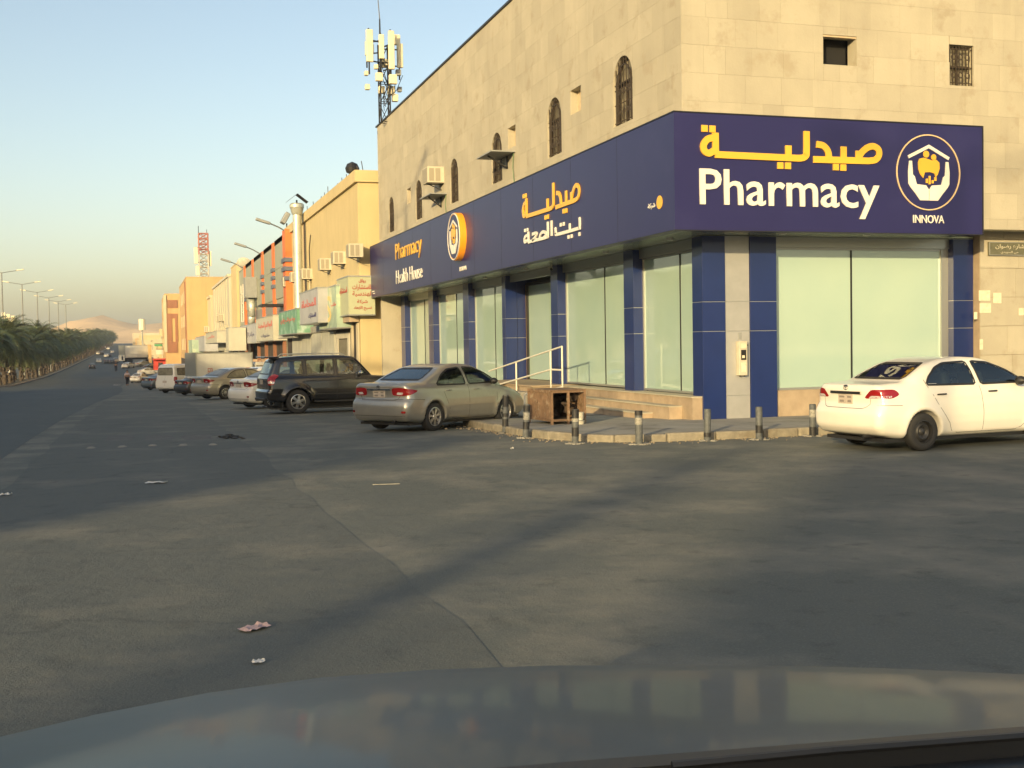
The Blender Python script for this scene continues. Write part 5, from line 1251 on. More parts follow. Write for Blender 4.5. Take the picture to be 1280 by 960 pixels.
def build_car(nm, label, cat, sp, paint, h, hero=True, group=None):
    sh = Shape(sp); root = thing(nm, label, cat, group=group)
    P, Fq = surfnet(sh, h); C = P[Fq].mean(1)
    gC = sh.grad(C, .01); gC /= np.linalg.norm(gC, axis=1)[:, None]+1e-9
    kill = np.zeros(len(C), bool)
    if hero:
        for w_ in sp['side']: kill |= inpoly(C[:, 0], C[:, 2], offset(resample(w_, 40), -.012)) & (np.abs(gC[:, 1]) > .5)
        kill |= inpoly(C[:, 1], C[:, 2], offset(resample(sp['rearw'], 40), -.012)) & (C[:, 0] < sp['L']*.5) & (gC[:, 0] < -.2)
        kill |= inpoly(C[:, 1], C[:, 2], offset(resample(sp['frontw'], 40), -.012)) & (C[:, 0] > sp['L']*.45) & (gC[:, 0] > .2)
    q = MB(); q.v = [tuple(v) for v in P]; q.f = [tuple(int(i) for i in f) for f in Fq[~kill]]
    body = q.build('body', paint, root, world=False, smooth=True, fix=False)
    gm = sp.get('glass', 'carglass')
    dR, dL, dB, dF = (0, 1, 0), (0, -1, 0), (1, 0, 0), (-1, 0, 0)
    def rep(D): return np.array(D, float)[None, :]
    def frame_and_glass(name, poly, lift, D, fr='blackplastic', fw=(.012, -.02)):
        q = MB(); patch(q, sh, poly, lift, rep(D), .0 if hero else .004); gl = q.build(name, gm if hero else 'winpane', root, world=False, smooth=True)
        q = MB(); patch(q, sh, poly, lift, rep(D), .006, ring=fw); o = q.build('window_seal', fr, None, smooth=True); o.parent = gl
    for w_ in sp['side']:
        frame_and_glass('side_window', w_, right, dR); frame_and_glass('side_window', w_, left, dL)
    frame_and_glass('rear_window', sp['rearw'], rear, dB); frame_and_glass('windscreen', sp['frontw'], front, dF)
    # lamps
    for nm_, poly, D, m in sp['lamps']:
        for s in (1, -1):
            DD = np.array([[D[0], -D[1]*s, 0.0]]); DD = DD/np.linalg.norm(DD); sx = 1 if D[0] > 0 else -1
            o_ = 0.0 if D[0] > 0 else sp['L']; tx, ty = sx*abs(DD[0, 1]), s*abs(DD[0, 0])
            lift = lambda a, b, tx=tx, ty=ty, DD=DD, o_=o_: np.stack([o_+tx*a-DD[0, 0]*1.6, ty*a-DD[0, 1]*1.6, b], 1)
            pl = poly
            q = MB(); patch(q, sh, pl, lift, DD, .008, rings=5, M=36); q.build(nm_, m, root, world=False, smooth=True)
    # shut lines
    q = MB()
    for ln in sp['lines']:
        line_on(q, sh, ln, right, rep(dR)); line_on(q, sh, ln, left, rep(dL))
    for ln in sp['rlines']: line_on(q, sh, ln, rear, rep(dB))
    if q.v: q.build('panel_gaps', 'blackplastic', root, world=False, fix=False)
    q = MB()
    for ln in sp.get('mould', []): line_on(q, sh, ln, right, rep(dR), .03, .007); line_on(q, sh, ln, left, rep(dL), .03, .007)
    if q.v: q.build('side_moulding', sp.get('mouldm', paint), root, world=False)
    # number plate, emblem, handles, mirrors
    def onrear(y, z): return sh.march(np.array([[-1.0, y, z]]), rep(dB))[0]
    pz = sp['plate']; x = onrear(0, pz)[0]
    q = MB(); q.box(x-.016, x+.03, -.17, .17, pz-.075, pz+.075); q.build('number_plate', 'plate', root, world=False, bevel=.004)
    if hero:
        q = MB()
        for (ya, za, yb_, zb_) in ((-.14, .02, -.05, .05), (.02, .02, .14, .05), (-.14, -.05, -.06, -.015), (.03, -.05, .13, -.015)): q.box(x-.019, x-.0165, ya, yb_, pz+za, pz+zb_)
        o = q.build('plate_characters', 'platechar', None); o.parent = root.children[-1]; tag(o, kind='stuff')
    if 'emb' in sp:
        x = onrear(0, sp['emb'])[0]; q = MB()
        for rx, rz, oz_ in ((.055, .038, 0), (.032, .016, .018), (.016, .036, 0)):
            ribbon(q, [(rx*math.cos(2*PI*k/20), sp['emb']+oz_+rz*math.sin(2*PI*k/20)) for k in range(21)], .009, lambda a, b, t: (x-.006-t, a, b), 0, .008, False)
        q.build('emblem', 'chrome', root, world=False)
    if 'trim' in sp:
        z, hw, hh, m = sp['trim']; ys = np.linspace(-hw, hw, 9); X_ = sh.march(rear(ys, np.full(9, z)), rep(dB))[:, 0]; q = MB()
        q.grid([[(xx-.03, yy, z+hh), (xx-.03, yy, z-hh)] for xx, yy in zip(X_, ys)]); q.grid([[(xx+.01, yy, z+hh), (xx-.03, yy, z+hh)] for xx, yy in zip(X_, ys)]); q.grid([[(xx-.03, yy, z-hh), (xx+.01, yy, z-hh)] for xx, yy in zip(X_, ys)])
        q.build('boot_trim', m, root, world=False)
    for (x, z) in sp['handles']:
        for s, D, lf in ((-1, dR, right), (1, dL, left)):
            y = lf(np.array([x]), np.array([z])); y = sh.march(y, rep(D))[0][1]
            q = MB(); q.tube([(x-.09, y, z), (x-.07, y+s*.028, z+.004), (x+.06, y+s*.028, z+.006), (x+.09, y, z+.004)], .013, 6); q.build('door_handle', sp.get('hm', paint), root, world=False, smooth=True)
    mx, mz = sp['mirror']
    for s in (-1, 1):
        y = s*(np.interp(mz-.05, *sp['csec'])+.10); q = MB()
        n = 12; rows = []
        for i in range(7):
            u = i/6; sx = math.sin(PI*min(1, .12+u*.76)); rows.append([(mx-.02+.09*math.cos(2*PI*k/n)*sx, y+(u-.5)*.19*1, mz+.075*math.sin(2*PI*k/n)*sx) for k in range(n+1)])
        q.grid(rows); q.add([rows[0][k] for k in range(n)], [tuple(range(n))]); q.add([rows[-1][k] for k in range(n)], [tuple(range(n))])
        q.bar((mx+.03, y-s*.16, mz-.07), (mx, y-s*.04, mz-.02), .05); mm = q.build('mirror', sp.get('mm', paint), root, world=False, auto=50)
    # wheels
    tr = sp['track']/2
    for cx in sp['wx']:
        for s in (-1, 1): wheel(root, cx, s*tr, sp['r'], sp['tw'], sp['rim'], sp['rimr'])
    # underside, wheel wells, cabin
    q = MB(); q.box(sp['wx'][0]-sp['ra'], sp['wx'][1]+sp['ra'], -.49, .49, .17, .6); q.box(.25, sp['L']-.3, -sp['W']/2+.16, sp['W']/2-.16, .15, .205); q.build('underbody', 'blackplastic', root, world=False)
    q = MB(); q.tube([(.5, -.45, .24), (.12, -.45, .24), (sp.get('exh', .03), -.45, .235)], .028, 8); q.build('exhaust', 'darkmetal', root, world=False)
    if hero:
        fz = sp['floor']; q = MB(); cx0, cx1 = sp['cx']
        q.box(cx0+.5, cx1-.55, -sp['W']/2+.14, sp['W']/2-.14, fz, fz+.03); q.build('cabin_floor', 'blackplastic', root, world=False)
        for sx in sp['seats']:
            for sy in (-.36, .36):
                q = MB(); R = Matrix.Rotation(-.28, 3, 'Y')
                q.obox((sx+.02, sy, fz+.62), .13, .46, .62, R); q.obox((sx+.32, sy, fz+.30), .5, .46, .14, Matrix.Identity(3)); st = q.build('seat', 'seat', root, world=False, bevel=.04)
                q = MB(); q.obox((sx-.06, sy, fz+.95), .10, .24, .17, R); o = q.build('headrest', 'seat', None, bevel=.035); o.parent = st
        q = MB(); q.lathe([(.18, -.012), (.195, 0), (.18, .012), (.165, 0), (.18, -.012)], (0, 0, 0), 'x', 20)
        q.v = [tuple(Matrix.Rotation(-.4, 3, 'Y') @ Vector(v)+Vector((sp['seats'][-1]+.62, .36, fz+.68))) for v in q.v]; q.build('steering_wheel', 'blackplastic', root, world=False)
        q = MB(); q.box(sp['seats'][-1]+.72, sp['seats'][-1]+1.05, -.62, .62, fz+.45, fz+.62); q.build('dashboard', 'blackplastic', root, world=False, bevel=.05)
    return root
SECN = ([.15, .28, .42, .55, .70, .84, .95, 1.08, 1.2], [-.10, -.035, -.008, 0, -.004, -.02, -.05, -.11, -.2])
# --- saloon A (rounded compact saloon)
SA = dict(L=4.54, W=1.76, H=1.47, low=[(.10, .24), (.0, .36), (-.01, .56), (.03, .68), (.09, .72), (.10, .80), (.06, 1.00), (.11, 1.055), (.45, 1.07), (1.2, 1.00), (3.3, .98), (3.9, .88), (4.30, .73), (4.47, .60), (4.52, .45), (4.44, .26), (4.2, .19), (.4, .19)],
          cab=[(.42, .98), (.72, 1.12), (1.38, 1.385), (1.75, 1.452), (2.15, 1.468), (2.6, 1.43), (3.0, 1.27), (3.65, .95), (2, .8), (.6, .85)],
          sec=SECN, csec=([.8, .98, 1.1, 1.25, 1.40, 1.5], [.84, .805, .765, .70, .60, .53]), cx=(.4, 3.65), bow=(.10, .16), tap=(.06, .9, .10, 1.1),
          wx=[.95, 3.55], r=.315, ra=.355, track=1.52, tw=.20, rimr=.205, rim=('double', 7, .022, .026), flare=.022,
          side=[[(1.05, 1.00), (1.30, 1.22), (1.60, 1.345), (2.05, 1.385), (2.10, 1.00)], [(2.20, 1.00), (2.16, 1.39), (2.55, 1.365), (2.92, 1.24), (3.32, 1.02)]],
          rearw=[(-.60, 1.12), (-.47, 1.37), (.47, 1.37), (.60, 1.12)], frontw=[(-.64, 1.03), (-.50, 1.39), (.50, 1.39), (.64, 1.03)],
          lampo=.0, lamps=[('tail_light', [(.36, .80), (.34, .96), (.52, .97), (.78, .93), (.92, .90), (.78, .82), (.60, .79)], (1, .8), 'red'), ('tail_lamp_lens', [(.45, .82), (.47, .87), (.60, .86), (.58, .81)], (1, .8), 'clearlens'),
                 ('fog_reflector', [(.60, .42), (.60, .47), (.70, .47), (.70, .42)], (1, .6), 'red'), ('headlight', [(.35, .60), (.30, .70), (.60, .80), (.95, .82), (.90, .70)], (-1, .8), 'clearlens')],
          lines=[[(1.22, .98), (1.28, .80), (1.42, .55), (1.50, .30), (1.62, .24), (3.05, .24), (3.18, .40), (3.20, .95), (3.3, 1.0)], [(2.15, 1.0), (2.15, .24)], [(.10, .72), (.45, .71), (.60, .70)], [(3.22, .96), (3.9, .84)]],
          rlines=[[(-.62, 1.03), (-.58, .78), (-.50, .70), (.50, .70), (.58, .78), (.62, 1.03)], [(-.74, .36), (.74, .36)]], mould=[[(1.45, .56), (3.12, .56)]], plate=.83, emb=.97, trim=(.925, .34, .014, 'chrome'), handles=[(1.42, .88), (2.42, .88)], mirror=(3.05, 1.05), mm='blackplastic', floor=.30, seats=(1.72, 2.5))
# --- saloon B (small upright white saloon, steel wheels, black handles)
SB = dict(SA); SB.update(L=4.30, W=1.69, H=1.47, low=[(.10, .27), (.0, .38), (-.01, .60), (.04, .70), (.08, .75), (.07, .98), (.11, 1.055), (.5, 1.085), (1.1, 1.02), (3.1, .98), (3.75, .88), (4.10, .74), (4.25, .60), (4.28, .45), (4.2, .26), (4.0, .2), (.4, .2)],
          cab=[(.42, 1.0), (.70, 1.13), (1.22, 1.37), (1.55, 1.445), (1.95, 1.468), (2.4, 1.44), (2.85, 1.27), (3.5, .95), (2, .8), (.6, .85)], cx=(.4, 3.5), bow=(.10, .16),
          csec=([.8, .98, 1.1, 1.25, 1.40, 1.5], [.81, .78, .745, .69, .60, .53]), wx=[.93, 3.48], r=.30, ra=.345, track=1.47, tw=.185, rimr=.185, rim=('steel',),
          side=[[(1.02, 1.03), (1.10, 1.16), (1.28, 1.30), (1.50, 1.372), (1.98, 1.39), (2.06, 1.02)], [(2.16, 1.02), (2.08, 1.395), (2.45, 1.365), (2.82, 1.23), (3.2, 1.03)]],
          rearw=[(-.58, 1.13), (-.46, 1.37), (.46, 1.37), (.58, 1.13)], frontw=[(-.61, 1.03), (-.48, 1.40), (.48, 1.40), (.61, 1.03)],
          lamps=[('tail_light', [(.38, .84), (.50, .98), (.84, .98), (.92, .90), (.82, .84)], (1, .8), 'red'), ('tail_lamp_lens', [(.46, .84), (.50, .885), (.82, .885), (.80, .835)], (1, .8), 'clearlens'), ('headlight', [(.35, .60), (.30, .70), (.60, .80), (.95, .82), (.90, .70)], (-1, .8), 'clearlens')],
          lines=[[(1.00, 1.12), (1.05, 1.0), (1.22, .72), (1.45, .42), (1.50, .30), (1.62, .26), (2.95, .26), (3.1, .40), (3.12, .95)], [(2.12, 1.0), (2.16, .60), (2.16, .26)], [(.12, .74), (.50, .73)]],
          rlines=[[(-.55, 1.05), (-.55, .76), (-.46, .68), (.46, .68), (.55, .76), (.55, 1.05)]], mould=[], plate=.82, emb=1.005, trim=(.925, .36, .02, 'blackplastic'), handles=[(1.30, .88), (2.38, .90)], hm='blackplastic', mm='blackplastic', mirror=(2.95, 1.06), seats=(1.62, 2.38), floor=.30)
# --- large four-wheel-drive estate
SV = dict(L=4.78, W=1.88, H=1.86, low=[(.10, .42), (.0, .48), (-.02, .72), (.05, .78), (.06, 1.14), (.3, 1.18), (3.5, 1.18), (4.42, 1.13), (4.68, 1.02), (4.75, .75), (4.72, .5), (4.5, .38), (.4, .38)],
          cab=[(.05, 1.1), (.12, 1.25), (.32, 1.72), (.5, 1.80), (1.2, 1.845), (2.5, 1.85), (2.98, 1.80), (3.60, 1.16), (2, .9), (.2, .9)], sec=([.3, .45, .62, .8, 1.0, 1.12, 1.25], [-.08, -.02, 0, .0, -.015, -.03, -.08]), csec=([.9, 1.15, 1.3, 1.6, 1.78, 1.9], [.90, .87, .84, .765, .70, .62]),
          cx=(.05, 3.7), bow=(.07, .14), tap=(.03, .6, .10, 1.0), kr=.10, kc=.10, wx=[1.02, 3.81], r=.385, ra=.43, track=1.58, tw=.26, rimr=.235, rim=('single', 6, .075, .085), flare=.05,
          side=[[(.42, 1.26), (.50, 1.58), (.62, 1.68), (1.20, 1.70), (1.22, 1.24)], [(1.32, 1.22), (1.32, 1.71), (2.22, 1.73), (2.24, 1.22)], [(2.34, 1.22), (2.33, 1.73), (2.90, 1.70), (3.38, 1.22)]],
          rearw=[(-.66, 1.27), (-.58, 1.66), (.58, 1.66), (.66, 1.27)], frontw=[(-.72, 1.24), (-.60, 1.74), (.60, 1.74), (.72, 1.24)], lampo=0.0,
          lamps=[('tail_light', [(.66, .92), (.66, 1.16), (.80, 1.28), (.92, 1.24), (.90, .94)], (1, .7), 'red'), ('tail_lamp_lens', [(.68, .98), (.68, 1.05), (.90, 1.05), (.90, .98)], (1, .7), 'clearlens'), ('headlight', [(.35, .80), (.35, 1.0), (.60, 1.03), (.95, 1.03), (.90, .84)], (-1, .8), 'clearlens')],
          lines=[[(1.26, 1.2), (1.28, .9), (1.45, .6), (1.52, .44), (3.30, .44), (3.36, .6), (3.4, 1.2)], [(2.29, 1.22), (2.29, .44)]], rlines=[[(-.7, .8), (.7, .8)], [(-.68, 1.25), (-.68, .8)], [(.68, 1.25), (.68, .8)]],
          mould=[[(1.55, .62), (3.25, .62)]], mouldm='blackplastic', plate=1.02, handles=[(1.52, 1.06), (2.52, 1.08)], mirror=(3.1, 1.27), mm='chrome', floor=.55, seats=(1.55, 2.45), glass='carglass', exh=.2,
          extra=[(.02, .50, -.65, .65, 1.79, 1.83, .03)])
# --- high-roofed van
SVAN = dict(L=4.75, W=1.72, H=1.98, low=[(.06, .3), (.0, .4), (.0, .72), (.04, 1.1), (3.8, 1.1), (4.5, .98), (4.72, .75), (4.72, .4), (4.6, .25), (.3, .25)],
            cab=[(.04, 1.0), (.10, 1.75), (.25, 1.93), (.8, 1.97), (3.0, 1.97), (3.5, 1.85), (4.35, 1.05), (3, .9)], sec=([.2, .45, .8, 1.1, 1.3], [-.05, -.01, 0, -.01, -.04]), csec=([.9, 1.1, 1.4, 1.75, 1.9, 2.0], [.85, .845, .80, .74, .68, .6]),
            cx=(.0, 4.4), bow=(.05, .15), tap=(.02, .5, .1, .9), kr=.08, kc=.10, wx=[.95, 3.55], r=.32, ra=.36, track=1.50, tw=.2, rimr=.19, rim=('steel',), flare=.0,
            side=[[(.35, 1.22), (.38, 1.68), (1.35, 1.70), (1.36, 1.22)], [(1.46, 1.22), (1.46, 1.70), (2.55, 1.71), (2.56, 1.22)], [(2.66, 1.2), (2.66, 1.71), (3.2, 1.70), (3.85, 1.2)]],
            rearw=[(-.62, 1.22), (-.58, 1.70), (.58, 1.70), (.62, 1.22)], frontw=[(-.68, 1.15), (-.58, 1.80), (.58, 1.80), (.68, 1.15)], lampo=.0,
            lamps=[('tail_light', [(.66, .82), (.66, 1.12), (.86, 1.10), (.86, .84)], (1, .6), 'red')], lines=[[(1.42, 1.8), (1.42, .35)], [(2.6, 1.8), (2.6, .35)]], rlines=[[(0, 1.85), (0, .5)]], plate=.78, handles=[(1.6, 1.0), (2.8, 1.0)], mirror=(3.6, 1.22), floor=.4, seats=(1.6, 2.7), exh=.1)
MT['silverpaint'] = mat('silver_beige_car_paint', (.36, .35, .31), .28, metal=.55, coat=.6, pos=False, var=.04, vs=6)
MT['whitepaintcar'] = mat('white_car_paint', (.74, .71, .62), .35, coat=.7, pos=False, var=.03, vs=3)
MT['blackpaint'] = mat('black_car_paint', (.008, .008, .010), .18, coat=.8, pos=False)
MT['goldpaint'] = mat('gold_grey_car_paint', (.34, .31, .25), .3, metal=.45, coat=.5)
MT['bluegreypaint'] = mat('blue_grey_car_paint', (.13, .16, .18), .3, metal=.4, coat=.5)
MT['darkgreypaint'] = mat('dark_grey_car_paint', (.05, .055, .06), .3, metal=.3, coat=.5)
MT['beigepaint'] = mat('beige_car_paint', (.46, .40, .29), .35, coat=.5)
def place(root, sp, wxy, head, scale=1.0, wheel_i=0, side=-1, zoff=0.0):
    """put a car so that its given wheel stands at world (x, y); head = heading clockwise from +Y in degrees"""
    a = math.radians(90-head); R = Matrix.Rotation(a, 3, 'Z'); loc = Vector((wxy[0], wxy[1], 0))-R @ (Vector((sp['wx'][wheel_i], side*sp['track']/2, 0))*scale)
    c = loc+R @ Vector((sp['L']/2*scale, 0, 0)); f_, b_ = c+R @ Vector((1.3, 0, 0)), c-R @ Vector((1.3, 0, 0))
    pitch = math.atan2(g(f_.y)-g(b_.y), 2.6)
    root.location = (loc.x, loc.y, g(wxy[1])-math.tan(pitch)*0+zoff); root.rotation_euler = (0, -pitch, a); root.scale = (scale,)*3
    return root
corolla = build_car('parked_car', 'silver beige saloon car parked nose in before the navy shop pillars', 'car', SA, 'silverpaint', .03)
place(corolla, SA, (6.06, 24.86), 54)
yaris = build_car('parked_car', 'white saloon car with black steel wheels parked at the right edge of the photo', 'car', SB, 'whitepaintcar', .03)
place(yaris, SB, (11.72, 15.55), 84)
prado = build_car('parked_suv', 'black four wheel drive estate with roof rails and six spoke wheels', 'car', SV, 'blackpaint', .03)
for s in (-1, 1): q = MB(); q.tube([(.75, s*.60, 1.83), (.85, s*.61, 1.90), (2.5, s*.60, 1.905), (2.65, s*.59, 1.84)], .018, 8); q.build('roof_rail', 'greypaint', prado, world=False)
q = MB(); q.box(-.03, .35, -.62, .62, .42, .50); q.box(-.05, .25, .3, .42, .40, .44); q.build('tow_step', 'darkmetal', prado, world=False, bevel=.01)
for s in (-1, 1): q = MB(); q.box(1.55, 3.25, s*.86, s*1.0, .36, .41); q.build('side_step', 'darkmetal', prado, world=False, bevel=.01)
for s in (-1, 1): q = MB(); q.box(.52, .54, s*.74-.14, s*.74+.14, .12, .42); q.build('mud_flap', 'rubber', prado, world=False)
pw = onG(372, 517); place(prado, SV, (pw[0], pw[1]), 83, .98)
def farcar(src, sp, label, px, py, head, mats=None, scale=1.0, group=None, wi=0, side=-1):
    c = copy_tree(src, None, mats); c['label'] = label
    if group: c['group'] = group
    elif 'group' in c: del c['group']
    P = onG(px, py); place(c, sp, (P[0], P[1]), head, scale, wi, side); return c
camA = build_car('parked_car', 'white saloon tail with a long narrow red lamp beside the black estate', 'car', dict(SA, rim=('single', 10, .03, .03), plate=.86), 'whitepaintcar', .045, hero=False)
Pw = onG(331, 511); place(camA, SA, (Pw[0]+.25, Pw[1]+.3), 66)
PW = 'parked cars along the shop row'
camA['group'] = PW
MW = lambda k: {'white_car_paint': MT[k]}
sB = build_car('parked_car', 'tmp', 'car', SB, 'whitepaintcar', .06, hero=False)
van = build_car('parked_van', 'white high roofed van with red upright tail lamps among the parked cars', 'van', SVAN, 'whitepaintcar', .05, hero=False, group=PW)
farcar(camA, SA, 'gold grey saloon with dark windows parked in front of the white box truck', 281, 499, 62, MW('goldpaint'), 1.03, PW)
place(van, SVAN, tuple(onG(229, 491)[:2]), 42, 1.0)
farcar(camA, SA, 'small dark car tail squeezed between the white van and the box truck', 247, 494, 58, MW('darkgreypaint'), .85, PW)
farcar(camA, SA, 'blue grey saloon car parked left of the white van', 201, 487.5, 58, MW('bluegreypaint'), 1.0, PW)
farcar(van, SVAN, 'beige people carrier behind the blue grey saloon', 207, 480, 55, MW('beigepaint'), .93, PW)
farcar(sB, SB, 'small white car seen from behind, left of the blue grey saloon', 177, 478.5, 20, None, 1.05, PW)
farcar(sB, SB, 'white car parked side on just beyond the beige people carrier', 180, 469.5, 70, None, 1.1, PW)
farcar(camA, SA, 'dark car roof showing above the white parked cars far down the row', 186, 463, 70, MW('darkgreypaint'), 1.1, PW)
farcar(sB, SB, 'little white car far down the row in front of the big pale lorry', 161, 460.5, 25, None, 1.1, PW)
farcar(camA, SA, 'silver parked car near the red stall', 176, 458.5, 60, MW('silverpaint'), 1.1, PW)
farcar(camA, SA, 'white car half hidden between the black estate and the gold grey saloon roof', 318, 497, 62, None, 1.05, PW)
RG = 'cars driving on the far road'
for k, (px, py, s, m, hd, lab) in enumerate(((119, 461, .98, 'darkgreypaint', -2, 'dark car nearest to us on the open road'), (126.5, 453.6, 1.0, None, -2, 'pale car on the road left of the cluster of cars'), (135.5, 446.6, 1.05, None, -3, 'white car on the road, middle of the far cluster'),
     (139, 446.2, 1.0, 'darkgreypaint', -3, 'dark car close to the right of a white one on the far road'), (136.5, 454.5, 1.0, 'darkgreypaint', -2, 'dark car left in the pair of dark cars in front of the lorry'), (143.5, 455, 1.05, 'darkgreypaint', -2, 'darker wide car right in the pair in front of the lorry'),
     (129.5, 443.5, 1.0, 'darkgreypaint', -3, 'small dark car farther on, by the median kerb'), (132, 435.5, 1.0, None, -4, 'tiny white car climbing the slope by the kerb'), (137, 437, 1.0, None, -4, 'tiny pale car in the middle of the rising road'), (142.5, 441.5, 1.0, None, -4, 'tiny pale car on the right lane of the rising road'),
     (125.3, 443.4, 1.0, None, -3, 'tiny white car hugging the median kerb'), (148.5, 453.2, 1.1, 'beigepaint', -2, 'beige pick up shaped car just left of the lorry'))):
    farcar(sB, SB, lab, px, py, hd, MW(m) if m else None, s, RG)
del_tree(sB)
# --- box truck and lorry
def truck(label, px, py, head, sc=1.0, markings=True, cabside=True):
    t = thing('box_truck', label, 'truck'); MT.setdefault('boxwhite', mat('dirty_white_truck_box', (.60, .59, .52), .6, var=.08, vs=1.0, pos=False, streak=.2))
    q = MB(); q.box(.0, 3.9, -.98, .98, .85, 2.75); q.build('cargo_box', 'boxwhite', t, world=False, bevel=.02)
    q = MB()
    for x in (.0, 3.84): q.box(x-.01, x+.07, -1.0, 1.0, .84, 2.77)
    q.box(-.01, 3.92, -1.0, -.975, 2.70, 2.77); q.box(-.01, 3.92, -1.0, -.975, .83, .90); q.build('box_edging', 'alu', t, world=False)
    q = MB(); q.box(.1, 5.4, -.45, .45, .55, .84); q.box(.05, .15, -.9, .9, .5, .65); q.build('chassis', 'blackplastic', t, world=False)
    prof = [(4.05, .5), (4.05, 1.95), (4.2, 2.1), (4.9, 2.1), (5.15, 1.95), (5.55, 1.2), (5.6, .5)]
    q = MB(); q.prism(prof, lambda a, b, tt: (a, tt, b), -.85, .85); cb = q.build('cab', 'whitepaintcar', t, world=False, bevel=.05)
    q = MB()
    for s in (-1, 1): q.prism([(4.2, 1.3), (4.2, 1.9), (4.95, 1.88), (5.25, 1.3)], lambda a, b, tt: (a, tt, b), s*.852, s*.86)
    o = q.build('cab_window', 'winpane', None); o.parent = cb
    q = MB(); q.add([(5.16, -.75, 1.9), (5.16, .75, 1.9), (5.53, .78, 1.24), (5.53, -.78, 1.24)], [(0, 1, 2, 3)]); q.v = [(v[0]+.03, v[1], v[2]+.02) for v in q.v]; o = q.build('windscreen', 'winpane', None); o.parent = cb
    for x in (.95, 4.75):
        for s in (-1, 1): wheel(t, x, s*.80, .36, .22, ('steel',), .2)
    q = MB(); q.box(-.12, -.02, -.95, .95, .38, 1.22); q.build('tail_lift', 'whitepaintcar', t, world=False, bevel=.02)
    q = MB(); q.box(-.14, -.121, -.62, -.15, .5, 1.1); q.build('tail_recess', 'blackplastic', t, world=False)
    if markings:
        MT.setdefault('mark', mat('red_stencil_mark', (.40, .10, .07), .7))
        for x in (.95, 2.3, 3.55):
            q = MB(); z = 1.55
            for a in ((x-.16, x+.16, z+.16, z+.20), (x-.16, x+.16, z-.2, z-.16), (x-.16, x-.12, z-.16, z+.16), (x+.12, x+.16, z-.16, z+.16), (x-.12, x+.1, z-.02, z+.02), (x-.05, x-.01, z-.14, z-.04), (x+.02, x+.07, z+.04, z+.13)): q.box(a[0], a[1], -.986, -.982, a[2], a[3])
            q.build('stencilled_mark', 'mark', t, world=False)
    q = MB()
    for s in (-1, 1): q.box(.03, .06, s*.75-.1, s*.75+.1, .55, .72)
    q.build('tail_light', 'red', t, world=False)
    P = onG(px, py); sp = dict(wx=[.95, 4.75], track=1.6, L=5.6); place(t, sp, (P[0], P[1]), head, sc); return t
truck('white box truck with three red stencilled marks on its side', 262, 493.5, 72, .9)['group'] = 'trucks parked along the shop row'
truck('long pale lorry box parked far down the row', 163, 454, 62, 2.0, False)['group'] = 'trucks parked along the shop row'
# ================================================================== PALMS, LAMP POSTS
def make_palm(seed, H, R_):
    rr = random.Random(seed); t = thing('date_palm', 'tmp', 'palm tree')
    q = MB(); n = 9; rows = []
    pts_ = [(rr.uniform(-.06, .06)*k, rr.uniform(-.06, .06)*k, H*k/14) for k in range(15)]
    for k, (x, y, z) in enumerate(pts_):
        for dz_, rad in ((0, .22-.04*k/14), (.07, .26-.05*k/14), (H/14-.05, .21-.04*k/14)):
            rows.append([(x+rad*math.cos(2*PI*i/n)*(1+.12*((i+k) % 2)), y+rad*math.sin(2*PI*i/n)*(1+.12*((i+k) % 2)), z+dz_) for i in range(n+1)])
    q.grid(rows); q.build('trunk', 'trunk', t, world=False)
    q = MB(); tx, ty, tz_ = pts_[-1]; nf = 44
    for f in range(nf):
        az = f*2.39996+rr.uniform(-.2, .2); u = f/(nf-1); el = 1.42-1.95*u+rr.uniform(-.12, .12); Lh = R_*(.82+.25*math.sin(PI*u))*rr.uniform(.88, 1.1)
        d = Vector((math.cos(az), math.sin(az), 0)); side = Vector((-math.sin(az), math.cos(az), 0)); p = Vector((tx, ty, tz_-.1)); seg = 11; e = el; twist = rr.uniform(-.35, .35)
        for k in range(seg):
            step = Lh/seg; e -= (.05+.15*(k/seg))*(1.25-.25*abs(el)); dr = d*math.cos(e)+Vector((0, 0, math.sin(e))); up = -d*math.sin(e)+Vector((0, 0, math.cos(e))); np_ = p+dr*step
            w0 = .035*(1-k/seg)+.01
            q.add([p+side*w0, p-side*w0, np_-side*w0*.8, np_+side*w0*.8], [(0, 1, 2, 3)])
            if k >= 1:
                ll = R_*.175*math.sin(PI*min(1, (k+1.2)/(seg+1.5)))**.6
                for j in range(2):
                    b0 = p+dr*step*(j+.5)/2
                    for s in (-1, 1):
                        v = (side*s*.72+dr*.62+up*(.30+twist*s)).normalized()+Vector((rr.uniform(-.1, .1), rr.uniform(-.1, .1), -.16)); tip = b0+v*ll*rr.uniform(.85, 1.1); wv = dr*.06
                        q.add([b0-wv, b0+wv, tip+wv*.15, tip-wv*.15], [(0, 1, 2, 3)])
            p = np_
    q.build('crown', 'frond', t, world=False, fix=False)
    return t
protos = [make_palm(s, h, r) for s, h, r in ((1, 5.4, 3.9), (2, 4.9, 4.1), (3, 6.0, 3.8), (4, 5.1, 3.6))]
rr = random.Random(33); palms = []
def put_palm(x, y, s, lab):
    c = copy_tree(rr.choice(protos)); c.location = (x, y, g(y)+.12); c.rotation_euler = (0, 0, rr.uniform(0, 6.28)); c.scale = (s, s, s*rr.uniform(.95, 1.08))
    c['label'] = lab; c['group'] = 'date palms on the median'; palms.append(c); return c
NTH = ['nearest', 'second', 'third', 'fourth', 'fifth', 'sixth', 'seventh']
LY = [168.0]+[205+34*k for k in range(6)]
def palm_label(y, front):
    i = sum(1 for l in LY if l < y); row = 'front' if front else 'back'
    where = 'this side of the nearest street lamp' if i == 0 else ('beyond the seventh street lamp' if i >= 7 else 'between the %s and %s street lamps' % (NTH[i-1], NTH[i]))
    return 'bushy date palm in the %s median row, %s' % (row, where)
y = 128.0
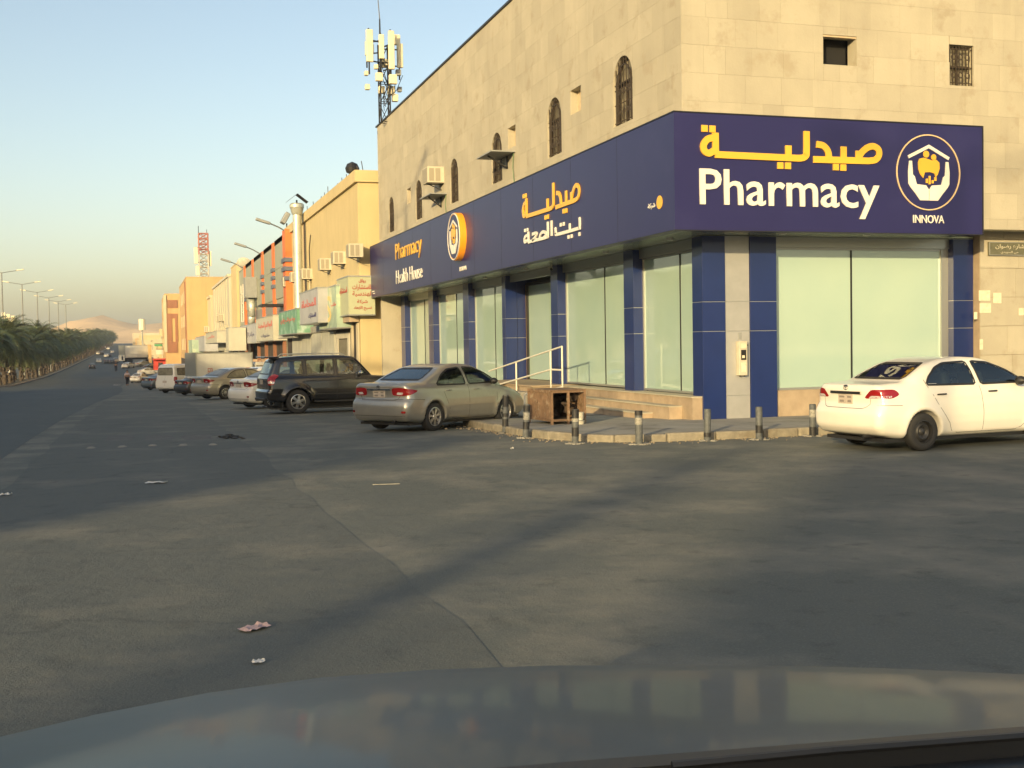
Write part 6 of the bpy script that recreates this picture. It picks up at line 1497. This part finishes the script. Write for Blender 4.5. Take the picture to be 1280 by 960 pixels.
while y < 960:
    for xo in (-1.35, -3.0):
        yy = y+rr.uniform(-1.2, 1.2)+(3 if xo < -2 else 0)
        put_palm(MX+xo+rr.uniform(-.3, .3), yy, rr.uniform(1.0, 1.42), palm_label(yy, xo > -2))
    y += 7.0+.005*(y-128)
# the same row nearer than the frame shows; it shades the road and the crossing
for y in list(np.arange(-4.5, 126, 7.0)):
    put_palm(MX-1.35+rr.uniform(-.3, .3), y+rr.uniform(-.6, .6), rr.uniform(1.15, 1.32), 'date palm on the near part of the median, left of the frame')
    put_palm(MX-3.1+rr.uniform(-.3, .3), y+3.4+rr.uniform(-1, 1), rr.uniform(1.15, 1.32), 'date palm on the near part of the median, left of the frame')
for (x, y, s) in ((-21.4, -36, 1.3), (-20.4, -42, 1.35), (-22, -48, 1.3), (-20.5, -54, 1.3)):
    put_palm(x, y, s, 'date palm on the median behind the camera')
c = put_palm(-20.5, -18.6, .6, 'slender date palm standing alone in the median gap, left behind the camera'); c.scale = (.26, .26, 1.35)  # unseen palm, squeezed thin so its shadow falls as one narrow streak
for p_ in protos: del_tree(p_)
def lamp_post(y, lab, arms=True):
    x = MX-2.1; H = 18.2; t = thing('street_lamp', lab, 'street lamp', (x, y, g(y)), group='double armed street lamps along the median')
    q = MB(); q.cyl((x, y, g(y)), (x, y, g(y)+H), .17, .09, 10); q.cyl((x, y, g(y)), (x, y, g(y)+.5), .28, n=10); q.build('pole', 'lamp', t)
    for s in (-1, 1):
        q = MB(); q.tube([(x, y, g(y)+H-.1), (x+s*1.2, y, g(y)+H+.12), (x+s*2.3, y, g(y)+H+.3)], .06, 6); a = q.build('arm', 'lamp', t)
        q = MB(); q.obox((x+s*2.8, y, g(y)+H+.42), 1.15, .34, .16, Matrix.Rotation(-s*.15, 3, 'Y')); o = q.build('lamp_head', 'panel', None, bevel=.04); o.location = -parent_off(t); o.parent = a
    return t
lx = MX-2.1; ords2 = ['nearest, with only its right arm inside the frame', 'second, tallest one fully in view', 'third along the row', 'fourth along the row', 'fifth along the row', 'sixth along the row', 'seventh along the row', 'eighth, small near the hills', 'ninth, small near the hills']
for k in range(7):
    y = LY[k]
    lamp_post(y, 'double armed grey street lamp, '+ords2[k])
for y, w_ in ((-24.0, 'far behind the camera'), (10.0, 'beside the crossing'), (44.0, 'second on the near part'), (78.0, 'third on the near part'), (112.0, 'fourth on the near part')): lamp_post(y, 'double armed street lamp %s of the median, out of the frame' % w_)
P = onY(10.5, 402, 300)
t = thing('distant_mast', 'pale stubby telecom mast head rising behind the palms at the left edge', 'antenna tower', (P[0], 300, g(300)))
q = MB(); q.cyl((P[0], 300, g(300)), (P[0], 300, P[2]), .4, .25, 8); q.build('pole', 'lamp', t)
for j in range(3): q = MB(); q.box(P[0]-1.4+j*1.0, P[0]-.6+j*1.0, 299.5+.2*j, 300, P[2]-.6, P[2]+2.2-.4*j); q.build('antenna_panel', 'panel', t, bevel=.05)
# ================================================================== BOLLARDS
MT['bgrey'] = mat('scuffed_grey_bollard_paint', (.085, .092, .092), .65, var=.35, vs=14, bump=.2, bs=40, pos=False)
MT['bblack'] = mat('worn_black_band', (.018, .018, .018), .6, var=.3, vs=20, pos=False, col2=(.12, .12, .11), c2s=14, c2t=.6)
MT['bwhite'] = mat('peeling_white_band', (.27, .26, .22), .7, var=.3, vs=12, pos=False, col2=(.10, .10, .09), c2s=9, c2t=.52)
def bollard(px, py, lab, bands, h=.66, tilt=(0, 0), r=.062):
    P = onG(px, py); t = thing('bollard', lab, 'bollard', (P[0], P[1], P[2]-.01), group='striped steel bollards along the kerb'); t.rotation_euler = (tilt[0], tilt[1], 0)
    q = MB(); q.lathe([(0, h), (r*.9, h), (r, h-.015), (r, 0), (r*1.15, 0)], (0, 0, 0), 'z', 16); q.build('post', 'bgrey', t, world=False, auto=40)
    for z0, z1, m in bands: q = MB(); q.lathe([(r+.001, z0), (r+.0025, z0), (r+.0025, z1), (r+.001, z1)], (0, 0, 0), 'z', 16); q.build('painted_band', m, t, world=False, smooth=False)
    q = MB(); a = random.Random(px); 
    for _ in range(14): an = a.uniform(0, 6.28); d = a.uniform(.06, .16); s = a.uniform(.02, .05); q.obox((d*math.cos(an), d*math.sin(an), .012), s*2, s*1.5, s*.7, Matrix.Rotation(an, 3, 'Z'))
    o = q.build('broken_footing', 'conc', t, world=False); tag(o, kind='stuff')
    return t
bollard(610, 530.5, 'patchy black and white bollard at the far left end of the kerb', [(.36, .66, 'bblack'), (.50, .62, 'bwhite'), (.40, .47, 'bwhite'), (.20, .30, 'bwhite'), (.12, .2, 'bblack')], .74)
bollard(631.5, 541, 'tall doubled bollard with a black band, in front of the silver car wheel', [(.55, .78, 'bblack'), (.34, .42, 'bblack'), (.14, .30, 'bblack')], .80, (0, .03))
bollard(657, 547.5, 'leaning bollard with pink white patch and black bands near the rusty frame', [(.52, .64, 'bblack'), (.36, .50, 'bwhite'), (.18, .32, 'bblack')], .66, (0, .06))
bollard(719, 554.5, 'bollard with black and white bands right in front of the rusty frame', [(.46, .62, 'bblack'), (.40, .46, 'bwhite'), (.14, .30, 'bblack')], .62, (0, .02))
bollard(799, 555.5, 'grey bollard with black top and white scuffs before the stone steps', [(.52, .60, 'bblack'), (.36, .48, 'bwhite')], .60, (0, -.01), .066)
bollard(884, 551, 'plain scuffed grey bollard at the corner pillar', [(.08, .16, 'bblack')], .58, (0, .02))
bollard(949, 549.5, 'grey bollard with one black band before the dark blue pillar', [(.13, .27, 'bblack')], .60)
bollard(1016, 545, 'bollard with black foot half hidden by the white car', [(.02, .18, 'bblack'), (.36, .5, 'bwhite')], .60)
# ================================================================== RUSTY FRAME CABINET ON THE PAVEMENT
FB = Vector((8.78, 25.0, 0)); FB.z = g(25)+PZ; ex = Vector((.52, -.85, 0)).normalized()   # long axis towards us and right
A0 = onZ(648, 527, FB.z); A1 = onZ(731, 531, FB.z); A2 = onZ(690, 533, FB.z)
cab = thing('rusty_frame_cabinet', 'rusty open metal frame cabinet standing on the pavement by the steps', 'cabinet', A2)
p0, p1 = Vector(A2), Vector(A1); pL = Vector(A0); hgt = .74
u = (p1-p0); u.z = 0; v = (pL-p0); v.z = 0
if u.length > 1.3: u = u.normalized()*1.3
if v.length > 1.2: v = v.normalized()*1.2
def cp(a, b, z): return p0+u*a+v*b+Vector((0, 0, z))
for a, b in ((0, 0), (1, 0), (0, 1), (1, 1), (.5, 0)):
    q = MB(); q.bar(cp(a, b, 0), cp(a, b, hgt+rr.uniform(-.02, .02)), .05); q.build('upright', 'rust', cab)
for z in (.12, .72):
    for a, b, c, d in ((0, 0, 1, 0), (0, 1, 1, 1), (0, 0, 0, 1), (1, 0, 1, 1)): q = MB(); q.bar(cp(a, b, z), cp(c, d, z), .045); q.build('rail', 'rust', cab)
q = MB(); q.add([cp(-.03, -.03, .745), cp(1.03, -.03, .745), cp(1.03, 1.03, .745), cp(-.03, 1.03, .745), cp(-.03, -.03, .76), cp(1.03, -.03, .76), cp(1.03, 1.03, .76), cp(-.03, 1.03, .76)], [(3, 2, 1, 0), (4, 5, 6, 7), (0, 1, 5, 4), (1, 2, 6, 5), (2, 3, 7, 6), (3, 0, 4, 7)]); q.build('top_sheet', 'rust', cab)
MT['rustdark'] = mat('blackened_rust', (.045, .03, .02), .9, var=.6, vs=7)
for a, b, c, d, m in ((0, .97, 1, .97, 'rustdark'), (.97, 0, .97, 1, 'rust'), (.0, .03, .0, .97, 'rust')):
    q = MB(); A_, B_ = cp(a, b, .14), cp(c, d, .14); q.add([A_, B_, B_+Vector((0, 0, .56)), A_+Vector((0, 0, .56))], [(0, 1, 2, 3)]); q.build('side_sheet', m, cab)
q = MB(); q.add([cp(0.02, .02, .14), cp(.98, .02, .14), cp(.98, .98, .14), cp(0.02, .98, .14)], [(0, 1, 2, 3)]); q.build('bottom_sheet', 'rustdark', cab)
q = MB()
for _ in range(16): c = cp(rr.uniform(.1, .9), rr.uniform(.2, .8), rr.uniform(.2, .6)); q.obox(c, rr.uniform(.1, .3), rr.uniform(.05, .2), rr.uniform(.03, .2), Matrix.Rotation(rr.uniform(0, 3), 3, 'Z') @ Matrix.Rotation(rr.uniform(-.8, .8), 3, 'X'))
tag(q.build('scrap_inside', 'rustdark', cab), kind='stuff')
q = MB(); a = cp(1.05, -.1, 0); q.add([a, a+u*.02+Vector((0, 0, .8)), a+v*.3+Vector((0, 0, .8)), a+v*.3], [(0, 1, 2, 3)]); 
for i, (dz_, s) in enumerate(((0, .10), (.10, .085), (.18, .09))):
    c = cp(.72, -.18, .02+dz_); t = thing('food_tub', ('lowest cream tub in the small pile by the rusty cabinet', 'middle cream tub in the small pile by the rusty cabinet', 'topmost cream tub in the small pile by the rusty cabinet')[i], 'tub', c)
    q = MB(); q.lathe([(0, 0), (s*.8, 0), (s, .085), (s*1.06, .09), (0, .095)], c, 'z', 14); q.build('tub_body', 'whitetrim', t, auto=40)
# ================================================================== LITTER AND SMALL THINGS ON THE ROAD
MT['pinkpaper'] = mat('dirty_pink_paper', (.42, .30, .30), .9, var=.3, vs=9); MT['whitelit'] = mat('white_litter', (.62, .60, .55), .8, var=.1, vs=9)
def litter(px, py, w_, d_, lab, m='whitelit', rot=0.0, hgt=.03, nm='litter'):
    P = onG(px, py); r_ = random.Random(int(px*3+py)); q = MB(); n, m_ = 7, 5; R = Matrix.Rotation(rot, 3, 'Z')
    rows = [[tuple(Vector(P)+R @ Vector((w_*(i/(n-1)-.5)*(1-.25*abs(j-2)/2*r_.random()), d_*(j/(m_-1)-.5)*(1-.3*r_.random()*abs(i-3)/3), .012+hgt*r_.random()*(.4+math.sin(i*1.3)**2)))) for j in range(m_)] for i in range(n)]
    q.grid(rows); o = q.build(nm, m); return tag(o, lab, 'litter')
litter(318, 787, .20, .13, 'crumpled pinkish paper scrap on the asphalt in the foreground', 'pinkpaper', .6, .014, 'crumpled_paper')
litter(323, 829.5, .075, .06, 'small white disc shaped scrap nearest the bonnet on the asphalt', 'whitelit', .2, .01, 'paper_scrap')
litter(195, 604.5, .30, .12, 'flat white scrap on the road left of centre', 'whitelit', 0, .02, 'paper_scrap')
litter(7, 620, .16, .08, 'white scrap lying at the left edge of the photo', 'whitelit', 0, .03, 'paper_scrap')
litter(146, 481.5, .9, .5, 'pale scrap on the far road near the walking person', 'whitelit', 0, .05, 'paper_scrap')
litter(640, 562, .05, .05, 'tiny crumb of litter before the kerb corner', 'whitelit', 0, .03, 'paper_scrap')
P = onG(483, 606.5); q = MB(); q.bar((P[0]-.17, P[1]+.05, .010), (P[0]+.17, P[1]-.03, .012), .008); tag(q.build('white_stick', 'bwhite'), 'thin white stick lying on the asphalt before the silver car', 'stick')
P = onG(288, 547); P2 = onG(298, 551); t = thing('rubble_heap', 'low dark heap of broken asphalt in the car park', 'rubble heap', P); q = MB(); r_ = random.Random(3)
for _ in range(70): s = r_.uniform(.01, .05); q.obox((P[0]+r_.gauss(0, .10), P[1]+r_.gauss(0, .3), P[2]+s*.3), s*2, s*1.5, s, Matrix.Rotation(r_.uniform(0, 3), 3, 'Z') @ Matrix.Rotation(r_.uniform(-.5, .5), 3, 'X'))
o = q.build('asphalt_chunks', 'bblack', t); o['kind'] = 'stuff'
t.name = 'rubble_heap'
MT['stud'] = mat('worn_white_road_stud', (.24, .23, .20), .7)
sid = ['leftmost', 'second from left', 'middle', 'second from right', 'rightmost']
for k, (px, py) in enumerate(((114, 560.5), (153, 559), (191, 557.5), (229, 557), (266, 556.5))):
    P = onG(px, py); q = MB(); q.lathe([(0, .03), (.05, .026), (.085, .006), (.09, 0)], (P[0], P[1], P[2]+.004), 'z', 12); o = q.build('road_stud', 'stud'); tag(o, 'small pale road stud, %s of five in a line across the road' % sid[k], 'road stud', 'road studs across the road')
MT['zebra'] = mat('almost_worn_off_white_paint', (.105, .103, .095), .85, var=.3, vs=5)
for k, (px, py) in enumerate(((150, 549), (200, 548.5), (248, 548))):
    P = onG(px, py); q = MB(); rows = [[(P[0]-.28+j*.56+rr.uniform(-.04, .04), P[1]-1.0+i*.5, g(P[1])+.0092) for j in range(2)] for i in range(5)]; q.grid(rows, flip=True); tag(q.build('worn_road_marking', 'zebra', fix=False), kind='structure')
# ================================================================== PEOPLE
def person(px, py, lab, shirt, trousers, face, h=1.72):
    P = onG(px, py); t = thing('person', lab, 'person', P); t.rotation_euler = (0, 0, face)
    V = [(0, 0, .94), (0, 0, 1.12), (0, 0, 1.38), (0, .0, 1.50), (0, -.01, 1.56), (0, -.01, 1.64), (0, -.01, 1.74),
         (-.10, 0, .90), (-.11, -.10, .50), (-.11, .02, .10), (-.11, -.11, .03), (.10, 0, .90), (.12, .10, .50), (.12, .20, .12), (.12, .09, .04),
         (-.19, 0, 1.42), (-.25, .05, 1.14), (-.27, -.03, .88), (-.27, -.06, .78), (.19, 0, 1.42), (.25, -.04, 1.14), (.27, -.12, .90), (.27, -.16, .81)]
    E_ = [(0, 1), (1, 2), (2, 3), (3, 4), (4, 5), (5, 6), (0, 7), (7, 8), (8, 9), (9, 10), (0, 11), (11, 12), (12, 13), (13, 14), (2, 15), (15, 16), (16, 17), (17, 18), (2, 19), (19, 20), (20, 21), (21, 22)]
    Rr = [.14, .14, .15, .06, .075, .10, .07, .10, .065, .045, .04, .10, .065, .045, .04, .07, .045, .035, .03, .07, .045, .035, .03]
    def skin(nm, idx, grow, m, par):
        mp = {i: k for k, i in enumerate(idx)}; me = bpy.data.meshes.new(nm); me.from_pydata([tuple(c*h/1.72 for c in V[i]) for i in idx], [(mp[a], mp[b]) for a, b in E_ if a in mp and b in mp], [])
        o = bpy.data.objects.new(nm, me); COL.objects.link(o); o.parent = par; me.materials.append(MT[m] if isinstance(m, str) else m)
        s = o.modifiers.new('skin', 'SKIN'); sv = me.skin_vertices[0].data
        for i in idx: r_ = (Rr[i]+grow)*h/1.72; sv[mp[i]].radius = (r_*(1.2 if i in (0, 1, 2) else 1), r_)
        sv[mp[idx[0]]].use_root = True; s.use_smooth_shade = True; o.modifiers.new('sub', 'SUBSURF').levels = 1; return o
    skin('body', list(range(23)), 0, 'skin', t); skin('shirt', [1, 2, 15, 16, 19, 20], .018, shirt, t); skin('trousers', [0, 7, 8, 9, 11, 12, 13], .018, trousers, t)
    q = MB(); q.lathe([(.0, .12), (.06, .10), (.098, .04), (.10, -.01), (.08, -.03)], (0, .012, 1.70*h/1.72), 'z', 12); q.build('hair', 'blackplastic', t, world=False, smooth=True)
    for s in (-1, 1): q = MB(); q.obox((s*.115, -.03 if s < 0 else .17, .03), .09, .26, .06, Matrix.Identity(3)); q.build('shoe', 'blackplastic', t, world=False, bevel=.02)
    return t
MT['skin'] = mat('brown_skin', (.30, .17, .10), .6); MT['pinkshirt'] = mat('pale_pink_shirt', (.52, .42, .42), .8); MT['darktr'] = mat('dark_trousers', (.02, .02, .028), .8); MT['dkshirt'] = mat('dark_shirt', (.05, .05, .06), .8)
person(159.3, 482, 'person in a pale pink shirt and dark trousers walking along the road edge', 'pinkshirt', 'darktr', .3, 1.9)
person(145, 464.8, 'small far person in dark clothes standing on the road', 'dkshirt', 'darktr', 0, 2.6)
# ================================================================== OUR OWN VEHICLE'S BONNET
own = thing('own_vehicle_front', 'grey bonnet of the vehicle the photo is taken from, along the bottom edge', 'car', (1, 2, 1.0))
MT['hood'] = mat('dusty_grey_bonnet_paint', (.060, .082, .082), .5, metal=.0, coat=.14, var=.15, vs=2.2, pos=False)
edge = [(-420, 1150), (-250, 1030), (-100, 955), (0, 921), (120, 893), (260, 866), (400, 847), (540, 837), (680, 832), (820, 831.5), (960, 832), (1100, 835), (1280, 843), (1420, 853), (1580, 868)]
q = MB(); rows = []
nearZ = 1.13
for (px, py) in edge:
    F_ = onZ(px, py, .98); d_ = Vector((F_[0], F_[1], 0)); fx = (px+420)/2000
    N_ = onZ(min(1500, max(300, px)), 1180, nearZ); N_ = Vector((N_[0], N_[1], nearZ)); r_ = []
    if px < 300: N_ = N_+(Vector((F_[0], F_[1], 0))-Vector((N_[0], N_[1], 0)))*.3*((300-px)/720)
    for k in range(15):
        u = k/14; p = N_.lerp(Vector((F_[0], F_[1], .98)), u); p.z = nearZ-(nearZ-.98)*u**1.6+.012*math.sin(PI*u)
        r_.append(tuple(p))
    out = (Vector(r_[-1])-Vector(r_[-2])); out.z = 0; out.normalize()
    for dx, dz_ in ((.03, -.02), (.06, -.06), (.08, -.14), (.09, -.4)): r_.append(tuple(Vector((F_[0], F_[1], .98))+out*dx+Vector((0, 0, dz_))))
    rows.append(r_)
q.grid(rows); q.build('bonnet', 'hood', own, smooth=True)
cow = [(430, 985), (590, 962), (760, 948), (1000, 930), (1150, 918), (1280, 908), (1450, 896)]
q = MB(); rows = []
for (px, py) in cow:
    A_ = Vector(onZ(px, py, 1.135)); B_ = Vector(onZ(px, py+14, 1.145)); C_ = Vector(onZ(px+10, py+130, 1.19)); rows.append([tuple(A_-Vector((0, 0, .05))), tuple(A_), tuple(B_), tuple(B_-Vector((0, 0, .03))), tuple(C_-Vector((0, 0, .02)))])
q.grid(rows); q.build('windscreen_cowl', 'blackplastic', own)
q = MB(); q.tube([tuple(onZ(840, 957, 1.165)), tuple(onZ(1040, 938, 1.17)), tuple(onZ(1290, 919, 1.165))], .007, 6); q.build('wiper', 'blackplastic', own)
# ================================================================== HAZE
hm = bpy.data.materials.new('air_haze'); hm.use_nodes = True; n = hm.node_tree.nodes; n.remove(n['Principled BSDF'])
pv = n.new('ShaderNodeVolumePrincipled'); pv.inputs['Color'].default_value = (.88, .92, .94, 1); pv.inputs['Density'].default_value = .0003; pv.inputs['Anisotropy'].default_value = .2
hm.node_tree.links.new(pv.outputs[0], n['Material Output'].inputs['Volume'])
q = MB(); q.box(-2600, 2600, -320, 2700, -6, 70); hz = q.build('haze', hm); tag(hz, kind='stuff')
